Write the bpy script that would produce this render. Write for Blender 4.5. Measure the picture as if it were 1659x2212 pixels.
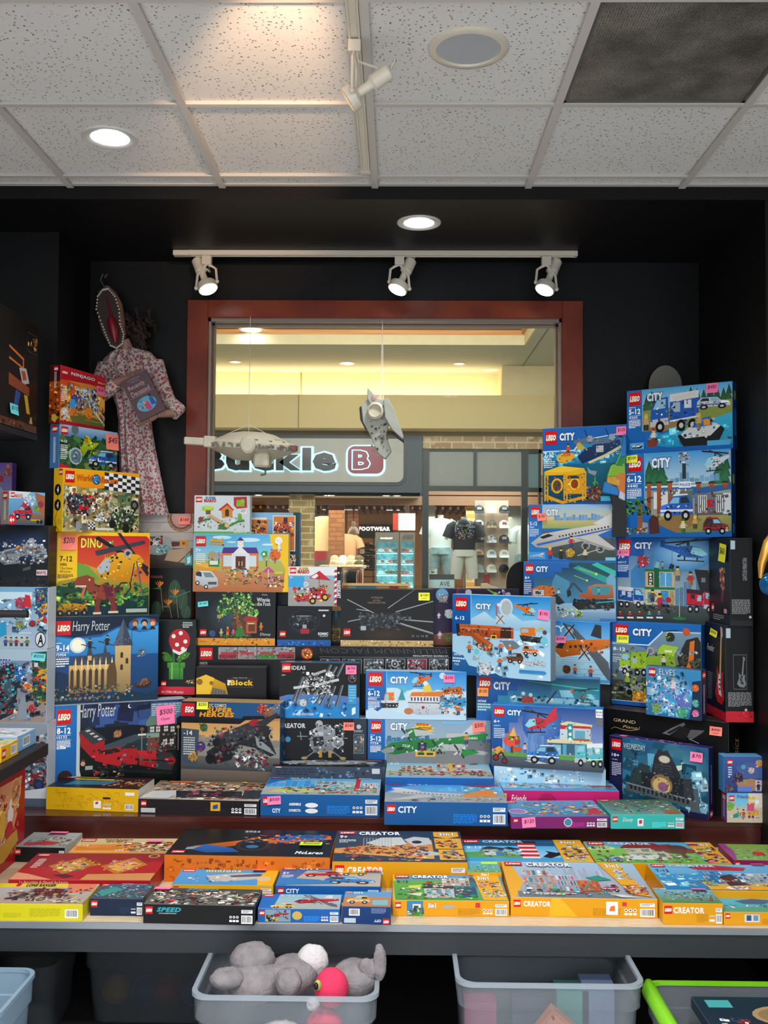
import bpy,math,random
from mathutils import Vector,Matrix
for o in list(bpy.data.objects):bpy.data.objects.remove(o)
SC=bpy.context.scene
COL=SC.collection
# camera
CAMH=1.70
F,CX,CY=2130.0,829.5,1106.0
roll=0.0062
VX,VY = 28.5,-78.0                      # vanishing point of the depth axis,from the image centre (up positive)
_c,_s=math.cos(roll),math.sin(roll)
_r0,_u0=_c*VX - _s*VY,_s*VX+_c*VY
yaw=math.atan2(_r0,math.hypot(F,0));pit=math.atan2(-_u0,math.hypot(F,_r0))
FW=Vector((-math.sin(yaw)*math.cos(pit),math.cos(yaw)*math.cos(pit),math.sin(pit)))
R0=Vector((math.cos(yaw),math.sin(yaw),0));U0=R0.cross(FW)
RT=R0*_c+U0*_s;UP=U0*_c - R0*_s
cam=bpy.data.cameras.new('camera');co=bpy.data.objects.new('camera',cam);COL.objects.link(co)
cam.sensor_fit='HORIZONTAL';cam.sensor_width=36;cam.lens=F/1659*36;cam.clip_start=.05;cam.clip_end=200
m=Matrix((RT,UP,-FW)).transposed().to_4x4();m.translation=(0,0,CAMH);co.matrix_world=m
SC.camera=co
EYE=Vector((0,0,CAMH))
def ray(px,py):return RT*((px-CX)/F)+UP*(-(py-CY)/F)+FW
def at(px,py,Y):
    d=ray(px,py);return EYE+d*(Y/d.y)
def onz(px,py,z):
    d=ray(px,py);return EYE+d*((z-CAMH)/d.z)
# view, world, lights
vs=SC.view_settings;vs.view_transform='Standard';vs.look='None';vs.gamma=1;vs.exposure=0.45;vs.use_curve_mapping=False
w=bpy.data.worlds.new('ambient_fill');SC.world=w;w.use_nodes=True
w.node_tree.nodes['Background'].inputs[0].default_value=(.86,.93,1.0,1)
w.node_tree.nodes['Background'].inputs[1].default_value=1.5  # unseen bright background, added to fill the open-backed shop with light
def lamp(kind,name,loc,e,col,aim=None,parent=None,**k):
    l=bpy.data.lights.new(name,kind);l.energy=e;l.color=col
    for a,b in k.items():setattr(l,a,b)
    o=bpy.data.objects.new(name,l);COL.objects.link(o);o.location=loc
    if aim is not None:o.rotation_euler=(Vector(aim)-Vector(loc)).to_track_quat('-Z','Y').to_euler()
    if parent:o.parent=parent
    return o
CEIL=CAMH+1.45;SOF=CAMH+1.39;WB=4.75
lamp('AREA','mall_fill_light',(0,10.5,CAMH+3.0),300,(.97,1,.95),(0,14.5,0),shape='RECTANGLE',size=6,size_y=3)  # added area light that brightens the mall, no fixture there
lamp('AREA','mall_shop_fill',(-.8,20.6,CAMH+.86),230,(1,.80,.60),(-.8,21,0),shape='RECTANGLE',size=6,size_y=4)  # added warm fill for the shop interior, no light panel hangs there
lamp('AREA','mall_window_fill',(1.4,17.7,CAMH+1.35),42,(.92,1,.98),(1.3,18.3,1),shape='RECTANGLE',size=2.2,size_y=.5)  # added fill over the shop window display, no real lamp
# helpers
def lin(v):return v/12.92 if v<=.04045 else ((v+.055)/1.055)**2.4
def hx(c):
    if isinstance(c,str):return tuple(int(c[i:i+2],16)/255 for i in (0,2,4))
    return tuple(c)
def L3(c):return tuple(lin(v) for v in hx(c))
MATS={}
def mat(name,c='888888',rough=.5,metal=0,spec=.5,noise=0,nscale=8,bump=0,bscale=60,c2=None,emit=None,es=1,trans=0,coat=0,stretch=None,alpha=None):
    if name in MATS:return MATS[name]
    m=bpy.data.materials.new(name);m.use_nodes=True;nt=m.node_tree;N=nt.nodes;Lk=nt.links
    p=N['Principled BSDF'];p.inputs['Base Color'].default_value=(*L3(c),1);p.inputs['Roughness'].default_value=rough
    p.inputs['Metallic'].default_value=metal;p.inputs['Specular IOR Level'].default_value=spec
    if coat:p.inputs['Coat Weight'].default_value=coat;p.inputs['Coat Roughness'].default_value=.12
    if emit:p.inputs['Emission Color'].default_value=(*L3(emit),1);p.inputs['Emission Strength'].default_value=es
    if trans:p.inputs['Transmission Weight'].default_value=trans
    tc=N.new('ShaderNodeTexCoord');mp=N.new('ShaderNodeMapping');Lk.new(tc.outputs['Object'],mp.inputs[0])
    if stretch:mp.inputs['Scale'].default_value=stretch
    if noise or c2:
        n=N.new('ShaderNodeTexNoise');n.inputs['Scale'].default_value=nscale;n.inputs['Detail'].default_value=5;Lk.new(mp.outputs[0],n.inputs[0])
        r=N.new('ShaderNodeValToRGB');Lk.new(n.outputs[0],r.inputs[0])
        a=L3(c);b=L3(c2) if c2 else tuple(v*(1-noise) for v in a)
        r.color_ramp.elements[0].position=.35;r.color_ramp.elements[1].position=.65
        r.color_ramp.elements[0].color=(*b,1);r.color_ramp.elements[1].color=(*a,1);Lk.new(r.outputs[0],p.inputs['Base Color'])
    if bump:
        n2=N.new('ShaderNodeTexNoise');n2.inputs['Scale'].default_value=bscale;Lk.new(mp.outputs[0],n2.inputs[0])
        bp=N.new('ShaderNodeBump');bp.inputs['Strength'].default_value=bump;bp.inputs['Distance'].default_value=.004
        Lk.new(n2.outputs[0],bp.inputs['Height']);Lk.new(bp.outputs[0],p.inputs['Normal'])
    if alpha is not None:
        t=N.new('ShaderNodeBsdfTransparent');mx=N.new('ShaderNodeMixShader');mx.inputs[0].default_value=alpha
        Lk.new(t.outputs[0],mx.inputs[1]);Lk.new(p.outputs[0],mx.inputs[2]);Lk.new(mx.outputs[0],N['Material Output'].inputs[0])
    MATS[name]=m;return m
def colmat(name,rough=.35,coat=.1,emit=0,bump=0):
    m=bpy.data.materials.new(name);m.use_nodes=True;N=m.node_tree.nodes;Lk=m.node_tree.links
    p=N['Principled BSDF'];a=N.new('ShaderNodeVertexColor');a.layer_name='Col';Lk.new(a.outputs[0],p.inputs['Base Color'])
    p.inputs['Roughness'].default_value=rough;p.inputs['Coat Weight'].default_value=coat;p.inputs['Coat Roughness'].default_value=.15
    p.inputs['Specular IOR Level'].default_value=.22
    if bump:
        tc=N.new('ShaderNodeTexCoord');n2=N.new('ShaderNodeTexNoise');n2.inputs['Scale'].default_value=14;Lk.new(tc.outputs['Object'],n2.inputs[0])
        bp=N.new('ShaderNodeBump');bp.inputs['Strength'].default_value=bump;bp.inputs['Distance'].default_value=.003;Lk.new(n2.outputs[0],bp.inputs['Height']);Lk.new(bp.outputs[0],p.inputs['Normal'])
    if emit:Lk.new(a.outputs[0],p.inputs['Emission Color']);p.inputs['Emission Strength'].default_value=emit
    MATS[name]=m;return m
INK=colmat('printed_card',.36,.03,bump=.12);PAPER=colmat('sticky_paper',.7,0);LITINK=colmat('lit_print',.5,0,1.3)
def tag(o,label=None,cat=None,group=None,kind=None):
    if label:o['label']=label
    if cat:o['category']=cat
    if group:o['group']=group
    if kind:o['kind']=kind
    return o
def empty(name,loc,label=None,cat=None,group=None,rz=0):
    o=bpy.data.objects.new(name,None);COL.objects.link(o);o.location=loc;o.rotation_euler=(0,0,rz);o.empty_display_size=.05
    return tag(o,label,cat,group)
class MB:
    def __init__(s):s.v=[];s.f=[];s.c=[];s.mi=[];s.cur=None;s.m=0
    def add(s,vs,fs,c=None):
        b=len(s.v);s.v+=[tuple(v) for v in vs];s.f+=[tuple(b+i for i in f) for f in fs];s.c+=[c or s.cur]*len(fs);s.mi+=[s.m]*len(fs);return s
    def box(s,x0,y0,z0,x1,y1,z1,c=None):
        v=[(x,y,z) for z in (z0,z1) for y in (y0,y1) for x in (x0,x1)]
        return s.add(v,[(0,2,3,1),(4,5,7,6),(0,1,5,4),(2,6,7,3),(0,4,6,2),(1,3,7,5)],c)
    def tube(s,pts,r,n=8,cap=True,c=None):
        pts=[Vector(p) for p in pts];rs=r if isinstance(r,(list,tuple)) else [r]*len(pts);vs=[];fs=[];up=None
        for i,p in enumerate(pts):
            t=(pts[min(i+1,len(pts)-1)]-pts[max(i-1,0)]).normalized()
            if up is None:up=Vector((0,0,1)) if abs(t.z)<.9 else Vector((1,0,0))
            a=t.cross(up);a=a.normalized() if a.length>1e-6 else Vector((1,0,0));b=a.cross(t).normalized();up=b
            for k in range(n):
                q=2*math.pi*k/n;vs.append(p+(a*math.cos(q)+b*math.sin(q))*rs[i])
        for i in range(len(pts)-1):
            for k in range(n):fs.append((i*n+k,i*n+(k+1) % n,(i+1)*n+(k+1) % n,(i+1)*n+k))
        if cap:fs.append(tuple(range(n)));fs.append(tuple((len(pts)-1)*n+k for k in reversed(range(n))))
        return s.add(vs,fs,c)
    def lathe(s,prof,n=24,o=(0,0,0),ax=None,c=None,cap=False):   # prof:(r,z) along ax
        q=Vector((0,0,1)).rotation_difference(Vector(ax).normalized()) if ax is not None else None
        vs=[];fs=[]
        for r,z in prof:
            for k in range(n):
                p=Vector((r*math.cos(2*math.pi*k/n),r*math.sin(2*math.pi*k/n),z))
                if q:p=q @ p
                vs.append(p+Vector(o))
        for i in range(len(prof)-1):
            for k in range(n):fs.append((i*n+k,i*n+(k+1) % n,(i+1)*n+(k+1) % n,(i+1)*n+k))
        if cap:fs.append(tuple(range(n)));fs.append(tuple((len(prof)-1)*n+k for k in reversed(range(n))))
        return s.add(vs,fs,c)
    def prism(s,pts,d,c=None):      # pts:3D ring,d:extrusion vector
        n=len(pts);d=Vector(d);p=[Vector(q) for q in pts]
        return s.add(p+[q+d for q in p],[tuple(range(n)),tuple(range(2*n-1,n-1,-1))]+[(i,i+n,(i+1) % n+n,(i+1) % n) for i in range(n)],c)
    def sph(s,o,r,c=None,n=12,m=8):
        r=r if isinstance(r,(tuple,list)) else (r,r,r);vs=[];fs=[]
        for i in range(m+1):
            t=math.pi*i/m
            for k in range(n):vs.append((o[0]+r[0]*math.sin(t)*math.cos(2*math.pi*k/n),o[1]+r[1]*math.sin(t)*math.sin(2*math.pi*k/n),o[2]+r[2]*math.cos(t)))
        for i in range(m):
            for k in range(n):fs.append((i*n+k,(i+1)*n+k,(i+1)*n+(k+1) % n,i*n+(k+1) % n))
        return s.add(vs,fs,c)
    def build(s,name,mt,parent=None,smooth=False,bevel=0,loc=None,seg=1,sub=0):
        me=bpy.data.meshes.new(name);me.from_pydata(s.v,[],s.f)
        for q in (mt if isinstance(mt,list) else [mt]):me.materials.append(q)
        if isinstance(mt,list):
            for p,i in zip(me.polygons,s.mi):p.material_index=i
        if any(s.c):
            at_=me.color_attributes.new('Col','FLOAT_COLOR','CORNER');buf=[]
            for p,c in zip(me.polygons,s.c):
                q=(*L3(c or 'ffffff'),1.0);buf+=q*p.loop_total
            at_.data.foreach_set('color',buf)
        if smooth:
            for p in me.polygons:p.use_smooth=True
        me.update();me.validate()
        o=bpy.data.objects.new(name,me);COL.objects.link(o)
        if parent:o.parent=parent
        if loc is not None:o.location=loc
        if bevel:
            b=o.modifiers.new('bevel','BEVEL');b.width=bevel;b.segments=seg;b.limit_method='ANGLE'
        if sub:
            b=o.modifiers.new('sub','SUBSURF');b.levels=sub;b.render_levels=sub
        if smooth and not sub:
            try:me.set_sharp_from_angle(angle=math.radians(40))
            except Exception:pass
        return o
# lettering
_tx={}
def _raw(s,off,sh):
    k=(s,off,sh)
    if k not in _tx:
        cu=bpy.data.curves.new('t','FONT');cu.body=s;cu.offset=off;cu.shear=sh;cu.resolution_u=2;cu.space_character=1.0+off*3
        o=bpy.data.objects.new('t',cu);COL.objects.link(o);dg=bpy.context.evaluated_depsgraph_get()
        me=bpy.data.meshes.new_from_object(o.evaluated_get(dg));_tx[k]=([(v.co.x,v.co.y) for v in me.vertices],[tuple(p.vertices) for p in me.polygons])
        bpy.data.objects.remove(o);bpy.data.curves.remove(cu);bpy.data.meshes.remove(me)
    return _tx[k]
def glyphs(s,off,sh,grow=0):
    base=_raw(s,off,sh)[0]
    if not base:return [],[]
    x0=min(p[0] for p in base);x1=max(p[0] for p in base);y0=min(p[1] for p in base);y1=max(p[1] for p in base)
    if grow:                                            # outline:same advance widths,fatter letters
        cu_sp=1.0+off*3;k=(s,off,sh,grow)
        if k not in _tx:
            cu=bpy.data.curves.new('t','FONT');cu.body=s;cu.offset=off+grow;cu.shear=sh;cu.resolution_u=2;cu.space_character=cu_sp
            o=bpy.data.objects.new('t',cu);COL.objects.link(o);dg=bpy.context.evaluated_depsgraph_get()
            me=bpy.data.meshes.new_from_object(o.evaluated_get(dg));_tx[k]=([(v.co.x,v.co.y) for v in me.vertices],[tuple(p.vertices) for p in me.polygons])
            bpy.data.objects.remove(o);bpy.data.curves.remove(cu);bpy.data.meshes.remove(me)
        vs_,fs=_tx[k]
    else:vs_,fs=_raw(s,off,sh)
    return [((x-x0)/(x1-x0+1e-6),(y1-y)/(y1-y0+1e-6)) for x,y in vs_],fs
RN=random.Random(7)
def shade(c,k):
    c=hx(c);return tuple(min(1,max(0,v*k)) for v in c)
def mixc(a,b,t):a=hx(a);b=hx(b);return tuple(a[i]*(1-t)+b[i]*t for i in range(3))
class Art:
    """flat printing on one face; coordinates 0..100 across and 0..100 down"""
    EPS=.000014
    def __init__(s,O,U,V,N,k0=2):
        s.O,s.U,s.V,s.N=Vector(O),Vector(U),Vector(V),Vector(N);s.W=s.U.length;s.H=s.V.length
        s.v=[];s.f=[];s.c=[];s.k=k0;s.st=[(0,0,100,100)];s.asp=s.W/s.H
    def box(s,x0,y0,x1,y1):
        a=s.st[-1];q=lambda x,y:(a[0]+(a[2]-a[0])*x/100,a[1]+(a[3]-a[1])*y/100);s.st.append((*q(x0,y0),*q(x1,y1)));return s
    def __enter__(s):return s
    def __exit__(s,*a):s.st.pop()
    def m(s,x,y):
        a=s.st[-1];fx=(a[0]+(a[2]-a[0])*x/100)/100;fy=(a[1]+(a[3]-a[1])*y/100)/100
        fx=min(.996,max(.004,fx));fy=min(.996,max(.004,fy))
        return s.O+s.U*fx+s.V*fy+s.N*(s.EPS*s.k)
    def raw(s,pts,fs,cs):
        b=len(s.v);s.v+=[s.m(*p) for p in pts]
        for f in fs:s.f.append(tuple(b+i for i in f));s.c.append([cs[i] for i in f] if isinstance(cs,list) else cs)
    def P(s,pts,c,c2=None):
        s.k+=1
        if c2 is None:s.raw(pts,[tuple(range(len(pts)))],hx(c));return
        y0=min(p[1] for p in pts);y1=max(p[1] for p in pts)
        s.raw(pts,[tuple(range(len(pts)))],[mixc(c,c2,(p[1]-y0)/(y1-y0+1e-6)) for p in pts])
    def R(s,x0,y0,x1,y1,c,c2=None):s.P([(x0,y0),(x1,y0),(x1,y1),(x0,y1)],c,c2)
    def ar(s):
        a = s.st[-1]; return (a[2]-a[0])*s.W/((a[3]-a[1])*s.H)       # width over height of the current window
    def E(s,x,y,r,c,ry=None,n=18,c2=None):
        if ry is None:ry=r*s.ar()
        if c2 is None:s.P([(x+r*math.cos(6.2832*k/n),y+ry*math.sin(6.2832*k/n)) for k in range(n)],c)
        else:
            s.k+=1;pts=[(x,y)]+[(x+r*math.cos(6.2832*k/n),y+ry*math.sin(6.2832*k/n)) for k in range(n)]
            s.raw(pts,[(0,k+1,(k+1) % n+1) for k in range(n)],[hx(c)]+[hx(c2)]*n)
    def LN(s,pts,w,c):
        ar=s.ar()
        for (x0,y0),(x1,y1) in zip(pts,pts[1:]):
            dx,dy=x1-x0,(y1-y0)/ar;l=math.hypot(dx,dy)+1e-6;nx,ny=-dy/l*w/2,dx/l*w/2*ar
            s.P([(x0+nx,y0+ny),(x1+nx,y1+ny),(x1-nx,y1-ny),(x0-nx,y0-ny)],c)
    def T(s,t,x0,y0,x1,y1,c,b=.02,sh=0,out=None,g=.035,rot=0,c2=None):
        if out:s._t(t,x0,y0,x1,y1,out,b,sh,g,rot)
        s._t(t,x0,y0,x1,y1,c,b,sh,0,rot,c2)
    def _t(s,t,x0,y0,x1,y1,c,b,sh,g,rot,c2=None):
        vs_,fs=glyphs(t,b,sh,g);s.k+=1
        ar=s.ar();cx,cy=(x0+x1)/2,(y0+y1)/2;cr,sr=math.cos(rot),math.sin(rot);P=[]
        for u,v in vs_:
            x=x0+(x1-x0)*u-cx;y=(y0+(y1-y0)*v-cy)/ar
            P.append((cx+x*cr-y*sr,cy+(x*sr+y*cr)*ar))
        if c2:s.raw(P,fs,[mixc(c,c2,min(1,max(0,v))) for u,v in vs_])
        else:s.raw(P,fs,hx(c))
    def lines(s,x0,y0,x1,y1,n,c,fill=.55):
        st=(y1-y0)/n
        for i in range(n):
            x=x0;e=x1 if i<n-1 else x0+(x1-x0)*RN.uniform(.5,.9)
            while x<e:
                l=(x1-x0)*RN.uniform(.06,.2);s.R(x,y0+st*i,min(e,x+l),y0+st*(i+fill),c);s.k -=1;x+=l+(x1-x0)*.03
        s.k+=1
    def bits(s,x0,y0,x1,y1,n,cols,sz=6,rot=.5,var=.35):
        ar=s.ar()
        for i in range(n):
            x=RN.uniform(x0,x1);y=RN.uniform(y0,y1);a=RN.uniform(.3,1)*sz/2;b=RN.uniform(.25,.8)*sz/2;q=RN.uniform(-rot,rot)
            c=shade(RN.choice(cols),RN.uniform(1-var,1+var*.6));cs,sn=math.cos(q),math.sin(q)
            s.P([(x+(u*a*cs-v*b*sn),y+(u*a*sn+v*b*cs)*ar) for u,v in ((-1,-1),(1,-1),(1,1),(-1,1))],c);s.k -=.7
            if sz<13:a*=.5;b*=.42;x+=a*.5;y -=b*ar*.6;s.P([(x+(u*a*cs-v*b*sn),y+(u*a*sn+v*b*cs)*ar) for u,v in ((-1,-1),(1,-1),(1,1),(-1,1))],shade(c,.45 if i % 2 else 1.45));s.k -=.9
    def bar(s,x0,y0,x1,y1):
        s.R(x0,y0,x1,y1,'eeeeee');x=x0+(x1-x0)*.08;e=x1-(x1-x0)*.08
        while x<e:
            w_=(x1-x0)*RN.choice((.02,.035,.05));s.R(x,y0+(y1-y0)*.1,min(e,x+w_),y0+(y1-y0)*.85,'202020');s.k -=1;x+=w_+(x1-x0)*RN.choice((.025,.04))
        s.k+=1
    def logo(s,x,y,w,h=None):        # red square with the white outlined word
        h=h or w*s.ar();s.R(x,y,x+w,y+h,'d81420','c41018')
        a,b,c,d=x+w*.08,y+h*.29,x+w*.92,y+h*.71
        s.T('LEGO',a,b,c,d,'161616',.05,.25,g=.075);s.T('LEGO',a,b,c,d,'161616',.05,.25,'f2c81e',.055);s.T('LEGO',a,b,c,d,'ffffff',.05,.25,'161616',.03)
    def recyc(s,x0,y0,x1,y1,c='f2f2f2'):
        w_=(x1-x0)/3
        for i in range(3):s.E(x0+w_*(i+.5),y0+(y1-y0)*.35,w_*.38,c);s.E(x0+w_*(i+.5),y0+(y1-y0)*.35,w_*.2,'404040')
        for i in range(3):s.R(x0+w_*(i+.1),y0+(y1-y0)*.72,x0+w_*(i+.9),y1,c)
    def build(s,name,parent,mt=None):
        me=bpy.data.meshes.new(name);me.from_pydata([tuple(v) for v in s.v],[],s.f);me.materials.append(mt or INK)
        at_=me.color_attributes.new('Col','FLOAT_COLOR','CORNER');buf=[];cache={}
        def lc(c):
            if c not in cache:cache[c]=(*(lin(min(1,max(0,v))) for v in c),1.0)
            return cache[c]
        for f,c in zip(s.f,s.c):
            if isinstance(c,list):
                for q in c:buf+=lc(tuple(q))
            else:buf+=lc(tuple(c))*len(f)
        at_.data.foreach_set('color',buf);me.update()
        o=bpy.data.objects.new(name,me);COL.objects.link(o);o.parent=parent;return o
# picture motifs for the printed boxes
def skyline(a,y,c,n=14,h=18,x0=0,x1=100):
    w_=(x1-x0)/n
    for i in range(n):
        t=RN.uniform(.3,1)*h;a.R(x0+i*w_,y-t,x0+(i+.9)*w_,y,shade(c,RN.uniform(.9,1.1)))
def hills(a,y,c,amp=8,n=9,c2=None,x0=0,x1=100,base=100):
    p=[(x0+(x1-x0)*i/n,y-RN.uniform(-.5,1)*amp) for i in range(n+1)];a.P([(x0,base)]+p+[(x1,base)],c,c2)
def pine(a,x,y,h,c='1c4a2c'):
    w_=h*.38/a.ar()
    for i in range(3):
        t=y-h+h*.24*i;a.P([(x,t),(x+w_*(.4+.3*i),t+h*.46),(x-w_*(.4+.3*i),t+h*.46)],shade(c,.9+.15*i))
def tree(a,x,y,h,c='3f8f2f',tr='6b4426'):
    w_=h/a.ar();a.R(x-w_*.06,y-h*.5,x+w_*.06,y,tr)
    for dx,dy,r in ((-.2,.55,.2),(.2,.58,.2),(0,.78,.24),(-.05,.5,.2)):a.E(x+w_*dx,y-h*dy,w_*r,shade(c,RN.uniform(.85,1.2)))
def fig(a,x,y,h,c='c03030',c2='2a3a70',hd='efc530',hat=None):
    w_=h/a.ar();a.R(x-w_*.15,y-h*.36,x-w_*.01,y,c2);a.R(x+w_*.01,y-h*.36,x+w_*.15,y,shade(c2,.85))
    a.P([(x-w_*.13,y-h*.7),(x+w_*.13,y-h*.7),(x+w_*.19,y-h*.34),(x-w_*.19,y-h*.34)],c)
    a.P([(x-w_*.13,y-h*.68),(x-w_*.3,y-h*.42),(x-w_*.22,y-h*.38)],shade(c,.85));a.P([(x+w_*.13,y-h*.68),(x+w_*.32,y-h*.5),(x+w_*.24,y-h*.42)],shade(c,.85))
    a.E(x,y-h*.82,w_*.12,hd,n=10);a.P([(x-w_*.13,y-h*.84),(x-w_*.1,y-h),(x+w_*.1,y-h),(x+w_*.13,y-h*.84)],hat or '3a2416')
def wheel(a,x,y,r,hub='c8c8c8'):a.E(x,y,r,'141414',n=14);a.E(x,y,r*.5,hub,n=10);a.E(x,y,r*.2,'303030',n=6)
def car(a,x0,y0,x1,y1,c='1f5fae',c2='dfe6ea',flip=0):
    with a.box(*((x1,y0,x0,y1) if flip else (x0,y0,x1,y1))):
        a.P([(2,62),(8,45),(28,38),(40,12),(85,8),(97,38),(99,78),(4,84)],c);a.P([(30,38),(42,17),(60,16),(58,38)],'7fb6cf');a.P([(62,38),(64,16),(82,14),(90,36)],'26343c')
        a.P([(2,62),(8,45),(28,38),(30,60),(4,84)],shade(c,1.25));a.R(4,60,99,68,c2);a.P([(40,12),(85,8),(83,3),(44,5)],c2)
        a.bits(8,42,95,78,22,[c,c2,shade(c,.6),'202020'],7);a.R(4,72,22,84,'b8bcc0');a.R(6,62,11,68,'ffe890')
        r=11 if a.ar()>0 else 11
        for x in (26,78):a.E(x,82,12,'141414',ry=19,n=14);a.E(x,82,6,'c0c0c0',ry=9,n=10)
def truck(a,x0,y0,x1,y1,c='1f5fae',c2='e6eaee',flip=0):
    with a.box(*((x1,y0,x0,y1) if flip else (x0,y0,x1,y1))):
        a.P([(42,5),(98,0),(98,66),(42,74)],c2);a.P([(42,24),(98,18),(98,62),(42,70)],c);a.R(48,26,62,50,'9fb8c4');a.R(70,22,84,42,c2)
        a.P([(4,42),(14,14),(38,10),(40,76),(2,80)],c);a.P([(8,40),(16,17),(34,15),(33,38)],'8fc4da');a.P([(2,66),(38,62),(40,80),(2,84)],'b9bec2')
        a.bits(4,20,96,74,34,[c,c2,shade(c,.55),'30363a'],6)
        for x in (22,64,86):a.E(x,84,9,'121212',ry=15,n=14);a.E(x,84,4.5,'c4c4c4',ry=7,n=8)
def heli(a,x0,y0,x1,y1,c='e06a20',c2='1d4f90',flip=0):
    with a.box(*((x1,y0,x0,y1) if flip else (x0,y0,x1,y1))):
        a.P([(0,2),(96,18),(97,23),(0,8)],'1e1e22');a.P([(25,0),(70,26),(67,30),(24,4)],'2a2a2e');a.R(42,12,47,30,'303030')
        a.P([(10,60),(20,36),(44,28),(62,34),(98,22),(99,32),(66,56),(52,72),(18,76)],c);a.P([(8,62),(20,38),(36,34),(40,58),(18,70)],'8fd0da')
        a.P([(88,10),(98,8),(97,34),(90,32)],c2);a.bits(30,34,62,68,18,[c,c2,'404448',shade(c,.6)],7);a.P([(14,86),(66,82),(66,86),(14,90)],'202020');a.R(26,72,29,88,'303030');a.R(50,70,53,86,'303030')
def jet(a,x0,y0,x1,y1,c='e4e2da',c2='2f6fb5',flip=0):
    with a.box(*((x1,y0,x0,y1) if flip else (x0,y0,x1,y1))):
        a.P([(70,26),(92,0),(99,2),(92,34)],c);a.P([(0,72),(14,50),(40,40),(96,22),(100,36),(60,66),(20,84),(6,82)],c,shade(c,.75))
        a.P([(10,58),(20,50),(26,54),(14,62)],'20242a')
        for i in range(16):a.R(32+i*3.6,54-i*1.5,33.8+i*3.6,58-i*1.5,'2a3038')
        a.P([(6,74),(98,34),(98,37),(8,79)],c2);a.P([(45,58),(75,52),(100,84),(88,88)],shade(c,.9));a.P([(50,60),(56,60),(98,88),(90,88)],shade(c,.7))
        a.E(62,78,5,'8c9094',ry=9);a.E(62,78,3,'303438',ry=5);a.E(78,86,5,'8c9094',ry=9);a.E(78,86,3,'303438',ry=5)
def house(a,x0,y0,x1,y1,c='e8dcc0',roof='8a2f25',win='5f8fa8',fl=2):
    with a.box(x0,y0,x1,y1):
        a.R(6,25,94,100,c,shade(c,.85));a.P([(0,30),(20,2),(80,0),(100,28)],roof);a.P([(0,30),(100,28),(100,34),(0,36)],shade(roof,.7))
        h=62/fl
        for r in range(fl):
            for k in range(3):a.R(14+k*27,40+h*r,30+k*27,40+h*(r+.6),shade(win,RN.uniform(.6,1.3)))
        a.bits(6,36,94,98,26,[c,shade(c,.7),win,roof,'6f8f50'],7)
def build_(a,x0,y0,x1,y1,cols,n=60,grid=1):     # busy brick-built facade
    with a.box(x0,y0,x1,y1):
        a.R(2,6,98,98,cols[0],shade(cols[0],.8))
        for i in range(6):
            x=4+i*16
            for j in range(3):a.R(x,12+j*30,x+10,32+j*30,shade(cols[(i+j) % len(cols)],RN.uniform(.7,1.15)))
        a.R(0,36,100,39,cols[-1]);a.R(0,66,100,69,cols[-1]);a.bits(2,4,98,98,n,cols,7,.15)
def boat(a,x0,y0,x1,y1,c='e8e8e8',c2='1a1a1a',c3='2360a8'):
    with a.box(x0,y0,x1,y1):
        a.P([(0,62),(16,48),(90,38),(100,50),(84,92),(12,92)],c2);a.P([(6,58),(24,40),(80,32),(92,40),(70,66),(16,70)],c);a.P([(30,42),(44,18),(70,14),(74,38)],c3)
        a.bits(14,20,84,74,22,[c,c2,c3,'6fb8cc'],8)
def prop(a,x0,y0,x1,y1,c='e0701c',c2='30343a'):        # twin-engined plane,high wing
    with a.box(x0,y0,x1,y1):
        a.P([(20,0),(34,4),(96,78),(98,98),(84,92)],'5a6068');a.P([(2,56),(14,38),(40,34),(98,30),(99,46),(60,62),(16,72)],c,shade(c,.75));a.P([(66,24),(74,0),(84,2),(84,30)],c2)
        a.P([(6,52),(14,42),(22,42),(18,54)],'24303a')
        for i in range(4):a.R(30+i*9,46-i,34+i*9,52-i,'24303a')
        for x,y in ((30,16),(56,60)):a.E(x,y,7,'a8adb2',n=12);a.LN([(x-10,y-16),(x+9,y+16)],2,'2c2c30');a.LN([(x-10,y+14),(x+9,y-14)],2,'2c2c30')
        a.bits(10,34,96,64,16,[c,shade(c,.6),'d8d8d8'],6)
def castle(a,x0,y0,x1,y1,c='d2b072',roof='3a4250'):
    with a.box(x0,y0,x1,y1):
        a.P([(4,62),(10,50),(62,44),(66,60)],roof)
        for i in range(7):
            for j in range(3):a.R(8+i*8,50+j*4,11+i*8,52+j*4,shade(roof,RN.uniform(.7,1.5)))
        a.R(2,60,66,96,c,shade(c,.6))
        for i in range(7):x=4+i*9;a.P([(x,68),(x+2.5,64),(x+5,68),(x+5,92),(x,92)],'4a3820');a.P([(x+6.3,56),(x+7.5,50),(x+8.7,56),(x+8.7,66),(x+6.3,66)],shade(c,1.15))
        a.R(70,34,94,97,c,shade(c,.65));a.P([(67,36),(82,0),(97,36)],roof);a.P([(67,36),(82,0),(82,36)],shade(roof,1.4))
        for i in range(24):x=RN.uniform(71,92);y=RN.uniform(22,35);a.R(x,y,x+2,y+1.5,shade(roof,RN.uniform(.6,1.7)))
        for x,y in ((78,44),(78,60),(86,52)):a.P([(x,y+2),(x+2,y),(x+4,y+2),(x+4,y+8),(x,y+8)],'3a2c18')
        a.P([(58,70),(62,58),(70,58),(73,72),(73,94),(58,94)],'5a4426');a.P([(27,50),(32,30),(37,50)],roof);a.R(29,48,35,54,c);a.P([(52,46),(55,32),(58,46)],roof)
        a.bits(2,86,98,99,60,['7a3a2a','a88850','3a5a48','202428','8898a0'],4)
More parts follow.
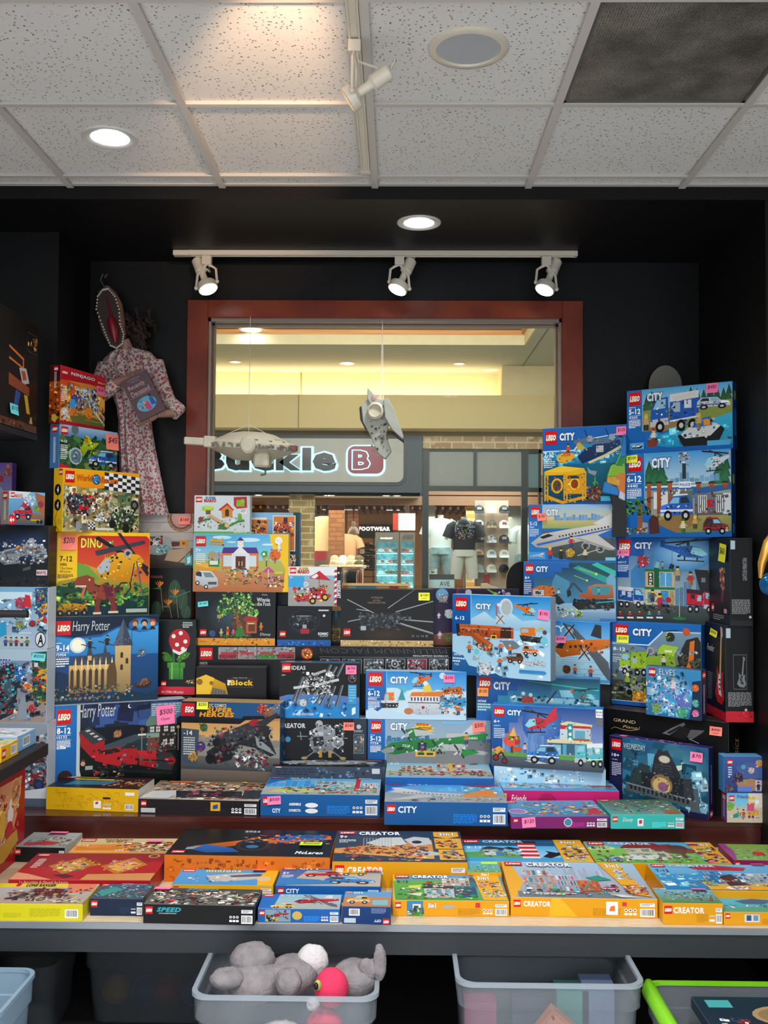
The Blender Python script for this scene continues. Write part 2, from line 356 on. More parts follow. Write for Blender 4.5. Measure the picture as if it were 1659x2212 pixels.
def train(a,x0,y0,x1,y1):
    with a.box(x0,y0,x1,y1):
        a.P([(0,6),(10,0),(26,26),(26,46),(12,56),(2,34)],'a01c22');a.P([(0,6),(10,-4),(28,24),(14,32)],'34383c')
        for i in range(4):a.P([(6+i*4,4+i*6),(10+i*4,2+i*6),(12+i*4,5+i*6),(8+i*4,7+i*6)],'b8bcc0')
        a.P([(16,46),(42,40),(46,62),(42,80),(16,64)],'b01e24');a.P([(20,46),(38,42),(43,50),(26,54)],'2a1416')
        a.P([(44,44),(58,38),(60,50),(60,78),(45,76)],'a81c22');a.P([(43,44),(50,34),(62,36),(58,46)],'26292c')
        a.P([(60,50),(82,54),(82,90),(62,80)],'c0242c','7c1418');a.P([(80,56),(96,60),(100,74),(96,96),(80,90)],'2c2f33');a.E(96,76,4.4,'8c2024');a.P([(58,66),(98,76),(98,79),(58,69)],'1a1a1a')
        a.bits(14,40,96,92,50,['b01e24','7a1216','1c1c1e','d03038','5c6064'],4,.4);a.P([(40,84),(98,98),(96,104),(40,90)],'1a1c1e')
def dino(a,x0,y0,x1,y1,c='8a3f2c'):
    with a.box(x0,y0,x1,y1):
        a.P([(60,35),(98,30),(80,46),(62,50)],'5c2430');a.P([(36,30),(60,22),(78,32),(82,52),(60,62),(42,58),(34,46)],c);a.P([(56,24),(76,30),(78,56),(64,60)],'5e2434')
        a.P([(0,22),(6,6),(26,0),(40,8),(40,36),(28,44),(24,28),(2,28)],c);a.P([(2,25),(24,28),(18,58),(12,54),(18,34)],'b86a4a')
        for i in range(7):a.P([(3+i*3,26),(4.5+i*3,31),(6+i*3,26)],'f0e8d8')
        a.E(30,12,2,'e0c040');a.P([(44,54),(54,58),(50,80),(54,94),(40,96),(42,74)],shade(c,.85));a.P([(66,54),(80,52),(84,74),(86,92),(70,94),(74,76)],'7a3030')
        a.P([(38,40),(46,44),(42,60),(36,62)],'a8583c');a.R(38,92,54,97,'d8c8b0');a.R(68,90,88,95,'d8c8b0');a.bits(34,26,80,58,12,[c,'5e2434','a85c40'],8)
def guitar(a,x0,y0,x1,y1,c='c01828',nk='cfa878',line=None):
    with a.box(x0,y0,x1,y1):
        a.P([(60,0),(76,2),(78,12),(68,16),(62,12)],line or nk);a.P([(62,10),(71,10),(62,62),(50,62)],line or nk)
        B=[(28,52),(42,60),(56,62),(78,58),(74,72),(86,90),(70,100),(34,98),(14,88),(30,70)]
        a.P(B,line or c);a.P([(44,62),(60,62),(56,76),(68,90),(44,88),(36,74)],'20242a' if line else 'd8d8d8')
        for i in range(3):a.R(44,68+i*6,58,70+i*6,line or '303030')
def blob(a,x,y,r,c,n=26,cols=None):a.E(x,y,r,c);a.bits(x-r,y-r*a.ar(),x+r,y+r*a.ar(),n,cols or [c],r*.4)
def starcol(a,n,y1=60,x0=0,x1=100):
    for i in range(n):a.E(RN.uniform(x0,x1),RN.uniform(0,y1),.35,'e8eef8',n=5);a.k -=1
def city(a,x0,y0,x1,y1,out='123a6a',c='eef2f6'):a.T('CiTY',x0,y0,x1,y1,c,.055,0,out,.045)
def info(a,x,y,x1,y1,age='6-12',num='60036',col='ffffff',n=5):
    h=(y1-y);a.lines(x,y,x1-(x1-x)*.2,y+h*.05,1,col);a.T(age,x,y+h*.08,x1,y+h*.34,col,.03);a.R(x,y+h*.39,x1,y+h*.405,col);a.T(num,x,y+h*.43,x+(x1-x)*.75,y+h*.54,col,.01)
    a.R(x,y+h*.58,x1,y+h*.59,col);a.lines(x,y+h*.63,x1,y+h,n,col)
# cartons
class Box:pass
def carton(label,O,rz,w_,d,h,cols,group=None,cat='toy box'):
    b=Box();b.w,b.d,b.h=w_,d,h;b.root=empty('toy_box',O,label,cat,group,rz);b.O=Vector(O);b.rz=rz;b.top=O[2]+h
    c=dict(front='333333',left='333333',right='333333',top='333333',back='222222',bottom='222222');c.update(cols)
    if isinstance(cols,dict) and 'all' in cols:
        for k in c:
            if k not in cols:c[k]=cols['all']
    q=MB();e=.0012;x0,y0,z0,x1,y1,z1=0,0,0,w_,d,h
    F_={'front':[(e,0,e),(w_-e,0,e),(w_-e,0,h-e),(e,0,h-e)],'back':[(w_-e,d,e),(e,d,e),(e,d,h-e),(w_-e,d,h-e)],
          'left':[(0,d-e,e),(0,e,e),(0,e,h-e),(0,d-e,h-e)],'right':[(w_,e,e),(w_,d-e,e),(w_,d-e,h-e),(w_,e,h-e)],
          'top':[(e,e,h),(w_-e,e,h),(w_-e,d-e,h),(e,d-e,h)],'bottom':[(e,d-e,0),(w_-e,d-e,0),(w_-e,e,0),(e,e,0)]}
    for k,p in F_.items():q.add(p,[(0,1,2,3)],c[k])
    def edge(a,b_,i,j,k,l):q.add([F_[a][i],F_[a][j],F_[b_][k],F_[b_][l]],[(3,2,1,0)],mixc(mixc(c[a],c[b_],.5),'dddddd',.22))
    edge('front','top',2,3,0,1);edge('front','left',3,0,1,2);edge('front','right',1,2,3,0);edge('front','bottom',0,1,2,3)
    edge('left','top',3,2,0,3);edge('right','top',2,3,2,1);edge('back','top',2,3,2,3)
    q.build('carton',INK,b.root);b.cols=c;return b
def face(b,f,y1=None):
    w_,d,h=b.w,b.d,b.h
    O,U,V,N={'front':((0,0,h),(w_,0,0),(0,0,-(y1 or h)),(0,-1,0)),'left':((0,d,h),(0,-d,0),(0,0,-h),(-1,0,0)),
                  'right':((w_,0,h),(0,d,0),(0,0,-h),(1,0,0)),'top':((0,d,h),(w_,0,0),(0,-d,0),(0,0,1))}[f]
    return Art(O,U,V,N)
NOTE={'p': 'ff7fae','r': 'ff8878','y': 'eef23c','c': '6fd8dc','o': 'ffa050','l': 'e6d85a'}
def note(b,f,x0,y0,x1,y1,k='p',t='$100',t2=None,rot=0,fc=None,y=None,names={'p': 'pink','r': 'salmon','y': 'yellow','c': 'turquoise','o': 'orange','l': 'pale yellow'}):
    a=face(b,f,y);a.k=330;ar=a.ar();c=fc or NOTE[k];cx,cy=(x0+x1)/2,(y0+y1)/2;cs,sn=math.cos(rot),math.sin(rot)
    def q(x,y):x -=cx;y=(y-cy)/ar;return (cx+x*cs-y*sn,cy+(x*sn+y*cs)*ar)
    me=[]
    for i in range(5):
        yy=y0+(y1-y0)*i/4;a.k=330+(i*i)*22;me+=[q(x0,yy),q(x1,yy)]
        a.v+=[a.m(*q(x0,yy)),a.m(*q(x1,yy))]
    for i in range(4):a.f.append((2*i,2*i+1,2*i+3,2*i+2));a.c.append(hx(c))
    a.k=560;w_=x1-x0;h=y1-y0
    if t:a.T(t,*(x0+w_*.15,y0+h*.2),*(x1-w_*.12,y0+h*(.5 if t2 else .62)),'3a2a40',0,.2,rot=rot)
    if t2:a.T(t2,x0+w_*.25,y0+h*.62,x1-w_*.25,y0+h*.82,'3a2a40',0,.2,rot=rot)
    o=a.build('price_note',b.root,PAPER);o['label']=names[k]+' sticky price note';return o
def S(label,xl,Yl,xr,Yr,yt,yb,d,cols,on=None,zb=None,vis=None,group=None):
    """carton standing on an edge; its front face seen between xl and xr"""
    a=at(xl,yt,Yl);r=at(xr,(yt+yb)/2,Yr);base=at(xl,yb,Yl).z
    z0=on.top if on is not None else (CAMH+zb if zb is not None else base)
    dx,dy=r.x-a.x,Yr-Yl;w_=math.hypot(dx,dy)
    b=carton(label,(a.x,Yl,z0),math.atan2(dy,dx),w_,d,a.z-z0,cols,group)
    b.vh = a.z-base if base > z0 else b.h          # height of the part the picture shows
    return b
def Ly(label,xl,yl,xr,yr,yt,yk,z,cols,on=None,group=None,dmax=None):
    """carton lying flat: xl,yl / xr,yr its near bottom corners, yt the near top edge at the left, yk the far top edge at the left"""
    z0=on.top if on is not None else CAMH+z
    A=onz(xl,yl,z0);B=onz(xr,yr,z0);dx,dy=B.x-A.x,B.y-A.y;w_=math.hypot(dx,dy)
    zt=at(xl,yt,A.y).z;K=onz(xl,yk,zt);d=K.y-A.y
    if dmax:d=min(d,dmax)
    b=carton(label,(A.x,A.y,z0),math.atan2(dy,dx),w_,d,zt-z0,cols,group)
    return b
def _call(s,x0,y0,x1,y1):
    a=s.p(x0,y0);b=s.p(x1,y1);return (a[0],a[1],b[0],b[1])
def _p(s,px,py):
    O=s.M @ s.O;R3_=s.M.to_3x3();U=R3_ @ s.U;V=R3_ @ s.V;n=R3_ @ s.N;d=ray(px,py);t=(O-EYE).dot(n)/d.dot(n);q=EYE+d*t-O
    return (q.dot(U)/U.length_squared*100,q.dot(V)/V.length_squared*100)
Art.__call__=_call;Art.p=_p
Art.LG=lambda s,x0,y0,x1,y1:(lambda q:s.logo(q[0],q[1],q[2]-q[0],q[3]-q[1]))(s(x0,y0,x1,y1))
Art.C=lambda s,px,py,r,c,**k:(lambda q,w_:s.E(q[0],q[1],w_,c,**k))(s.p(px,py),abs(s.p(px+r,py)[0]-s.p(px,py)[0]))
Art.PP=lambda s,pts,c,c2=None:s.P([s.p(*t) for t in pts],c,c2)
Art.LL=lambda s,pts,w,c:s.LN([s.p(*t) for t in pts],w,c)
_face=face
def face(b,f,y1=None):
    a=_face(b,f,y1);a.M=Matrix.Translation(b.O) @ Matrix.Rotation(b.rz,4,'Z');a.b=b;a.fn=f;return a
def end(a,name=None):return a.build(name or {'front': 'front_print','left': 'left_side_print','right': 'right_side_print','top': 'top_print'}[a.fn],a.b.root)
def npx(b,f,x0,y0,x1,y1,k='p',t='$100',t2=None,rot=0,**kw):
    a=face(b,f,kw.get('y'));q=a(x0,y0,x1,y1);return note(b,f,*q,k,t,t2,rot,**kw)
def citycol(a,px,age='6-12',num='60036',c='1668b8',c2='0f4c94',lw=None,n=5,iy=None):
    """blue column down to px with the red logo and the figures; px in photo pixels"""
    x=a.p(px,(0 if a.fn else 0)+1300)[0] if px>100 else px
    a.R(0,0,x,100,c,c2);a.R(x-.8,0,x,100,'5aa0d8')
    a.logo(x*.16,4,x*.68,None);info(a,x*.14,iy or 34,x*.9,74,age,num,n=n);return x
def edgeprint(b,f,txt=None,c='ffffff',stripe=None,bars=True,rot=False,seedy=1):
    """small print on a thin side of a carton"""
    a=face(b,f);tall=a.W<a.H
    if tall:
        a.logo(22,3,56);a.lines(38,30,62,88,26,c,.35)
    else:
        if txt:a.T(txt,6,22,26,62,c,.02)
        a.logo(1.5,14,22*a.H/a.W*1.2)
        if bars:a.bar(86,40,97,88);a.R(86,12,97,32,'e8e8e8');a.lines(87,16,96,30,2,'404040');a.recyc(74,40,83,84);a.lines(54,50,72,92,6,c,.45)
    end(a)
# the shop: walls, ceiling, window
def st(name,mb,mt,**k):return tag(mb.build(name,mt,**k),kind='structure')
WALL=mat('black_wall_paint','101011',.5,noise=.15,nscale=3,bump=.15,bscale=90,spec=.22)
NX0,NX1,PY,BY = -1.505,1.452,4.30,3.885           # niche sides,left pier face,bulkhead face
m=MB();m.box(NX0,WB,0,-1.02,WB+.12,SOF);m.box(.89,WB,0,1.6,WB+.12,SOF);m.box(-1.02,WB,0,.89,WB+.12,CAMH-.55);m.box(-1.02,WB,CAMH+1.195,.89,WB+.12,SOF);st('wall_back',m,WALL)
m=MB();m.box(-3.2,PY,0,NX0,WB+.12,SOF);m.box(-3.3,-2.0,0,-3.2,WB,CEIL);st('wall_left',m,WALL)
m=MB();m.box(NX1,BY,0,3.2,WB+.12,CEIL);m.box(3.2,-2.0,0,3.3,WB,CEIL);st('wall_right',m,WALL)
m=MB();m.box(-3.2,BY,SOF,NX1,WB+.12,SOF+.2);st('wall_bulkhead',m,WALL)
m=MB();m.box(-3.3,2.6,-.05,3.3,WB+.1,0);st('floor',m,mat('shaded_floor','1a1716',.9));m=MB();m.box(-3.3,-2,-.05,3.3,2.6,0);st('floor',m,mat('beige_tile_floor','d4d0cc',.5,noise=.06,nscale=5))  # shade under the display painted into the floor; unseen front half pale for bounce
ct=mat('mineral_tile','d4d4d2',.9,spec=.2)
nt=ct.node_tree;N=nt.nodes;K=nt.links;tc=N.new('ShaderNodeTexCoord')
v1=N.new('ShaderNodeTexVoronoi');v1.inputs['Scale'].default_value=72;K.new(tc.outputs['Object'],v1.inputs[0])
n1=N.new('ShaderNodeTexNoise');n1.inputs['Scale'].default_value=120;n1.inputs['Detail'].default_value=2;n1.inputs['Distortion'].default_value=1.2;K.new(tc.outputs['Object'],n1.inputs[0])
mm=N.new('ShaderNodeMath');mm.operation='MULTIPLY_ADD';mm.inputs[1].default_value=.62;K.new(n1.outputs[0],mm.inputs[0]);K.new(v1.outputs['Distance'],mm.inputs[2])
rr=N.new('ShaderNodeValToRGB');rr.color_ramp.elements[0].position=.44;rr.color_ramp.elements[1].position=.55
rr.color_ramp.elements[0].color=(*L3('77736e'),1);rr.color_ramp.elements[1].color=(*L3('e4e3e0'),1);K.new(mm.outputs[0],rr.inputs[0]);K.new(rr.outputs[0],N['Principled BSDF'].inputs['Base Color'])
bp=N.new('ShaderNodeBump');bp.inputs['Strength'].default_value=.5;bp.inputs['Distance'].default_value=.002;K.new(rr.outputs[0],bp.inputs['Height']);K.new(bp.outputs[0],N['Principled BSDF'].inputs['Normal'])
GX=[-.097+.61*k for k in range(-5,6)];GY=[3.77-.618*k for k in range(0,7)]
m=MB();m.box(-3.2,-.2,CEIL,3.2,BY,CEIL+.02);ceil=st('ceiling',m,ct)
m=MB()
for x in GX:m.box(x-.013,-.2,CEIL-.016,x+.013,BY,CEIL-.010);m.box(x-.006,-.2,CEIL-.010,x+.006,BY,CEIL+.001)
for i,y in enumerate(GY):m.box(-3.2,y-.011,CEIL-.015,3.2,y+.011,CEIL-.010);m.box(-3.2,y-.004,CEIL-.010,3.2,y+.004,CEIL+.001)
m.box(-3.2,BY-.022,CEIL-.008,3.2,BY,CEIL+.001)
m.build('grid_bar',mat('white_grid','cdc8c2',.5),ceil)
gx0,gx1,gy1,gy0=GX[6]+.012,GX[7]-.012,GY[1]-.012,GY[2]+.012
g=empty('return_air_grille',((gx0+gx1)/2,gy0,CEIL),'grey perforated return air grille set in the white tile ceiling','ceiling vent')
gm=mat('perforated_metal','4c4a46',.5,metal=.3);nt=gm.node_tree;N=nt.nodes;K=nt.links;tc=N.new('ShaderNodeTexCoord');v=N.new('ShaderNodeTexVoronoi');v.inputs['Scale'].default_value=130;v.inputs['Randomness'].default_value=.12
K.new(tc.outputs['Object'],v.inputs[0]);r=N.new('ShaderNodeValToRGB');r.color_ramp.elements[0].position=.30;r.color_ramp.elements[1].position=.42;r.color_ramp.elements[0].color=(*L3('161514'),1);r.color_ramp.elements[1].color=(*L3('96928a'),1)
n_=N.new('ShaderNodeTexNoise');n_.inputs['Scale'].default_value=6;K.new(tc.outputs['Object'],n_.inputs[0]);r2=N.new('ShaderNodeValToRGB');r2.color_ramp.elements[0].position=.35;r2.color_ramp.elements[1].position=.65;r2.color_ramp.elements[0].color=(.45,.43,.38,1);r2.color_ramp.elements[1].color=(1,.98,.9,1)
K.new(n_.outputs[0],r2.inputs[0]);mx=N.new('ShaderNodeMix');mx.data_type='RGBA';mx.blend_type='MULTIPLY';mx.inputs[0].default_value=1;K.new(v.outputs['Distance'],r.inputs[0]);K.new(r.outputs[0],mx.inputs[6]);K.new(r2.outputs[0],mx.inputs[7]);K.new(mx.outputs[2],N['Principled BSDF'].inputs['Base Color'])
m=MB();x0,x1,y0,y1=gx0-g.location.x,gx1-g.location.x,0,gy1-gy0
m.box(x0+.01,y0+.01,-.005,x1-.01,y1-.01,-.002);m.build('perforated_panel',gm,g)
m=MB();m.box(x0,y0,-.009,x1,y0+.012,-.001);m.box(x0,y1-.012,-.009,x1,y1,-.001);m.box(x0,y0,-.009,x0+.012,y1,-.001);m.box(x1-.012,y0,-.009,x1,y1,-.001);m.build('frame',mat('grille_frame','6a6862',.4,metal=.4),g)
WHT=mat('cream_metal','d8d0c0',.35,coat=.3);LED=mat('led_disc','ffffff',.4,emit='f4fbff',es=14)
p=onz(1012,103,CEIL);s_=empty('ceiling_speaker',(p.x,p.y,CEIL),'round ceiling speaker with a cream rim and grey mesh','ceiling speaker')
MB().lathe([(.118,0),(.118,-.004),(.112,-.009),(.094,-.009),(.090,-.003),(.090,0)],40).build('rim',WHT,s_,True)
MB().lathe([(.0,-.004),(.092,-.004)],36).build('mesh_cover',mat('speaker_mesh','b4b8bc',.6,bump=.3,bscale=400),s_)
def downlight(px,py,z,r,lab,e):
    p=onz(px,py,z);o=empty('recessed_downlight',(p.x,p.y,z),lab,'ceiling light')
    MB().lathe([(r,0),(r,-.004),(r*.97,-.007),(r*.72,-.006),(r*.66,-.001),(r*.66,0)],40).build('trim_ring',mat('white_ring','dedad4',.3,coat=.4),o,True)
    MB().lathe([(0,-.003),(r*.69,-.003)],32).build('lens',LED,o)
    lamp('SPOT','downlight_lamp',(p.x,p.y,z-.02),e,(.95,.98,1),(p.x,p.y+.1,0),spot_size=2.3,spot_blend=.8,shadow_soft_size=.07)
downlight(238,296,CEIL,.098,'lit round downlight in the white tiled ceiling',30)
downlight(905,480,SOF,.094,'lit round downlight in the black soffit above the window',34)
for i,(x,y) in enumerate(((-.9,1.6),(.75,1.7),(-1.2,.4),(.5,.3))):  # downlights out of view, put in to light the shop and ceiling
    o=empty('recessed_downlight',(x,y,CEIL),'unseen lit round downlight in the tiled ceiling nearer the shop floor','ceiling light','downlights over the shop floor')
    MB().lathe([(.098,0),(.098,-.004),(.095,-.007),(.07,-.006),(.065,-.001),(.065,0)],40).build('trim_ring',MATS['white_ring'],o,True);MB().lathe([(0,-.003),(.067,-.003)],32).build('lens',LED,o)
    lamp('SPOT','downlight_lamp',(x,y,CEIL-.02),115,(1,.98,.965),(x,y+.35,0),spot_size=2.6,spot_blend=.7,shadow_soft_size=.07)
WOOD=mat('mahogany','823418',.4,nscale=3,c2='6a2614',stretch=(2,1,2),coat=.12,spec=.25)
W0,W1,WT,WBm=-1.022,.888,CAMH+1.196,CAMH-.55
m=MB();m.box(W0,WB-.03,WBm,W0+.10,WB+.002,WT);m.box(W1-.10,WB-.03,WBm,W1,WB+.002,WT);m.box(W0+.1,WB-.03,WT-.085,W1-.1,WB+.002,WT);m.box(W0+.1,WB-.03,WBm,W1-.1,WB+.002,WBm+.1)
win=st('window_1',m,WOOD,bevel=.002)
m=MB();a,b,t=W0+.098,W1-.098,WT-.083
for q,y in ((0,WB-.005),(.008,WB+.05)):
    m.box(a+q,y,WBm+.1,a+q+.014,y+.04,t-q);m.box(b-q-.014,y,WBm+.1,b-q,y+.04,t-q);m.box(a+q,y,t-q-.018,b-q,y+.04,t-q)
m.build('metal_frame',mat('bronze_frame','8a7a70',.35,metal=.6),win,bevel=.001)
gl=bpy.data.materials.new('window_glass');gl.use_nodes=True;N=gl.node_tree.nodes;K=gl.node_tree.links;N.remove(N['Principled BSDF'])
t_=N.new('ShaderNodeBsdfTransparent');t_.inputs[0].default_value=(.97,.985,.975,1);g_=N.new('ShaderNodeBsdfGlossy');g_.inputs['Roughness'].default_value=0;fr=N.new('ShaderNodeFresnel');fr.inputs[0].default_value=1.18;mx=N.new('ShaderNodeMixShader')
K.new(fr.outputs[0],mx.inputs[0]);K.new(t_.outputs[0],mx.inputs[1]);K.new(g_.outputs[0],mx.inputs[2]);K.new(mx.outputs[0],N['Material Output'].inputs[0])
m=MB();m.box(a+.01,WB+.07,WBm,b-.01,WB+.076,t);m.build('pane',gl,win)
LAM=mat('oak_laminate','d8c6a8',.35,c2='c4ad8a',nscale=10,stretch=(1.5,14,14),bump=.05)
TZ,RZ=CAMH-1.18,CAMH-1.078
TAB=empty('display_platform',(0,3.1,TZ),'long low display platform with pale oak top and charcoal apron','table')
A=onz(0,1990,TZ);B=onz(1659,2004,TZ);A=Vector((A.x-.6,A.y,0));B=Vector((B.x+.6,B.y,0))
ty=TAB.location.y
m=MB();m.prism([(A.x,A.y-ty,-.018),(B.x,B.y-ty,-.018),(1.60,B.y-ty,-.018)][:2]+[(B.x,BY-.005-ty,-.018),(NX1-.006,BY-.005-ty,-.018),(NX1-.006,WB-.006-ty,-.018),(NX0+.006,WB-.006-ty,-.018),(NX0+.006,PY-.006-ty,-.018),(A.x,PY-.006-ty,-.018)],(0,0,.018));m.build('top',LAM,TAB)
m=MB();m.prism([(A.x,A.y-ty-.004,-.021),(B.x,B.y-ty-.004,-.021),(B.x,B.y-ty,-.021),(A.x,A.y-ty,-.021)],(0,0,.0205));m.build('edge_trim',mat('alu_trim','9aa0a6',.35,metal=.7),TAB)
m=MB();m.prism([(A.x,A.y-ty+.003,-.095),(B.x,B.y-ty+.003,-.095),(B.x,B.y-ty+.03,-.095),(A.x,A.y-ty+.03,-.095)],(0,0,.075));m.build('apron',mat('charcoal_apron','262a2e',.5),TAB)
m=MB()
for x in (-1.75,1.6):m=MB();m.box(x,3.25-ty,-TZ+.001,x+.05,3.3-ty,-.019);m.build('leg',mat('black_steel','161618',.5),TAB)
RIS=empty('display_riser',(0,3.93,TZ+.0005),'dark mahogany step running along the back of the display platform','shelf')
MAH=mat('dark_mahogany','4a1c18',.3,noise=.4,nscale=4,stretch=(.6,8,8),coat=.4)
A=onz(60,1762,RZ);B=onz(1645,1776,RZ);ry=RIS.location.y;h=RZ-TZ
m=MB();m.prism([(-1.95,A.y-ry,h-.02),(B.x,B.y-ry,h-.02),(B.x,PY-.05-ry,h-.02),(-1.95,PY-.05-ry,h-.02)],(0,0,.0195));m.prism([(NX0+.01,PY-.05-ry,h-.02),(NX1-.01,PY-.05-ry,h-.02),(NX1-.01,WB-.01-ry,h-.02),(NX0+.01,WB-.01-ry,h-.02)],(0,0,.0195));m.build('top',MAH,RIS)
m=MB();m.prism([(-1.95,A.y-ry+.004,0),(B.x-.002,B.y-ry+.004,0),(B.x-.002,B.y-ry+.024,0),(-1.95,A.y-ry+.024,0)],(0,0,h-.021));m.build('front_board',MAH,RIS)
BLK=mat('black_board','121214',.6)
def step(i,x0,x1,y0,y1,z):m=MB();m.box(x0,y0,RZ+.0005,x1,y1,CAMH+z-.002);st('trim_%d' % i,m,BLK)  # unseen black riser steps that hold up boxes, not trim
STEPS=[(-1.28,-.93,4.50,4.73,-.675),(.27,.505,4.59,4.73,-.452),(.69,1.0,4.50,4.73,-.606),(1.2,1.36,4.64,4.73,.052)]
for i,q in enumerate(STEPS):step(i+8,*q)
# track lights
def head(loc,ax,lab,group,lit=1,e=14,yoke=.075,cone=1.5,wc=(1,.78,.55)):
    """loc: underside of the track; ax: the way the lamp points"""
    o=empty('track_spotlight',loc,lab,'spotlight',group);ax=Vector(ax).normalized()
    m=MB();m.box(-.018,-.014,-.034,.018,.014,0);m.build('track_adapter',WHT,o,bevel=.002)
    pv=Vector((0,0,-.034-yoke));sx=Vector((1,0,0)) if abs(ax.x)<.8 else Vector((0,1,0));sd=(sx-ax*ax.dot(sx)).normalized()
    m=MB()
    for k in (1,-1):
        e1=pv+sd*k*.041;m.tube([(0,0,-.03),Vector((0,0,-.045))+sd*k*.02,Vector((0,0,-.06))+sd*k*.036,e1],.005,6);m.sph(e1,.008)
    m.build('yoke',WHT,o,True)
    m=MB();c=pv-ax*.004
    m.lathe([(.0,-.115),(.019,-.115),(.0225,-.111),(.0225,-.06),(.017,-.055),(.013,-.05),(.013,-.012),(.024,-.006),(.036,0),(.0375,.004),(.0375,.024),(.034,.026),(.033,.018)],28,c,ax);m.build('lamp_housing',WHT,o,True)
    m=MB();m.lathe([(.0,.019),(.033,.017)],28,c,ax);m.build('lens',mat('hot_lens','fff4e8',.4,emit='ffe2c4',es=22) if lit else mat('dim_lens','ffe0a0',.3,emit='ffc060',es=1.2),o)
    b_=c-ax*.112
    m=MB();m.tube([b_+Vector((.012,0,.008)),b_+Vector((.02,-.01,.03)),b_+Vector((0,0,.03))*.5+Vector((0,0,-.03))*.5,(.012,0,-.06),(.006,0,-.034)],.0035,6);m.build('cable',WHT,o,True)
    if lit:lamp('SPOT','track_lamp',Vector(loc)+c+ax*.03,e,wc,Vector(loc)+c+ax,spot_size=cone,spot_blend=.8,shadow_soft_size=.03)
    return o
p0=onz(375,540,SOF);p1=onz(1245,545,SOF);TY=(p0.y+p1.y)/2
T1=empty('light_track',((p0.x+p1.x)/2,TY,SOF),'cream light track fixed under the black soffit above the window','light track')
hl=(p1.x-p0.x)/2
m=MB();m.box(-hl,-.017,-.02,hl,.017,-.0005);m.box(-hl,-.017,-.024,hl,-.010,-.02);m.box(-hl,.010,-.024,hl,.017,-.02);m.build('rail',WHT,T1,bevel=.001)
MB().box(-hl-.002,-.019,-.025,-hl+.075,.019,-.001).build('end_cap',WHT,T1,bevel=.002);MB().box(hl-.012,-.019,-.025,hl+.002,.019,-.001).build('end_cap',WHT,T1,bevel=.002)
for (px,lx,lab) in ((447,.42,'lit cream spotlight on the track at the window left'),(858,-.42,'lit cream spotlight on the track above the window middle'),(1175,-.42,'lit cream spotlight on the track at the window right')):
    q=at(px+(0 if lx>0 else 5),560,TY);head((q.x,TY,SOF-.025),(lx,-.34,-1),lab,'lit spotlights above the window',e=34).scale=(1.25,)*3
p=onz(800,208,CEIL);TX=-.128
T2=empty('light_track',(TX,3.0,CEIL),'cream light track running along the white tile ceiling','light track')
m=MB();m.box(-.017,-1.6,-.02,.017,.71,-.006);m.box(-.017,-1.6,-.024,-.010,.71,-.02);m.box(.010,-1.6,-.024,.017,.71,-.02);m.build('rail',WHT,T2,bevel=.001)
m=MB();m.box(-.019,.69,-.026,.019,.713,-.005);m.build('end_cap',WHT,T2)
q=onz(764,70,CEIL);head((TX,q.y,CEIL-.024),(-.80,.12,-.52),'cream spotlight hanging from the ceiling track, seen from behind',None,0,yoke=.125)
head((TX,1.88,CEIL-.024),(-.30,1.15,.25),'cream spotlight turned up at the ceiling tiles',None,1,75,yoke=.2,cone=.52,wc=(1,.62,.36))
# the mall beyond the window
SY=17.0
def X(px,Y=SY):return at(px,1100,Y).x
def Z(py,Y=SY):return at(858,py,Y).z
CRM=mat('cream_plaster','d8c8a0',.8,noise=.05);GRN=mat('mall_ceiling','acb0a6',.8);TAN=mat('tan_panel','c9b582',.7)
zc=Z(803,17.3);ty0=15.0;tx1=X(1135,15.0)
m=MB();m.box(-6,ty0,zc,tx1,17.4,zc+.1);m.box(tx1,5,zc,7,17.4,zc+.1);m.box(-6,4.9,zc+.9,tx1,ty0,zc+1.0);st('ceiling',m,GRN)
m=MB();m.box(-6,ty0-.02,zc,tx1,ty0,zc+.15);m.box(tx1-.02,5,zc,tx1,ty0,zc+.18);t1=st('trim_1',m,CRM)
m=MB();m.box(-6,ty0+.02,zc+.15,tx1,ty0+.06,zc+.9);m.box(tx1-.06,5,zc+.18,tx1,ty0,zc+.9);t2=st('trim_2',m,mat('warm_timber','d89a58',.5,c2='c78544',nscale=3,stretch=(.3,1,9)))
m=MB()
for k in range(3):m.box(-6,ty0-.01,zc+.24+.14*k,tx1,ty0+.02,zc+.255+.14*k)
m.build('reveal',mat('dark_reveal','54402c',.6),t2)
m=MB();m.box(X(1204,13),5,zc-.004,X(1204,13)+.02,17.2,zc-.001);tag(m.build('trim_3',mat('seam','6f7464',.7)),kind='structure')
zf0_=Z(853,16.6)-.05
m=MB();m.box(-6,17.4,Z(870),7,17.5,zc+.05);m.box(X(1080,17.0),16.7,zf0_,X(1080,17.0)+2.9,17.4,zc);st('wall_mall_upper',m,CRM)
zf1,zf0=Z(853,16.6),Z(925,16.6)
m=MB();m.box(-6,16.6,zf0,7,16.7,zf1);m.box(-6,16.7,zf0,7,17.2,zf0+.1);f_=st('wall_fascia',m,TAN)
m=MB()
for px in (643,):m.box(X(px,16.6)-.008,16.592,zf0,X(px,16.6)+.008,16.6,zf1);m.box(X(px+5,17.4)-.008,17.39,zf1-.2,X(px+5,17.4)+.008,17.4,zc)
m.build('panel_joint',mat('joint','8c7c54',.7),f_)
o=empty('cove_light',(-1.9,17.15,zf1-.03),'warm strip light glowing along the ledge over the shopfront','strip light')
m=MB();m.box(-4.1,-.03,-.02,X(1075,17.15)+1.9,.03,.0);m.build('strip',mat('warm_strip','fff0c0',.5,emit='ffe4a0',es=8),o)
lamp('AREA','cove_lamp',(-1.9,17.15,zf1),34,(1,.80,.50),(-1.9,17.6,zf1+1.2),shape='RECTANGLE',size=7.2,size_y=.1)
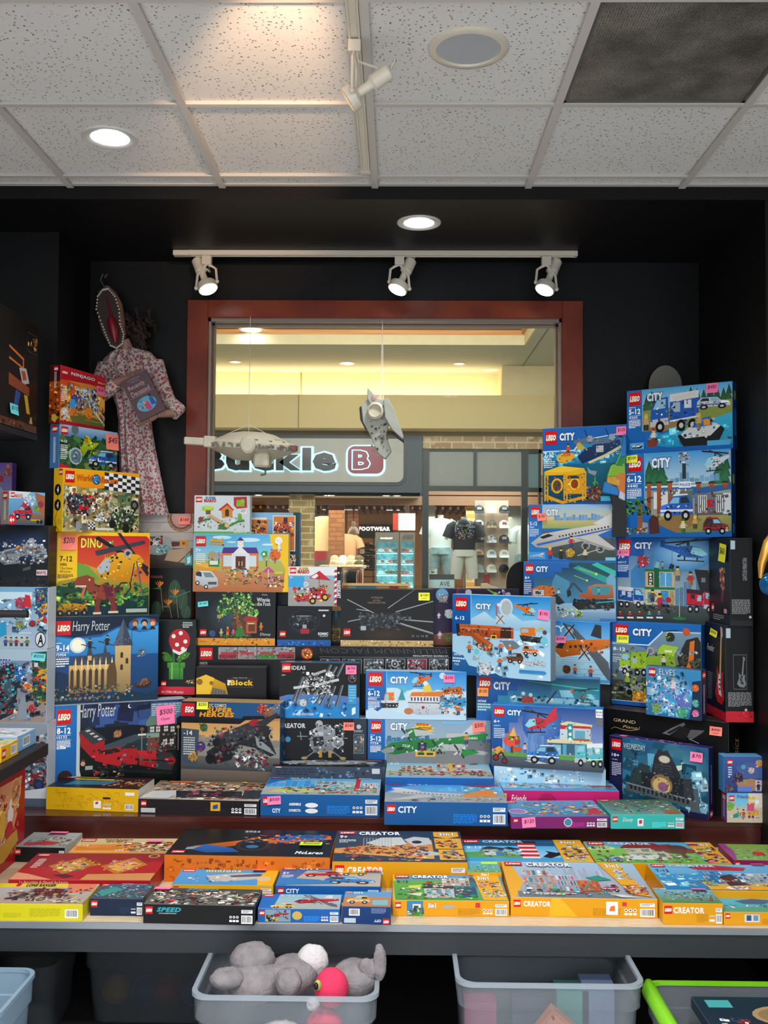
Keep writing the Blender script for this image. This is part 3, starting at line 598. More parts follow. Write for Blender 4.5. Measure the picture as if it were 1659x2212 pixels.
m=MB();m.box(-6,17.1,Z(945),7,17.2,zf0+.01);st('wall_mall_band',m,mat('band','8c8468',.8))
for px,py,r in ((538,719,.0),(508,781,.09),(750,784,.12),(992,785,.09)):
    q=onz(px,py,zc) if r else Vector((X(538,14.85),14.85,zc+.2));r=r or .17
    o=empty('recessed_downlight',(q.x,q.y,q.z-.001),{538: 'large lit downlight high in the raised mall ceiling',508: 'small half lit downlight at the left of the mall ceiling',750: 'bright round downlight in the middle of the mall ceiling',992: 'small half lit downlight at the right of the mall ceiling'}[px],'ceiling light')
    MB().lathe([(r*1.15,0),(r*1.12,-.01),(r*.9,-.012),(r*.88,0)],24).build('trim_ring',WHT,o);MB().lathe([(0,-.006),(r*.9,-.006)],24).build('lens',LED if r>.1 else mat('dim_led','e0e0d8',.4,emit='fffff0',es=1.6),o)
# sign panel
SG=empty('shop_sign',(X(690),SY,Z(1045)),'large pale rounded sign panel with backlit black letters and a red emblem','sign')
def rr_(x0,z0,x1,z1,r,n=6):
    p=[]
    for cx,cz,a0 in ((x1-r,z1-r,0),(x0+r,z1-r,90),(x0+r,z0+r,180),(x1-r,z0+r,270)):
        for k in range(n+1):a=math.radians(a0+90*k/n);p.append((cx+r*math.cos(a),0,cz+r*math.sin(a)))
    return p
def loc(pts,o,dy=0):return [(p[0]-o.location.x,p[1]+dy,p[2]-o.location.z) for p in pts]
m=MB();m.box(-6,SY+.02,Z(1048),X(912),SY+.3,Z(941));m.box(-6,SY+.02,Z(1066),X(912),SY+.9,Z(1048));SB=st('wall_shopfront',m,mat('slate_panel','444f58',.5,noise=.1,nscale=2))
P1=rr_(X(300),Z(1049),X(877),Z(941),.16);P2=rr_(X(306),Z(1042),X(871),Z(948),.12)
MB().prism(loc(P1,SG),(0,.03,0)).build('border',mat('dark_border','2c3230',.4),SG)
MB().prism(loc(P2,SG,-.02),(0,.03,0)).build('panel',mat('brushed_panel','b0b0aa',.45,noise=.06),SG)
def word(t,x0,y0,x1,y1,y,mt,name,off=.06,g=0,th=.05,parent=SG):
    vs_,fs=glyphs(t,off,0,g);m=MB();o=parent.location
    m.add([(X(x0)+(X(x1)-X(x0))*u-o.x,y,Z(y0)+(Z(y1)-Z(y0))*v-o.z) for u,v in vs_],fs);ob=m.build(name,mt,parent)
    if th:s=ob.modifiers.new('th','SOLIDIFY');s.thickness=th;s.offset=0
    return ob
HALO=mat('cyan_halo','c0ecff',.5,emit='98dcfa',es=1.15)
BL_=mat('black_letter','101214',.25)
for ch,x0,y0,x1,y1 in (('B',425,974,486,1018),('u',489,979,539,1019),('c',543,979,592,1019),('k',596,969,650,1018),('l',653,969,672,1018),('e',675,979,725,1019)):
    word(ch,x0-2,y0-2,x1+2,y1+2,-.035,HALO,'letter_halo',.035,.02,0);word(ch,x0,y0,x1,y1,-.07,BL_,'letter',.045,0,.04)
R1=rr_(X(750),Z(1025),X(829),Z(964),.13);R2=rr_(X(747),Z(1029),X(832),Z(962),.15);R3=rr_(X(751),Z(1024),X(828),Z(965),.12)
MB().prism(loc(R2,SG,-.035),(0,.004,0)).build('emblem_glow',HALO,SG)
MB().prism(loc(R3,SG,-.08),(0,.03,0)).build('emblem',mat('maroon','8c1f38',.3),SG)
word('B',761,974,799,1015,-.084,mat('emblem_line','b8ecff',.5,emit='8ad8ff',es=1.2),'emblem_letter',.05,.025,0);word('B',761,974,799,1015,-.088,MATS['maroon'],'emblem_letter_face',.05,-.012,0)
# soffit and entrance
m=MB();m.box(-6,SY+.02,Z(1066),X(908),18.6,Z(1064));st('trim_4',m,mat('entrance_soffit','d8cdb8',.7))
BRK=mat('buff_brick','b9a070',.9)
def brickmat(name,c1,c2,mo,sc):
    b=bpy.data.materials.new(name);b.use_nodes=True;N=b.node_tree.nodes;K=b.node_tree.links;tc=N.new('ShaderNodeTexCoord');mp=N.new('ShaderNodeMapping');mp.inputs['Rotation'].default_value=(math.radians(90),0,0)
    br=N.new('ShaderNodeTexBrick');br.inputs['Color1'].default_value=(*L3(c1),1);br.inputs['Color2'].default_value=(*L3(c2),1);br.inputs['Mortar'].default_value=(*L3(mo),1)
    br.inputs['Scale'].default_value=1;br.inputs['Brick Width'].default_value=.34*sc;br.inputs['Row Height'].default_value=.115*sc;br.inputs['Mortar Size'].default_value=.012*sc
    nz=N.new('ShaderNodeTexNoise');nz.inputs['Scale'].default_value=7;mx=N.new('ShaderNodeMix');mx.data_type='RGBA';mx.inputs[7].default_value=(*L3(mo),1);rp=N.new('ShaderNodeValToRGB');rp.color_ramp.elements[0].position=.55;rp.color_ramp.elements[1].position=.7
    K.new(tc.outputs['Object'],mp.inputs[0]);K.new(mp.outputs[0],br.inputs[0]);K.new(tc.outputs['Object'],nz.inputs[0]);K.new(nz.outputs[0],rp.inputs[0]);K.new(rp.outputs[0],mx.inputs[0]);K.new(br.outputs[0],mx.inputs[6])
    K.new(mx.outputs[2],N['Principled BSDF'].inputs['Base Color']);N['Principled BSDF'].inputs['Roughness'].default_value=.9;return b
BR1=brickmat('buff_brickwork','b39a68','a98c60','d8cca4',1);BR2=brickmat('brown_stonework','9a6f4c','86603f','7a5638',.8);BR3=brickmat('pale_brickwork','b8a184','a58a66','d2c4a4',1.1)
def pillar(px0,px1,y,top,mt,lab,dd=.35):
    o=empty('brick_pillar',(X((px0+px1)/2,y),y,0),lab,'pillar');w_=(X(px1,y)-X(px0,y))/2
    m=MB();m.box(-w_,0,0.002,w_,dd,Z(top,y));m.build('shaft',mt,o);return o
pillar(624,677,17.4,1062,BR1,'buff brick pillar with rough mortar at the shop entrance')
pillar(710,743,20,1068,BR2,'brown stone pillar inside the shop, left of the hanging lamp')
pillar(751,775,22.5,1100,BR2,'brown stone pillar behind the hanging metal lamp')
m=MB();m.box(-6,17.3,-.04,7,26,.001);st('floor',m,mat('shop_floor','b8a890',.4))
m=MB();m.box(-6,5,-.04,7,17.3,0);st('floor',m,mat('mall_floor','c8bca8',.25))
m=MB();m.box(-6,18.6,Z(1098,22)+.1,7,26,Z(1098,22)+.12);st('ceiling',m,mat('shop_ceiling','3c2418',.6))
m=MB()
for k in range(34):
    x=-3.6+k*.17;m.box(x,22,Z(1098,22)-.02,x+.05,25.6,Z(1098,22)+.04)
m.box(-6,18.6,Z(1093,19),5,18.75,Z(1062,19)+.3)
st('trim_5',m,mat('slats','8a6648',.6))
m=MB();m.box(-6,25.8,0,7,26,5);st('wall_shop_back',m,mat('warm_wall','d8ac74',.8,noise=.1))
FS=empty('footwear_sign',(X(825,25.65),25.65,Z(1160,25.65)),'dark sign board with white capital letters over the shoe shelves','sign')
X2=lambda px,Y:at(px,1100,Y).x
def slab(parent,px0,py0,px1,py1,Y,th,mt,name,bevel=0):
    o=parent.location;m=MB();m.box(X(px0,Y)-o.x,Y-o.y,Z(py1,Y)-o.z,X(px1,Y)-o.x,Y-o.y+th,Z(py0,Y)-o.z);return m.build(name,mt,parent,bevel=bevel)
DK=mat('dark_olive','45402e',.6)
slab(FS,774,1133,850,1162,25.65,.1,DK,'board')
def word2(t,x0,y0,x1,y1,Y,mt,name,parent,off=.05):
    vs_,fs=glyphs(t,off,0,0);m=MB();o=parent.location
    m.add([(X(x0,Y)+(X(x1,Y)-X(x0,Y))*u-o.x,Y-o.y,Z(y0,Y)+(Z(y1,Y)-Z(y0,Y))*v-o.z) for u,v in vs_],fs);return m.build(name,mt,parent)
WL=mat('lit_white','ffffff',.5,emit='fffaf0',es=1.1)
word2('FOOTWEAR',775,1138,843,1147,25.63,WL,'lettering',FS)
sh=empty('shoe_shelving',(X(795,24.2),24.2,0),'dark wall shelving holding pairs of shoes in the shop','shelving')
for py in (1184,1197,1208,1219,1232,1246):slab(sh,772,py,812,py+1.6,24.2,.35,DK,'shelf')
slab(sh,772,1162,774,1332,24.2,.35,DK,'side_panel');slab(sh,806,1162,808,1332,24.2,.35,DK,'side_panel')
def shoe(x,y,z,s,c,lab,group,rz=0):
    o=empty('shoe',(x,y,z),lab,'shoe',group,rz)
    m=MB();m.prism([(0,-.05*s,0),(.28*s,-.05*s,0),(.29*s,-.05*s,.03*s),(0,-.05*s,.035*s)],(0,.1*s,0));m.build('sole',mat('shoe_sole','e8e4d8',.6),o)
    m=MB();m.prism([(0.005,-.04*s,.035*s),(.28*s,-.04*s,.03*s),(.26*s,-.04*s,.06*s),(.16*s,-.04*s,.09*s),(.1*s,-.04*s,.13*s),(.0,-.04*s,.12*s)],(0,.08*s,0));m.build('upper',c,o,bevel=.006*s);return o
SH=[mat('shoe_'+c,c,.7) for c in ('b8a080','e0d8c8','6f4a30','3a3634','c8b8a0')]
for j,py in enumerate((1184,1197,1208,1219,1232)):
    for i in range(3):shoe(X(778+i*10,24.3),24.3,Z(py,24.2)+.002,1,SH[(i*2+j) % 5],'shoe on the dark wall shelving under the lettered board','shoes on the wall shelving')
for k,(a,b,t,lab) in enumerate(((811,862,1150,'tall glass eyewear cabinet with a lettered header'),(864,897,1150,'narrow glass eyewear cabinet with a striped header'))):
    Yc=19.6;cb=empty('display_cabinet',(X((a+b)/2,Yc),Yc,0),lab,'cabinet');GRY=mat('cabinet_grey','5a605c',.5)
    slab(cb,a,t,b,t+20,Yc,.5,GRY,'header');slab(cb,a,t+20,a+3,1367.5,Yc,.5,GRY,'side_panel');slab(cb,b-3,t+20,b,1367.5,Yc,.5,GRY,'side_panel');slab(cb,a+3,t+20,b-3,1350,Yc+.45,.05,mat('cabinet_back','8fb4b8',.5,noise=.4,nscale=12,c2='4a6068',emit='7fc4cc',es=.25),'back_panel')
    for j in range(5):slab(cb,a+3,1195+j*24,b-3,1196.5+j*24,Yc+.02,.4,mat('lit_edge','bff4f4',.3,emit='a0f0f0',es=.9),'shelf')
    if k==0:word2('OAKLEY',822,1161,849,1164.5,Yc-.01,WL,'lettering',cb)
    else:
        m=MB();o=cb.location
        for i in range(7):x=X(869+i*3.2,Yc)-o.x;z=Z(1165,Yc)-o.z;m.prism([(x,-.005,z),(x+.012,-.005,z),(x+.05,-.005,z+.09),(x+.038,-.005,z+.09)],(0,.004,0))
        m.build('stripe',mat('stripe_dark','2c302c',.6),cb)
    RN.seed(31+k)
    for j in range(5):
        for i in range(5 if k==0 else 3):
            x=X(a+8+i*8.2,Yc);z=Z(1195+j*24,Yc+.02)+.012;s_=RN.uniform(.8,1.2)
            o=tag(MB().tube([(-.07*s_,0,.07),(-.06*s_,-.02,.02),(-.01,-.03,.03),(0,-.03,.045),(.01,-.03,.03),(.06*s_,-.02,.02),(.07*s_,0,.07),(.0,-.03,.055),(-.07*s_,0,.07)],.011,5).build('sunglasses',mat('eyewear_'+RN.choice(['a','b','c','d']),RN.choice(['181c20','c04838','2a7a8a','d8e4e8','7a4a30']),.2),loc=(x,Yc+.15,z)),'pair of sunglasses on a glowing shelf of an eyewear cabinet','sunglasses','sunglasses in the cabinets')
o=empty('light_box',(X(880,21),21,Z(1140,21)),'bright white backlit panel above the glass cabinets','light panel')
slab(o,861,1109,897,1145,21,.1,mat('white_panel','ffffff',.5,emit='fff6ea',es=2.0),'face');MB().box(-.05,.03,.2,.05,.06,2.2).build('hanger',BLK,o);slab(o,849,1109,860,1145,21,.1,mat('red_panel','a82a20',.5),'red_side')
o=empty('pendant_lamp',(X(764,18.8),18.8,Z(1153,18.8)),'grey metal pendant lamp hanging inside the shop entrance','pendant lamp')
MB().lathe([(.115,0),(.11,.02),(.075,.10),(.04,.13),(.035,.22),(.0,.23)],20).build('shade',mat('pewter','7a7064',.4,metal=.4),o,True);MB().tube([(0,0,.22),(0,0,1.0)],.008,5).build('cord',BLK,o)
MB().lathe([(0,.01),(.10,.01)],16).build('bulb',mat('warm_bulb','fff0d0',.4,emit='ffe8c0',es=4),o)
for i,px in enumerate((625,646,700,745,752,758,770,838,845,860)):
    o=empty('shop_spotlight',(X(px,22),22,Z(1097,22)),'small bright spotlight under the slatted shop ceiling','spotlight','spotlights under the slatted ceiling')
    MB().lathe([(.0,-.05),(.04,-.05),(.045,0),(.03,.06),(0,.06)],10).build('housing',mat('spot_black','2a2624',.4),o);MB().lathe([(0,-.052),(.038,-.052)],10).build('lens',mat('spot_lens','ffffff',.4,emit='fff4e0',es=7),o)
for i,(px,py) in enumerate(((558,1057),(707,1058),(715,1063),(834,1058),(857,1061),(452,1058))):
    o=empty('recessed_downlight',(X(px,17.6),17.6,Z(1066)-.002),'small lit downlight in the entrance soffit under the sign','ceiling light','soffit lights under the sign');MB().lathe([(.085,0),(.08,-.01),(.06,-.01)],14).build('trim_ring',WHT,o);MB().lathe([(0,-.008),(.062,-.008)],12).build('lens',LED,o)
def shirt(o,w_,h,mt,name='shirt',sl=.35,y=0):
    """a hanging tee: body, sleeves, neckline as one cloth with depth"""
    vs_=[];rows=[];N_=20
    prof=[(0,.44,.10),(.25*h,.45,.11),(.5*h,.46,.12),(.72*h,.5,.13),(.88*h,.5,.11),(.97*h,.36,.08),(1.0*h,.16,.06)]
    m=MB()
    for z,a,b in prof:rows.append([(a*w_*math.cos(2*math.pi*k/N_),y+b*math.sin(2*math.pi*k/N_)*(1+.05*math.sin(k*4+z*9)),z) for k in range(N_)])
    vs_=[p for r in rows for p in r];m.add(vs_,[(i*N_+k,i*N_+(k+1) % N_,(i+1)*N_+(k+1) % N_,(i+1)*N_+k) for i in range(len(prof)-1) for k in range(N_)]+[tuple(range(N_))])
    for s in (1,-1):m.tube([(s*w_*.34,y,h*.88),(s*w_*.55,y,h*.80),(s*w_*(.55+sl*.35),y-.01,h*(.80-sl*.75))],[.085,.09,.10],10)
    return m.build(name,mt,o,True)
def figure(px,pneck,Yf,lab,top,legs,sc=1,head=False,floorz=None,sl=.4):
    z1=Z(pneck,Yf);o=empty('mannequin',(X(px,Yf),Yf,z1-.86*sc),lab,'mannequin');SKN=mat('mannequin_grey','b8b8b4',.4)
    MB().tube([(0,0,.80*sc),(0,0,.86*sc),(0,0,.90*sc)],[.06,.052,.058],12).build('neck',SKN,o,True)
    t=shirt(o,.52*sc,.74*sc,top,'shirt',sl);t.location=(0,0,.09*sc)
    m=MB()
    for s in (1,-1):m.tube([(s*.10,0,.16*sc),(s*.13,-.01,-.15*sc),(s*.15,0,-.42*sc)],[.125,.115,.10],14)
    m.tube([(0,0,.2*sc),(0,0,.06*sc)],[.19,.20],14);m.build('trousers',legs,o,True)
    MB().tube([(0,0,-.1),(0,.0,-.86)],.012,6).build('stand',mat('chrome','c0c4c4',.2,metal=.9),o);MB().lathe([(.18,-.9),(.18,-.88),(0,-.87)],20).build('base',MATS['chrome'],o)
    for s in (1,-1):MB().tube([(s*.29,-.02,.52*sc),(s*.33,-.03,.42*sc)],[.035,.03],8).build('arm',SKN,o,True)
    return o
TEE=mat('white_tee','e4f0ec',.8,noise=.06,nscale=6,bump=.2,bscale=12);DEN=mat('pale_denim','9fbcc0',.85,c2='7a9a9c',nscale=9);BLKT=mat('black_tee','181a1c',.8)
pt=mat('print_tee','17181a',.8);nt=pt.node_tree;N=nt.nodes;K=nt.links;tc=N.new('ShaderNodeTexCoord');v=N.new('ShaderNodeTexVoronoi');v.inputs['Scale'].default_value=42;K.new(tc.outputs['Object'],v.inputs[0])
sx=N.new('ShaderNodeVectorMath');sx.operation='DISTANCE';sx.inputs[1].default_value=(0,-.1,.46);K.new(tc.outputs['Object'],sx.inputs[0]);ls=N.new('ShaderNodeMath');ls.operation='LESS_THAN';ls.inputs[1].default_value=.19;K.new(sx.outputs['Value'],ls.inputs[0])
l2=N.new('ShaderNodeMath');l2.operation='LESS_THAN';l2.inputs[1].default_value=.34;K.new(v.outputs['Distance'],l2.inputs[0]);mu=N.new('ShaderNodeMath');mu.operation='MULTIPLY';K.new(ls.outputs[0],mu.inputs[0]);K.new(l2.outputs[0],mu.inputs[1])
mx=N.new('ShaderNodeMix');mx.data_type='RGBA';mx.inputs[6].default_value=(.01,.01,.012,1);K.new(v.outputs['Color'],mx.inputs[7]);K.new(mu.outputs[0],mx.inputs[0]);K.new(mx.outputs[2],N['Principled BSDF'].inputs['Base Color'])
figure(952,1116,18.25,'mannequin in a white tee and pale ripped jeans',TEE,DEN,.86)
f2=figure(1003,1120,17.75,'mannequin in a black printed tee and light cargo shorts',pt,mat('stone_shorts','c6cac0',.85,bump=.2,bscale=10),.84)
figure(1139,1130,18.1,'mannequin in a white tee behind the right mullion',TEE,DEN,.84)
def cap(x,y,z,c,brim,lab,group,s=1,patch=None):
    o=empty('cap',(x,y,z),lab,'cap',group);r=.10*s
    m=MB();n=14;prof=[(1,0),(1.0,.35),(.9,.75),(.62,1.08),(.25,1.25),(0,1.28)];m.lathe([(r*a,r*b) for a,b in prof],n);m.build('crown',c,o,True)
    m=MB();pts=[(r*1.02*math.cos(a),r*1.02*math.sin(a),.012) for a in [math.radians(200+14*k) for k in range(11)]]+[(r*1.0*math.cos(a),-r*.55+r*1.15*math.sin(a),-.035*s) for a in [math.radians(340-14*k) for k in range(11)]]
    m.prism(pts,(0,0,.006));m.build('brim',brim,o,True)
    if patch:m=MB();m.box(-.04,-r*1.04,r*.35,.04,-r*.92,r*.85);m.build('patch',patch,o)
    return o
cm={k:mat('cap_'+k,c,.8,**q) for k,c,q in (('black','16181a',{}),('cream','d4c8a8',{}),('white','e8f2f0',{}),('camo','8a8468',dict(c2='4a4632',nscale=40)),('marble','d8dcd8',dict(c2='5a5e60',nscale=30)),('grey','a8bcb8',{}),('brown','3a3434',{}))}
PB=empty('cap_display_board',(X(1061,18.1),18.1,Z(1265,18.1)),'tall peg board in the shop window hung with caps','display board')
slab(PB,1026,1080,1047,1265,18.1,.03,mat('peg_board','9a8e7c',.6,noise=.3,nscale=60),'peg_panel');slab(PB,1047,1080,1098,1265,18.1,.03,mat('tan_board','b39c84',.7),'tan_panel');slab(PB,1046,1240,1058,1265,18.06,.03,mat('red_strip','b02020',.5),'red_strip')
caps=[('black',0,'e'),('cream',0,0),('black',0,'e'),('white','black','b'),('camo',0,0),('white','white','r'),('black',0,'e'),('marble',0,0),('brown','black','e'),('cream','brown','r'),('white',0,'g'),('white',0,'y'),('grey',0,'e'),('white',0,'y'),('black',0,0)]
desc=['black cap with pale badge, top left of the peg board','cream cap at the top middle of the board','black cap with diamond badge, top right of the board','white cap with dark badge, second row left','camouflage cap in the second row middle','white cap with an orange patch, second row right','black cap at the left of the third row','grey marbled cap at the middle of the third row','dark brown cap at the right of the third row','cream cap with brown brim, fourth row left','white cap with grey lettering patch, fourth row middle','white cap with pale gold patch, fourth row right','grey green cap at the bottom left of the board','white cap with tan patch, bottom row middle','dark cap at the bottom right of the board']
PT={'e':mat('badge_pale','a8b0b0',.6),'b':mat('badge_dark','303438',.6),'r':mat('badge_orange','b0683c',.6),'g':mat('badge_grey','7f969c',.6),'y':mat('badge_gold','c8b87c',.6)}
for i,(c,br,pp) in enumerate(caps):
    px=1035+(i % 3)*27;py=1104+(i//3)*31.8;cap(X(px,17.95),17.97,Z(py,17.95),cm[c],cm[br] if br else cm[c],desc[i],'caps on the peg board',.93,PT[pp] if pp else None)
cap(X(1001,17.6),17.58,Z(1134,17.6),cm['black'],cm['black'],'black cap hung on the mannequin in the printed tee',None,.95,PT['b'])
FR=mat('green_black_frame','262c2a',.4)
fr_=empty('shop_window_frame',(X(1020),SY+.1,Z(1290)),'dark metal frame of the shop window across the mall','window frame')
def fb(a,b,c,d,n='bar'):slab(fr_,a,b,c,d,SY+.1,.12,FR,n)
fb(912,967,926,1400,'post');fb(926,967,1127,973,'rail');fb(926,1049,1127,1060,'rail');fb(1023,973,1029,1049,'post');fb(1127,967,1140,1400,'post');fb(1140,971,1200,977,'rail');fb(1140,1052,1200,1061,'rail');fb(1164,971,1169,1400,'post')
FG=mat('frosted_panel','9a9e9a',.5,noise=.12,nscale=30,stretch=(.3,1,6));slab(fr_,926,973,1023,1049,SY+.16,.03,FG,'frosted_pane');slab(fr_,1029,973,1127,1049,SY+.16,.03,FG,'frosted_pane');slab(fr_,1140,977,1164,1052,SY+.16,.03,mat('frosted_blue','6f8a90',.5),'frosted_pane')
m=MB();m.box(X(913),SY+.05,Z(968),X(1200),SY+.4,Z(941));st('wall_brick_band',m,BR3)
m=MB();m.box(X(1066,19),19,0,X(1300,19),19.1,Z(1058,19)+.1);m.box(X(926,19),19,0,X(940,19),19.1,Z(1058,19)+.1);st('wall_window_back',m,mat('grey_green_wall','aab4ac',.8))
m=MB();m.box(X(1008,20),20,0,X(1046,20),20.2,4.0);st('wall_lit_brick',m,brickmat('lit_brick','e0c088','d4a868','f0dca8',1))
m=MB();m.box(X(900,18),17.3,Z(1275)-.25,X(1200,18),19,Z(1275)-.16);st('trim_6',m,mat('window_plinth','8a8476',.5))
m=MB();m.box(X(1048,18.9),18.9,1,X(1062,18.9),18.95,3.4);st('trim_7',m,MATS['red_strip'])
sgn=empty('sale_poster',(X(955),SY+.35,Z(1290)),'pale blue sale poster with dark header standing in the shop window','poster')
slab(sgn,928,1247,982,1290,SY+.35,.02,mat('pale_poster','b8d8e4',.5),'sheet');slab(sgn,928,1240,982,1251,SY+.34,.02,mat('dark_header','3a4444',.5),'header')
a=Art((X(945)-sgn.location.x,-.02,Z(1252)-sgn.location.z),(X(982)-X(945),0,0),(0,0,Z(1290)-Z(1252)),(0,-1,0));a.T('AVE',20,12,78,38,'50605c',0);a.T('25%',6,52,92,90,'404c4c',.04);a.build('lettering',sgn)
sg2=empty('small_notice',(X(936),SY+.3,Z(1240)),'small white notice above the sale poster','notice');slab(sg2,928,1228,945,1240,SY+.3,.01,mat('notice_white','d0dcd4',.6),'sheet')
a=Art((X(928)-sg2.location.x,-.002,Z(1228)-sg2.location.z),(X(945)-X(928),0,0),(0,0,Z(1240)-Z(1228)),(0,-1,0));a.lines(15,15,85,40,2,'50585a');a.R(30,55,70,85,'505a5c');a.build('print',sg2)
for i,px in enumerate((1031,1040,1050)):shoe(X(px,17.6),17.6+.1*i,Z(1275)-.16+(.12 if i==1 else 0.002)-.0,1.15,SH[(1,4,1)[i]],['pale trainer at the left of the window shoe display','white trainer propped on top of the window shoe display','white and tan trainer at the right of the window display'][i],None)
m=MB();m.box(-.12,-.1,0,.12,.1,.115);tag(m.build('shoe_block',mat('block_grey','70706c',.6),loc=(X(1043,17.7),17.7,Z(1275)-.158)),'grey block under the propped white trainer','display block')
tb=empty('display_table',(X(735,19),19,0),'pale display table carrying rows of folded caps inside the entrance','table')
slab(tb,690,1223,790,1228,18.9,.8,mat('table_cream','d8c8b0',.5),'top');slab(tb,694,1228,698,1395,19,.05,WHT,'leg');slab(tb,782,1228,786,1395,19,.05,WHT,'leg')
RN.seed(5)
for j in range(2):
    for i in range(4):cap(X(722+i*18,19),18.98+.26*j,Z(1223,19)+.012+.085*j,cm[('cream','white','cream','camo')[i]],cm['cream'],'pale cap in the rows of caps on the entrance table','caps on the entrance table',.85)
rk=empty('garment_rack',(X(757,18.3),18.3,0),'white metal rack of hanging dark and pale garments','clothes rack')
o=rk.location
m=MB();x0,x1=X(738,18.3)-o.x,X(784,18.3)-o.x;zt=Z(1230,18.3);m.tube([(x0,0,.02),(x0,0,zt),(x1,0,zt),(x1,0,.02)],.016,6);m.build('rail',WHT,rk,True)
for i in range(11):
    c=['c8c4bc','d8d4cc','9a9690','1c1c1e','202022','161618','1c1c1e','242426','d0c8b8','c06a3c','c8784c'][i];x=X(742+i*3.9,18.3)
    q=MB().prism([(-.015,-.2,-.62),(.02,-.2,-.62),(.02,-.18,-.1),(.005,0,-.02),(-.015,-.18,-.1)],(0,.4,0)).build('hanging_garment',mat('garment_'+c,c,.85),loc=(x,18.3,zt-.002));tag(q,'garment hanging on the white rack inside the entrance','garment','garments on the white rack')
for i,(px,py,c,lab) in enumerate(((700,1130,'e8d8a8','cream shirt lit up on the left inner wall'),(683,1150,'b84858','pink shirt beside the buff brick pillar'),(694,1185,'8a8680','grey shirt on a stand behind the brick pillar'),(748,1165,'d8b890','tan shirt hanging between the stone pillars'))):
    o=empty('hanging_shirt',(X(px,20.4+.45*i),20.4+.45*i,Z(py,21)-.6),lab,'shirt');shirt(o,.5,.72,mat('shirt_'+c,c,.8),'cloth',.3);MB().tube([(0,0,.70),(0,0,Z(1098,22)+.1-o.location.z)],.008,5).build('hanger',BLK,o)
for i,(px,c) in enumerate(((655,'c8b090'),(470,'b05040'),(545,'d0c4b0'))):
    o=empty('hanging_shirt',(X(px,22+.4*i),22+.4*i,Z(1190,22)-.5),['tan shirt seen low behind the festive box','red shirt far left inside the shop','pale shirt inside the shop at the left'][i],'shirt');shirt(o,.5,.7,mat('shirt_'+c,c,.8),'cloth',.3);MB().tube([(0,0,.68),(0,0,Z(1098,22)+.1-o.location.z)],.008,5).build('hanger',BLK,o)
# hidden from view behind the boxes: the mall side walls
m=MB();m.box(-6.1,4.9,0,-6,26,6);st('wall_mall_left',m,CRM);m=MB();m.box(7,4.9,0,7.1,26,6);st('wall_mall_right',m,GRN)
m=MB();m.box(-6,WB+.125,0,-1.1,WB+.2,6);m.box(1.0,WB+.125,0,7,WB+.2,6);m.box(-1.1,WB+.125,CAMH+1.3,1.0,WB+.2,6);m.box(-1.1,WB+.125,0,1.0,WB+.2,CAMH-.56);st('wall_mall_near',m,CRM)
# left stack
RN.seed(11)
b=HP2=S('worn blue and black box with a red steam train picture, bottom of the left stack',118,4.20,400,4.43,1525,1706,.085,dict(all='16243c',left='0f4f8c',top='b8bcc0'),zb=-1.078)
a=face(b,'front');a.R(0,0,100,100,'0c141e');a.R(18,0,100,26,'1c2c50','16222e');a.bits(30,2,90,24,40,['26407a','3c5c9c','18244a'],16,.2)
hills(a,42,'0a1210',8,n=12,x0=16);a.P([(36,46),(60,36),(80,34),(82,40),(62,42),(40,58)],'3c4850');a.P([(40,56),(62,42),(80,42),(80,62),(44,66)],'123a44','0c2228')
a.R(0,0,16.5,100,'1570b8','0f549c');a.P([(16.5,0),(19,0),(19,70),(23,96),(20,100),(17,92),(16.5,70)],'b9c4c0')
a.LG(123,1534,154,1564);info(a,*a(123,1569,152,1618),'8-12','10132',n=6);a.T('706',*a(130,1612,142,1618),'ffffff')
a.T('Harry Potter',*a(171,1522,250,1556),'c8ccc8',-.002,.12)
with a.box(*a(312,1530,382,1622)):
    a.R(10,20,96,96,'3a3e3c');a.P([(6,30),(22,12),(90,10),(98,24),(96,34),(6,40)],'5f7a6c');a.R(8,56,50,66,'7c9484');a.R(46,40,96,94,'2a2020');a.R(10,66,46,96,'6a4038')
    for x,y in ((18,42),(36,42),(60,42),(80,44),(58,72),(78,72)):a.R(x,y,x+12,y+12,'c8ccc4');a.R(x+5.2,y,x+6.4,y+12,'30342f');a.R(x,y+5,x+12,y+6.4,'30342f')
    a.R(-8,50,-5,98,'7c7468');a.E(-6,46,6,'7a4a34');a.R(-18,56,6,60,'d8d4c0');a.R(102,50,105,98,'7c7468');a.E(103,46,5,'b89038');a.bits(4,60,96,98,40,['8a8a82','4a4440','2c2a28','b8b0a8'],8)
a.R(*a(326,1519,396,1546),'5c7486');a.lines(*a(328,1521,394,1544),6,'a8b8c4')
train(a,*a(171,1575,378,1668));a.E(*a.p(281,1525),1.6,'e8ecf4');a.E(*a.p(283,1524),1.5,'202c50')
blob(a,*a.p(254,1585),3,'a87848',22,['a83828','4a3a2c','8a6a4a','203040']);a.C(179,1645,5,'5a3420');a.C(179,1650,5,'c89878')
a.C(225,1672,9,'24282c');a.C(226,1674,5,'080a0c');a.E(*a.p(140,1680),5.5,'2a1a14');a.P([a.p(x,y) for x,y in ((130,1706),(133,1690),(150,1690),(155,1706))],'2c3c50')
a.R(*a(184,1655,200,1662),'9aa0a0');a.bits(*a(206,1655,270,1690),50,['3c3c40','8a7a6a','503828','24262a'],3);end(a)
edgeprint(b,'left');npx(b,'front',338,1524,376,1563,'p','$500','Open',-.06)
b=HP1=S('dark blue box with a sandstone castle and full moon picture in the left stack',112,4.22,342,4.40,1333,1521,.07,dict(all='0e2440',left='14181c',top='20406c'),on=HP2)
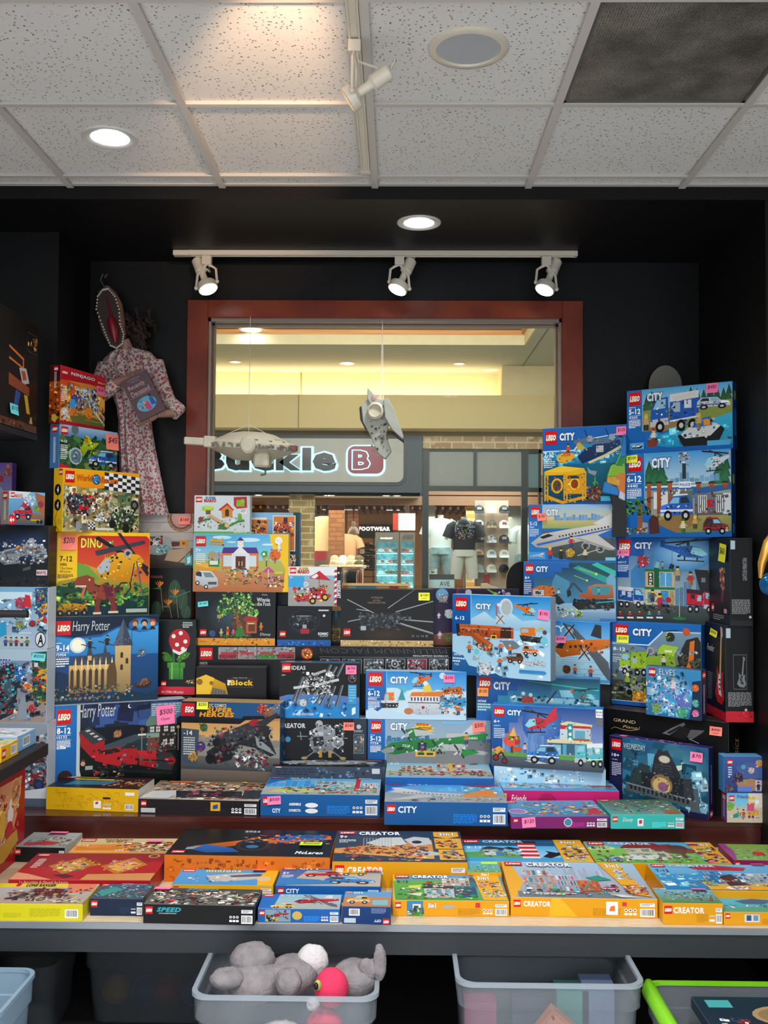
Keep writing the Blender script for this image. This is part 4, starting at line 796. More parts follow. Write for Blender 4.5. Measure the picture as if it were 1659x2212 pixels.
a=face(b,'front');a.R(0,0,100,100,'1d5a9c','0c3458');a.P([(0,22),(20,26),(45,24),(62,14),(82,20),(100,12),(100,45),(0,45)],'3c9cd8','2a78b8');a.P([(0,0),(100,0),(100,8),(82,17),(62,12),(45,21),(20,24),(0,20)],'0c2038')
for x,y,h in ((0,70,30),(10,76,16)):hills(a,y,'163050',8,n=6,x0=x,x1=40)
a.E(24,33,7.5,'f4f0d0',c2='c8d8e0');a.E(24,33,5.5,'f6f2d8');a.E(84,11,13,'48b0f0',ry=8.5,c2='1a5898')
for x,c,h in ((77,'6a3820','c89070'),(86,'20180f','d0a080'),(94,'a04820','d8a888')):a.E(x,8.5,3.4,c);a.E(x,10,2.4,h);a.P([(x-3,17),(x-1,12.5),(x+1,12.5),(x+3,17)],'202428')
hills(a,92,'103048',6);castle(a,*a(148,1338,290,1498));a.R(74,8,74.4,66,'0c3050')
for x,y in ((32,30),(48,27)):a.LN([(x-5,y+2),(x+9,y+7)],.8,'4a2c18');fig(a,x+3,y+7,12,'26262a','1a1a1c','d8a858')
blob(a,84,44,4,'4c6a80',16,['a8b4bc','5c4a44','202c34']);boat(a,78,72,94,86,'6a3a28','3a2018','8a5a38')
for i in range(13):blob(a,5+i*4.4,94,1.5,shade('6a7078',RN.uniform(.6,1.4)),3,['8a3a2a','4a6a4a','b89060'])
a.bits(4,80,76,97,90,['2c5c50','7a3a28','a88850','505860','183040','7a9a70'],3);a.LG(122,1342,153,1372);a.T('Harry Potter',*a(157,1342,237,1368),'c4ccd0',-.002,.12,'0c1420');info(a,*a(121,1389,149,1442),'9-14','75954',n=4);end(a);edgeprint(b,'left')
b=DIN=S('yellow box with a red brown dinosaur and yellow helicopter picture in the left stack',122,4.22,323,4.41,1149,1334,.065,dict(all='e8b818',left='e0b010'),on=HP1)
a=face(b,'front');a.R(0,0,100,100,'f0c020');P_=[(22,6),(25,4),(96,4),(100,8),(100,100),(0,100),(0,62),(3,58),(22,54),(22,40)];a.P(P_,'c4222a','e08c28')
a.P([(22,42),(30,38),(50,46),(100,62),(100,80),(0,80),(0,62),(3,58),(22,54)],'e0982c','5a7a30');a.P([(22,36),(34,40),(46,56),(34,62),(22,52)],'6a9a3c');a.P([(0,64),(20,58),(40,60),(60,80),(100,76),(100,100),(0,100)],'22482c','0e2c34')
a.bits(0,62,100,90,70,['2c6a34','4c8a3c','1a4a30','88a84a'],9);a.P([(0,92),(40,88),(100,90),(100,100),(0,100)],'12303c')
a.T('DINO',*a(175,1162,222,1184),'e8e048',.03,.05,'601818');blob(a,*a.p(236,1176),4,'5a9a3c',14,['88c050','2c5a24']);a.E(*a.p(238,1173),1,'ffffff')
with a.box(*a(205,1158,322,1290)):
    a.P([(0,4),(6,0),(98,50),(96,58)],'1c1c20');a.P([(0,24),(90,6),(92,12),(4,32)],'3a3e44');a.P([(40,-6),(46,-8),(100,60),(96,66)],'26262a')
    a.P([(4,52),(20,34),(46,26),(80,30),(90,40),(70,60),(60,76),(24,66)],'e8a818','c07c10');a.P([(4,52),(20,36),(30,38),(26,56),(10,62)],'a8b4bc');a.E(60,28,8,'9aa0a6');a.E(60,28,4,'303438');a.bits(8,30,88,70,46,['e8a818','c88810','2c2c2c','8a8e92','f4c840'],6)
    a.LN([(72,44),(66,74)],2.4,'3c4044');a.LN([(76,40),(88,98)],2.6,'5c6064');a.LN([(40,88),(48,76),(60,76)],2.5,'24262a');a.LN([(56,96),(66,84),(64,74)],2.5,'24262a')
dino(a,*a(160,1242,268,1328));
with a.box(*a(122,1290,190,1330)):
    a.P([(2,60),(20,36),(60,34),(96,44),(98,76),(6,84)],'c89018','6a4a10');a.bits(4,20,96,82,50,['c89018','3a2c18','7a3a2a','4c8a3c','202020'],8)
    for x in (12,40,62,88):a.E(x,84,9,'121412',ry=16);a.E(x,84,4,'8a8a84',ry=8)
a.T('7-12',*a(129,1201,156,1213),'3c3010',.02);a.T('5886',*a(129,1216,144,1222),'4c3c14',.01);a.T('T-Rex Hunter',*a(129,1225,157,1230),'4c3c14',0);a.T('480 pcs/pzs',*a(129,1232,153,1238),'4c3c14',0);a.lines(2,50,18,55,3,'6a5a20');a.R(*a(272,1315,317,1322),'a8b4a0');end(a)
edgeprint(b,'left',c='403010');npx(b,'front',131,1154,164,1188,'r','$200')
b=WR=S('yellow box with chequered flags and off road racers picture in the left stack',137,4.16,301,4.50,1010,1148,.065,dict(all='e8a818',left='e8b418',top='d8c890'),on=DIN)
a=face(b,'front');a.R(0,0,100,100,'c8b888','b8a468');a.R(0,26,100,48,'8a9a6c','a8a478');a.R(70,30,100,60,'2a5a44','6a8a5c');a.bits(0,28,100,98,120,['c8b888','a89058','7a8a5c','d8c8a0','8a7a50'],12)
a.P([(0,0),(100,0),(100,16),(60,28),(30,30),(0,27)],'f0a818','e89010')
for i in range(8):
    for j in range(5):a.P([(52+i*6,2+j*5.6+i*.6),(58+i*6,2.6+j*5.6+i*.6),(58+i*6,8.2+j*5.6+i*.6),(52+i*6,7.6+j*5.6+i*.6)],'f0f0ec' if (i+j) % 2 else '2c2c2c');a.k -=.6
a.LG(141,1016,161,1043);a.T('World',*a(166,1025,199,1040),'e06818',.03,.15,'402008');a.T('Racers',*a(218,1030,255,1046),'e06818',.03,.15,'402008');a.E(*a.p(208,1036),5.4,'203448');a.E(*a.p(208,1036),4.3,'3c8cc8');a.bits(*a(201,1028,214,1044),8,['e8f0f4','2a5a8a'],3)
a.T('7-14',*a(141,1050,156,1058),'ffffff',.02);a.T('8864',*a(141,1062,150,1066),'ffffff',.0)
with a.box(*a(140,1055,215,1118)):
    a.P([(4,30),(30,14),(60,20),(94,8),(98,60),(70,88),(20,92),(8,60)],'2c3034');a.bits(2,8,98,94,130,['3c4044','b02028','8a9094','1c1c1e','c8ccd0','60707c','c89030'],8);a.P([(36,74),(44,52),(54,74)],'c82030');a.P([(56,70),(62,50),(70,72)],'c82030')
with a.box(*a(228,1080,300,1150)):
    a.P([(2,62),(30,24),(70,30),(98,44),(70,96),(16,90)],'3a4438');a.bits(0,20,98,96,120,['a8cc30','2c302c','8a9490','d8dcd0','5a6a40','161816'],8);a.P([(48,84),(70,76),(72,90),(56,98)],'a8d428')
    a.E(20,76,10,'202220');a.E(60,88,11,'202220');a.E(84,12,12,'2a2c2c');a.E(84,12,6,'707474')
    for x in (30,66):a.E(x,30,7,'d8d8d0');a.E(x,32,4,'202020')
a.bits(*a(190,1060,240,1130),90,['d8c8a8','c8a040','e8e0c8','b03028','8a8270'],5);a.E(*a.p(214,1118),4,'e8e8e8');a.bits(*a(206,1108,222,1128),24,['ffffff','909090'],4)
for i in range(4):
    for j in range(4):a.R(*a(190+i*3.5,1128+j*3.5,193.5+i*3.5,1131.5+j*3.5),'f0f0f0' if (i+j) % 2 else '202020');a.k -=.6
a.R(*a(163,1126,172,1146),'8a9498');a.R(*a(176,1134,188,1148),'6a6a6c');a.R(*a(205,1140,244,1146),'d8dcc8');end(a)
a=face(b,'left');a.logo(55,2,38)
for y in (34,58):a.E(46,y,34,'1c1a14',ry=9);a.T('4',34,y-5,56,y+5,'f4f0e0',.04,.1)
a.LN([(20,26),(30,30),(50,48),(40,52),(44,68),(20,80),(30,90),(60,99)],4,'241c0c');a.E(60,84,26,'c8a828',ry=5);end(a)
b=JW=S('blue green box with a yellow dinosaur and blue jeep picture in the left stack',129,4.19,254,4.52,915,1009,.055,dict(all='2c5c8c',left='3c6c9c',top='6c88a8'),on=WR)
a=face(b,'front');a.R(0,0,100,100,'2c4c34','3c5a38');a.P([(0,0),(100,0),(100,22),(60,26),(0,26)],'9cc0dc','3878b0');a.bits(0,26,100,92,90,['2c5a34','4c7a3c','1c3c2c','6a8a4a','183428'],14,.9);a.P([(0,88),(14,92),(20,100),(0,100)],'c0202c')
a.LG(132,920,147,939);a.T('WORLD',*a(151,932,172,940),'88949c',.01);a.E(*a.p(162,928),6,'5c6c74');a.T('6-12',*a(132,949,145,956),'ffffff',.02);a.T('248',*a(132,969,141,974),'ffffff',0);a.lines(2,46,13,80,8,'dde4e0')
with a.box(*a(172,938,215,1000)):a.P([(0,60),(20,30),(30,0),(46,4),(60,26),(96,24),(70,50),(40,56),(20,84)],'b8cc28','7a9420');a.bits(0,10,90,76,50,['c8dc30','8aa420','5c7a20'],9,1);a.E(34,22,8,'d06820')
with a.box(*a(148,962,178,1006)):a.E(50,52,46,'a8c0c8',ry=46);a.E(52,52,38,'5c7c88',ry=38);a.bits(26,24,80,84,24,['d8e0e4','2c5088','8a5a4a','3c484c'],12)
car(a,*a(190,968,252,1014),'1c58a8','e4e8ea');fig(a,*a.p(234,1018),16,'3c7c40','283c5c');a.bits(*a(240,1008,253,1020),14,['b02830','e8d8c0'],4);end(a);edgeprint(b,'left')
npx(b,'front',227,936,254,974,'r','$45')
b=NJ=S('red and orange box with white fighting machines, topmost of the left stack',131,4.18,227,4.50,788,912,.055,dict(all='a01828',left='3a1418',top='c02030'),on=JW)
a=face(b,'front');a.R(0,0,100,100,'e07828','c8a048');a.P([(0,22),(40,26),(60,60),(20,90),(0,70)],'d84818','e88030');a.P([(50,30),(100,40),(100,80),(60,60)],'f0b048');a.P([(0,0),(100,0),(100,22),(64,20),(0,24)],'c81c30','a81428')
a.bits(0,30,100,98,80,['e88828','c85820','e8b050','8a6a38','d8a870'],12,1);a.P([(20,84),(60,76),(100,82),(100,96),(30,98)],'6a6a34');a.P([(0,94),(100,92),(100,100),(0,100)],'b01828')
a.LG(133,797,147,812);a.T('NINJAGO',*a(154,803,205,826),'f0f0ec',.02,0,'601018');a.T('3in1',*a(211,824,225,832),'f0d060',.03);a.T('7-14',*a(132,830,144,838),'ffffff',.02);a.lines(2,40,15,62,7,'f4e8d8')
a.LN([a.p(188,868),a.p(227,920)],3,'f0e8d8');a.LN([a.p(200,872),a.p(228,905)],2.4,'d8ccb8')
with a.box(*a(150,825,216,900)):a.P([(20,20),(50,10),(80,8),(96,16),(60,30),(50,44),(36,40)],'d8dce0');a.P([(44,40),(70,40),(84,60),(96,84),(60,64),(40,66)],'c8ccd0');a.P([(4,56),(36,40),(50,50),(20,80)],'3c5ca8');a.bits(4,8,96,90,150,['e8ecf0','b8c0c8','3c68b0','5c6470','d8b030','2c3c78'],8,1.4);a.E(10,76,9,'3aa0e0')
blob(a,*a.p(191,893),8,'e88020',16,['f0a840','c05818']);blob(a,*a.p(139,893),8,'d8ccc0',16,['e8e0e0','b03028','f0a030']);a.R(*a(182,906,224,917),'9a9440');end(a)
a=face(b,'left');a.R(0,28,100,100,'a84818','502010');a.bits(5,30,95,96,30,['d87020','301410','e8a040','703018'],30);a.logo(40,2,40);a.lines(44,12,66,40,14,'f0e0d0',.4);a.E(50,90,26,'b89838',ry=6);end(a)
npx(b,'front',207,833,223,857,'p','$100',fc='ff6f98')
b=PIR=S('narrow black box with a red and white spotted plant in a green pot',327,4.50,422,4.50,1339,1505,.09,dict(all='1e2224'),zb=-.674)
a=face(b,'front');a.R(0,0,100,89,'1e2426','161a1c');a.R(0,89,100,100,'c8283c');a.T('PIRANHA PLANT',*a(394,1349,416,1352),'c8ccc8');a.lines(*a(395,1344,416,1358),3,'b8bcb8')
with a.box(*a(350,1356,412,1470)):
    a.P([(36,46),(44,46),(46,76),(38,76)],'2c6a30');a.P([(2,56),(16,46),(34,54),(38,64),(10,64)],'3c7a2c');a.P([(50,60),(70,44),(98,48),(90,56),(60,66)],'3c7a2c');a.bits(4,46,34,62,10,['88b038','2c5a24'],8);a.bits(56,46,92,62,10,['88b038','2c5a24'],8)
    a.E(60,24,36,'b82430',ry=22);a.P([(36,40),(60,46),(86,38),(84,44),(60,52),(38,46)],'e8e4dc')
    for x,y in ((40,16),(64,10),(80,26),(52,32),(72,40)):a.E(x,y,7,'f0ece4')
    a.R(20,66,80,76,'4c9a3c','3c8434');a.R(26,76,74,98,'4c9a3c','2c7430');a.R(34,66,38,98,'88c460');a.R(60,66,64,98,'2c6c2c')
a.LG(348,1471,359,1483);a.T('18+ | 77426 | 540 pcs/pzs',*a(349,1492,396,1499),'f0e0e0',.0);a.bits(*a(402,1468,420,1479),20,['3c8c3c','c83030','e0b030','3c6cc0'],5,.2);end(a)
b=BOP=S('black box with orange bird of paradise flowers, above the spotted plant box',300,4.61,413,4.61,1226,1338,.07,dict(all='171918'),on=PIR)
a=face(b,'front');a.R(0,0,100,100,'141616','1c1a16');a.E(56,66,26,'3a2818',c2='151614')
with a.box(*a(325,1228,412,1338)):
    for x,y,r,q in ((60,46,15,24),(80,62,12,22),(16,82,12,18),(88,86,12,14)):a.E(x,y,r,'2f4a38',ry=q);a.LN([(x-4,y+q*.8),(x+4,y-q*.8)],.8,'5c7460')
    for x,y in ((22,34),(60,50),(44,70)):
        for d in (-10,-4,2,8):a.P([(x,y+4),(x+d-1,y-12+abs(d)*.4),(x+d+3,y-6)],'e08030')
        a.P([(x-18,y+6),(x+4,y+2),(x+6,y+7)],'4a6a50');a.LN([(x+4,y+6),(x+10,y+50)],1.6,'6a7a58')
    a.T('PARADISE',2,14,30,19,'a86050',0);a.LN([(62,56),(98,44)],1.4,'6a7a70')
end(a)
b=SHB=S('grey box with a glass bottle and a wooden porthole picture, behind the left stack',298,4.655,418,4.655,1109,1224,.06,dict(all='8a827c',right='6c6660'),on=BOP)
a=face(b,'front');a.R(0,0,100,66,'c4bab4','a89c94');a.R(0,64,100,100,'5c504a','3c3430')
for y in (16,34,50):a.R(0,y,100,y+1.2,'8a807a')
with a.box(*a(300,1109,416,1222)):
    a.E(78,8,26,'a07858');a.E(78,8,21,'6a4834');a.E(78,8,18,'c8a094',c2='b88880');a.R(40,0,98,.5,'b8b0a8')
    for i in range(10):a.E(78+23.5*math.cos(i*.4),8+23.5*a.ar()*math.sin(i*.4),1,'503424')
    a.P([(14,46),(40,42),(60,46),(64,60),(60,74),(40,80),(14,78)],'9aa09c');a.bits(14,44,44,60,40,['e8e8e4','8a3028','2c2c2c','b8b8b0'],7);a.bits(34,62,60,76,40,['68a8b0','3c7c88','a8d0d0'],5)
    a.P([(60,54),(76,54),(76,62),(62,64)],'5a2c20');a.R(76,51,92,64,'c09038');a.E(83,57,3,'b02824');a.P([(56,70),(96,66),(94,96),(48,90)],'b09478');a.LN([(96,72),(74,94)],1.5,'282420');a.R(86,80,99,99,'38a8b4');a.P([(90,84),(96,82),(96,94),(90,97)],'d8f0f0');end(a)
npx(b,'front',386,1116,411,1133,'r','$160')
# far left
b=L7=S('pale box of red and blue armoured heroes standing lowest at the far left',-70,4.10,102,4.10,1560,1735,.1,dict(all='9aa8b4',right='c8ccd0'),zb=-1.078)
a=face(b,'front');a.R(0,0,100,100,'8a98a4','4c5868')
with a.box(*a(40,1580,103,1725)):a.bits(0,4,98,98,260,['3c4c5c','8a98a4','c8d0d4','24303c','8a2c30'],14);a.E(62,34,22,'581c28',ry=14);a.P([(50,30),(76,28),(70,44),(56,44)],'6a7840');a.bits(40,56,96,80,20,['6c1c28','30343c','a83038'],18);a.E(70,80,18,'1c2c4c');a.E(70,80,10,'2c3c70');a.P([(0,90),(96,84),(96,100),(0,100)],'d0d4d8')
end(a)
b=L6=S('box with a dark tower and gold and red armoured heroes at the far left',-70,4.10,101,4.10,1401,1560,.1,dict(all='8898a8',top='88b0c8',right='b8c8d0'),on=L7)
a=face(b,'front');a.R(0,0,100,100,'6c8cb0','a08c80');a.R(40,0,100,16,'a8c0d0');a.bits(40,20,100,98,60,['8ca8c4','5c6c7c','b8a498','3c4858'],12)
with a.box(*a(0,1403,101,1558)):
    a.T('AVENGERS',-30,13,22,26,'284c88',.03,.1,'d8e0e8');a.P([(0,26),(20,22),(34,36),(38,60),(30,90),(0,100)],'2a3038');a.P([(8,44),(26,40),(26,70),(0,90)],'3c5868');a.bits(0,22,40,92,90,['20262c','5c6c78','9a2c2c','38a0b0','8a9298'],9)
    a.E(42,34,11,'2868a8',ry=10);a.bits(34,24,54,44,20,['3c88c8','1c4c80','c8d8e8'],9);blob(a,58,52,7,'d86828',22,['e88838','3c3c40','f0c060']);blob(a,70,82,8,'b02838',20,['c83840','d8b040','6a8090']);a.P([(44,70),(54,60),(60,98),(38,98)],'8a98a4')
    a.P([(66,4),(98,2),(99,78),(82,70),(70,46)],'2c5040');a.E(90,36,12,'d8a028',ry=9);a.E(94,52,12,'b02830',ry=11);a.E(94,50,6,'e8b838');a.bits(68,10,98,76,80,['3c7a50','28503c','c8a030','a02c30','5c7890','1c3848'],9);a.R(72,18,80,24,'c8d8d8')
end(a)
npx(b,'front',70,1411,99,1427,'c','$250',rot=.08)
b=L5=S('pale blue box of armoured heroes and a big circled letter at the far left',-70,4.10,103,4.10,1267,1401,.1,dict(all='a8c4d8',right='c8d4dc',top='88a0b0'),on=L6)
a=face(b,'front');a.R(0,0,100,100,'78acd0','a8b8c8');a.bits(40,10,100,74,60,['a8d0e4','5c88a8','c8d8e0','48687c'],10)
with a.box(*a(0,1268,103,1400)):
    a.R(0,8,66,20,'c8e0ec');blob(a,44,26,12,'a83848',34,['c83c48','3c5c98','8898a8']);a.P([(52,12),(62,14),(66,34),(50,32)],'c83038');blob(a,42,62,8,'7a8a50',20,['88985c','505c38','c8a060']);blob(a,68,60,7,'8a3038',16,['a03c40','30343c'])
    a.P([(0,60),(14,56),(16,78),(0,84)],'3098c8');a.R(40,74,66,77,'c0d0dc');a.E(40,84,24,'a8c8d8',ry=6);a.P([(72,2),(100,0),(100,60),(84,56),(74,36)],'2a4c78');a.E(82,18,8,'243c70');a.T('A',79,12,85,20,'e8ecf0',.03);a.E(92,36,10,'d8a020',ry=9);a.E(96,50,9,'b02c30',ry=10);a.bits(70,4,99,62,60,['3c5c98','88a8c0','c8982c','a83038','486c50'],8)
    a.E(85,86,11,'1c1c20',ry=13);a.E(85,86,9.5,'d8dce0',ry=11.2);a.T('A',79,78,91,95,'16161a',.03,.1)
    for i in range(5):fig(a,14+i*11,97,15,['3c5c98','a88860','a03038','c8c0a0','708050'][i],'303848')
end(a)
b=L4=S('black box with a grey flying aircraft carrier picture at the far left',-70,4.10,105,4.10,1134,1267,.1,dict(all='15171b',right='1c1e22'),on=L5)
a=face(b,'front');a.R(0,0,100,84,'14161c','1c2026');a.R(0,84,100,100,'232427');a.E(70,34,44,'2c4470',ry=30,c2='15181e');a.bits(0,86,100,99,40,['2e3034','1a1b1e'],6,0)
with a.box(*a(-30,1140,104,1232)):
    a.P([(20,66),(30,52),(60,44),(70,24),(76,24),(78,38),(92,42),(98,60),(86,72),(70,62),(52,70),(54,84),(30,88),(22,78)],'a8aeb4','7c8288');a.P([(84,70),(70,56),(40,62),(24,60),(60,46),(88,48)],'5c6268')
    for x,y in ((38,76),(84,58),(90,66)):a.E(x,y,9,'8c9298',ry=8);a.E(x,y,6,'50565c',ry=5)
    a.bits(22,28,96,86,130,['b8bec4','7c8288','d0d4d8','484c52','9aa0a6'],5,.3);a.bits(50,42,80,52,5,['d07030'],5);a.R(52,86,68,98,'202226');a.P([(60,96),(72,90),(72,98),(60,102)],'505458')
a.R(*a(79,1231,102,1243),'d8d8d8');a.T('MARVEL',*a(80,1233,101,1241),'a01c28',.04);end(a)
b=L3b=S('small blue box with a red racing car and 4+, above the aircraft carrier box',20,3.95,97,4.10,1060,1131,.05,dict(all='5c8cb8',left='8a8078',top='b8c0c4'),on=L4)
a=face(b,'front');a.R(0,0,100,100,'78b4d8','3878a8');a.P([(0,0),(60,0),(40,20),(0,22)],'d8dcdc');a.P([(0,74),(30,60),(100,66),(100,100),(0,100)],'a87050','3c5868');a.P([(70,0),(100,10),(100,70),(84,60)],'a86848');a.logo(4,4,11);a.T('MARVEL',16,8,38,20,'c03030',.03)
car(a,8,38,66,84,'c02c34','3c68b0');blob(a,44,40,8,'c03040',12,['d04048','3050a0']);blob(a,76,50,8,'6a9a38',18,['88b840','e0a030','3c5c30']);a.E(54,20,7,'c8dce8');a.bits(40,12,70,40,40,['ffffff','c8dce8'],5,2);blob(a,88,36,8,'a03848',14,['b83848','3c4c88'])
a.E(8,86,12,'d02830',ry=16);a.T('4+',2,78,15,94,'ffffff',.03);a.R(60,82,86,88,'b8a030');a.E(80,90,4,'202428');a.E(90,90,4,'202428');end(a);edgeprint(b,'left')
b=S('purple edged box of masked heroes at the frame edge, above the carrier box',-60,4.15,25,4.15,999,1131,.05,dict(all='4c2c78',right='5c3c88'),on=L4)
a=face(b,'front');a.R(0,0,100,100,'6c4c9c','8a98a8');a.P([(0,40),(60,30),(100,60),(100,100),(0,100)],'a8b4c8','5c3848')
with a.box(*a(-10,1000,24,1058)):blob(a,76,34,24,'8a4828',30,['a85c30','3c4c88','d8b8a0','b83040']);blob(a,30,60,24,'a82c38',24,['c83840','e8e0e0','30343c']);a.E(78,12,12,'b87838')
end(a)
# middle rows (upright)
RN.seed(23)
CY_=4.55
b=OT=S('wide black box with four small stadium pictures and a round red crest',425,CY_,685,CY_,1394,1706,.12,dict(all='141416'),zb=-1.078)
a=face(b,'front');a.LG(432,1399,459,1425);a.T('10272',*a(432,1430,448,1435),'c8c8c8',.01)
for i,x in enumerate((472,514,556,597)):
    a.R(*a(x,1398,x+40,1424),'a8a8a8');q=a(x+1,1399,x+39,1423)
    with a.box(*q):a.R(0,0,100,50,'8a9498');a.bits(0,0,100,60,24,['b03038','5c6468','c8c8c8','a84850'],16,.1);a.R(0,60,100,100,['8a2c34','9a8a80','3c7a2c','8a3038'][i]);a.R(10,40,90,62,'b03840');a.bits(0,60,100,98,14,[['8a2c34'],['7a7068','50585c'],['4c8c34'],['a03038','303030']][i],12,.1)
a.C(663,1412,13,'a82418');a.C(663,1412,10,'d8a030');a.C(663,1412,7,'b02418');a.bits(*a(654,1402,672,1422),26,['e0b040','a02018','c84820','f0d070'],2);end(a)
b=MF=S('wide black box with upside down outlined lettering and six small grey pictures',687,CY_,975,CY_,1396,1706,.12,dict(all='121214',right='0e0e10'),zb=-1.078)
a=face(b,'front');a.T('MILLENNIUM FALCON',*a(690,1400,968,1413),'56585c',-.006,-.2,rot=math.pi);a.T('MILLENNIUM FALCON',*a(690,1400,968,1413),'161618',-.03,-.2,rot=math.pi);a.T('ULTIMATE COLLECTORS',*a(892,1415,968,1419),'c8ccd0',.03,rot=math.pi)
a.R(*a(690,1419.5,973,1420.5),'70747a')
for i in range(6):
    x=692+i*47;a.R(*a(x,1423,x+42,1455),'a8aaae');a.R(*a(x+1,1424,x+41,1454),['5c2026','2c3034','505458','24282c','8a2838','34383c'][i])
    with a.box(*a(x+1,1424,x+41,1454)):a.bits(2,4,98,96,70,['8a8e94','b8bcc0','505458','202226','d0d4d8'],16,1.2)
    if i==3:a.C(x+20,1434,8,'c0c4c8');a.C(x+20,1434,6,'404448');a.C(x+20,1434,2,'c0c4c8')
end(a)
b=POO=S('black box with a leafy brick tree house picture and an orange lower strip',423,CY_,595,CY_,1278,1393,.1,dict(all='141618',top='202224'),on=OT)
a=face(b,'front');a.R(0,0,100,86,'15181a');a.E(46,44,34,'34505c',ry=40,c2='15181a');a.R(0,86.5,100,100,'e0962c','d88c24');a.R(0,85.5,100,86.5,'7a4c18')
a.T('IDEAS',*a(432,1384,446,1387.5),'6a3c10',.01);a.bits(22,88,98,99,40,['b87018','f0b048'],4,1.5)
with a.box(*a(470,1278,558,1378)):
    a.P([(38,40),(50,30),(56,34),(60,58),(78,84),(84,98),(30,98),(38,80)],'5c3a24');a.P([(46,34),(54,60),(70,96),(56,96),(46,70)],'7c5434');a.bits(34,34,76,98,40,['6c4428','4a2c1c','8a6440'],6,1.5)
    for x,y,r in ((38,10,24),(60,14,22),(20,30,18),(78,36,18),(40,32,20),(64,30,16),(14,44,14),(84,46,12)):a.bits(x-r,y-r*.6,x+r,y+r*.6,34,['5c9c3c','88b858','3c7430','a8cc78','2c5c28'],9,1.2)
    a.P([(64,56),(74,52),(98,56),(98,64),(64,64)],'a02c28');a.R(70,64,96,90,'a85c38');a.R(76,70,92,86,'6c3420');a.R(74,68,90,70,'e8d8b8');a.P([(44,86),(56,76),(66,90),(60,98),(44,98)],'2c7a34');a.bits(10,94,80,100,30,['3c7a30','5c8a3c','2c5424'],8)
    a.R(0,50,10,58,'a8905c');a.R(4,58,6,66,'7c5c34')
fig(a,*a.p(478,1374),14,'c8b088','a88c60','c8b088','b89c70');fig(a,*a.p(492,1372),16,'c03028','d89838','d89838','c88828');fig(a,*a.p(504,1373),12,'c86078','a84860','d888a0','b84c70');fig(a,*a.p(564,1362),15,'c87830','b86820','d89048','c07028');blob(a,*a.p(459,1368),4,'34507c',12,['4c6c98','24385c'])
a.T('Winnie',*a(555,1291,583,1300),'d8dcdc',.02);a.T('the Pooh',*a(556,1300,584,1309),'d8dcdc',.01);a.T('Disney',*a(566,1283,578,1287),'d8dcdc',-.005,.2);a.T('Disney',*a(562,1367,585,1375),'d8dcdc',-.005,.2);a.LG(432,1359,446,1373);end(a)
a=face(b,'front');npx(b,'front',428,1299,450,1310,'c','$150',rot=-.12)
b=ACR=S('wide box with a white town hall with purple roof and a white van',418,CY_,623,CY_,1153,1278,.07,dict(all='c8b890',top='d0dce0'),on=POO)
a=face(b,'front');a.R(0,0,100,50,'4cacdc','98ccd4');a.R(0,46,100,68,'a8b458','b8a850');a.R(0,64,100,100,'c88a5c','b0683c');a.P([(80,0),(100,0),(100,100),(94,100),(97,60),(86,30),(82,20)],'f0c020')
for x,y,r in ((30,6,10),(58,10,12),(78,18,6),(40,14,5)):a.E(x,y,r,'c8e8f4',ry=r*.3)
for x,y,r,c in ((20,38,5,'a8a070'),(27,38,4,'a898a0'),(86,36,6,'d86828'),(77,42,4,'a8a870')):blob(a,x,y,r,c,10);a.R(x-.6,y+4,x+.6,y+14,'6a4a34')
with a.box(*a(478,1160,560,1240)):
    a.R(2,42,98,86,'d87838');a.R(6,50,30,80,'c8d8dc');a.R(66,50,92,80,'c8d8dc');a.P([(2,44),(6,28),(92,28),(98,44)],'4c3484');a.P([(30,46),(50,24),(72,46)],'e0e4e4');a.R(28,44,74,92,'d8dce0');a.R(38,52,64,88,'5c2c20');a.R(50.5,52,51.5,88,'2c1410');a.R(46,66,48,78,'d8c8a0');a.R(54,66,56,78,'d8c8a0')
    a.P([(40,10),(50,0),(61,10)],'4c3484');a.R(43,10,58,27,'e8ecec');a.E(50.5,18,5,'d8c080');a.E(50.5,18,3.6,'f0f0e0');a.R(30,88,74,94,'8a98a0');a.bits(2,82,98,96,20,['c87040','50585c','c8c8c8'],6)
a.bits(*a(486,1232,560,1262),70,['3c8a3c','c8783c','8a5030','e8c040','c8a078','30343c'],3);a.P([a.p(x,y) for x,y in ((566,1236),(580,1224),(594,1236))],'c0488c');a.R(*a(579,1230,580.5,1256),'d8d8d8');a.bits(*a(572,1246,612,1270),50,['e8c060','8a5a30','c890b0','d8d0a0','6a4a2c'],3.4);a.R(*a(593,1234,611,1240),'b8c848')
with a.box(*a(421,1216,472,1276)):
    a.P([(2,8),(40,0),(92,10),(94,24),(50,34),(4,20)],'e09c28');a.P([(2,8),(40,0),(92,10),(52,18)],'f0b040');a.P([(4,38),(20,28),(70,30),(96,56),(98,84),(60,92),(4,72)],'d8dce0','a8b0b4');a.P([(34,34),(66,34),(84,52),(44,52)],'7a8c94');a.P([(4,36),(18,30),(28,34),(30,50),(6,46)],'30343c');a.R(56,68,92,78,'50545c')
    for x,y in ((12,72),(48,86)):a.E(x,y,9,'1c1c1e');a.E(x,y,5,'d8d8d8')
blob(a,*a.p(602,1168),4,'e8e8e4',8,['f4f4f0','303030','c8c8c0']);fig(a,*a.p(603,1192),14,'e8e4dc','d8d4cc','f0f0ec','e8e8e4');a.P([a.p(x,y) for x,y in ((563,1197),(568,1190),(578,1191),(577,1201),(569,1204))],'2c9a3c');a.C(570,1197,3,'e8f0e8')
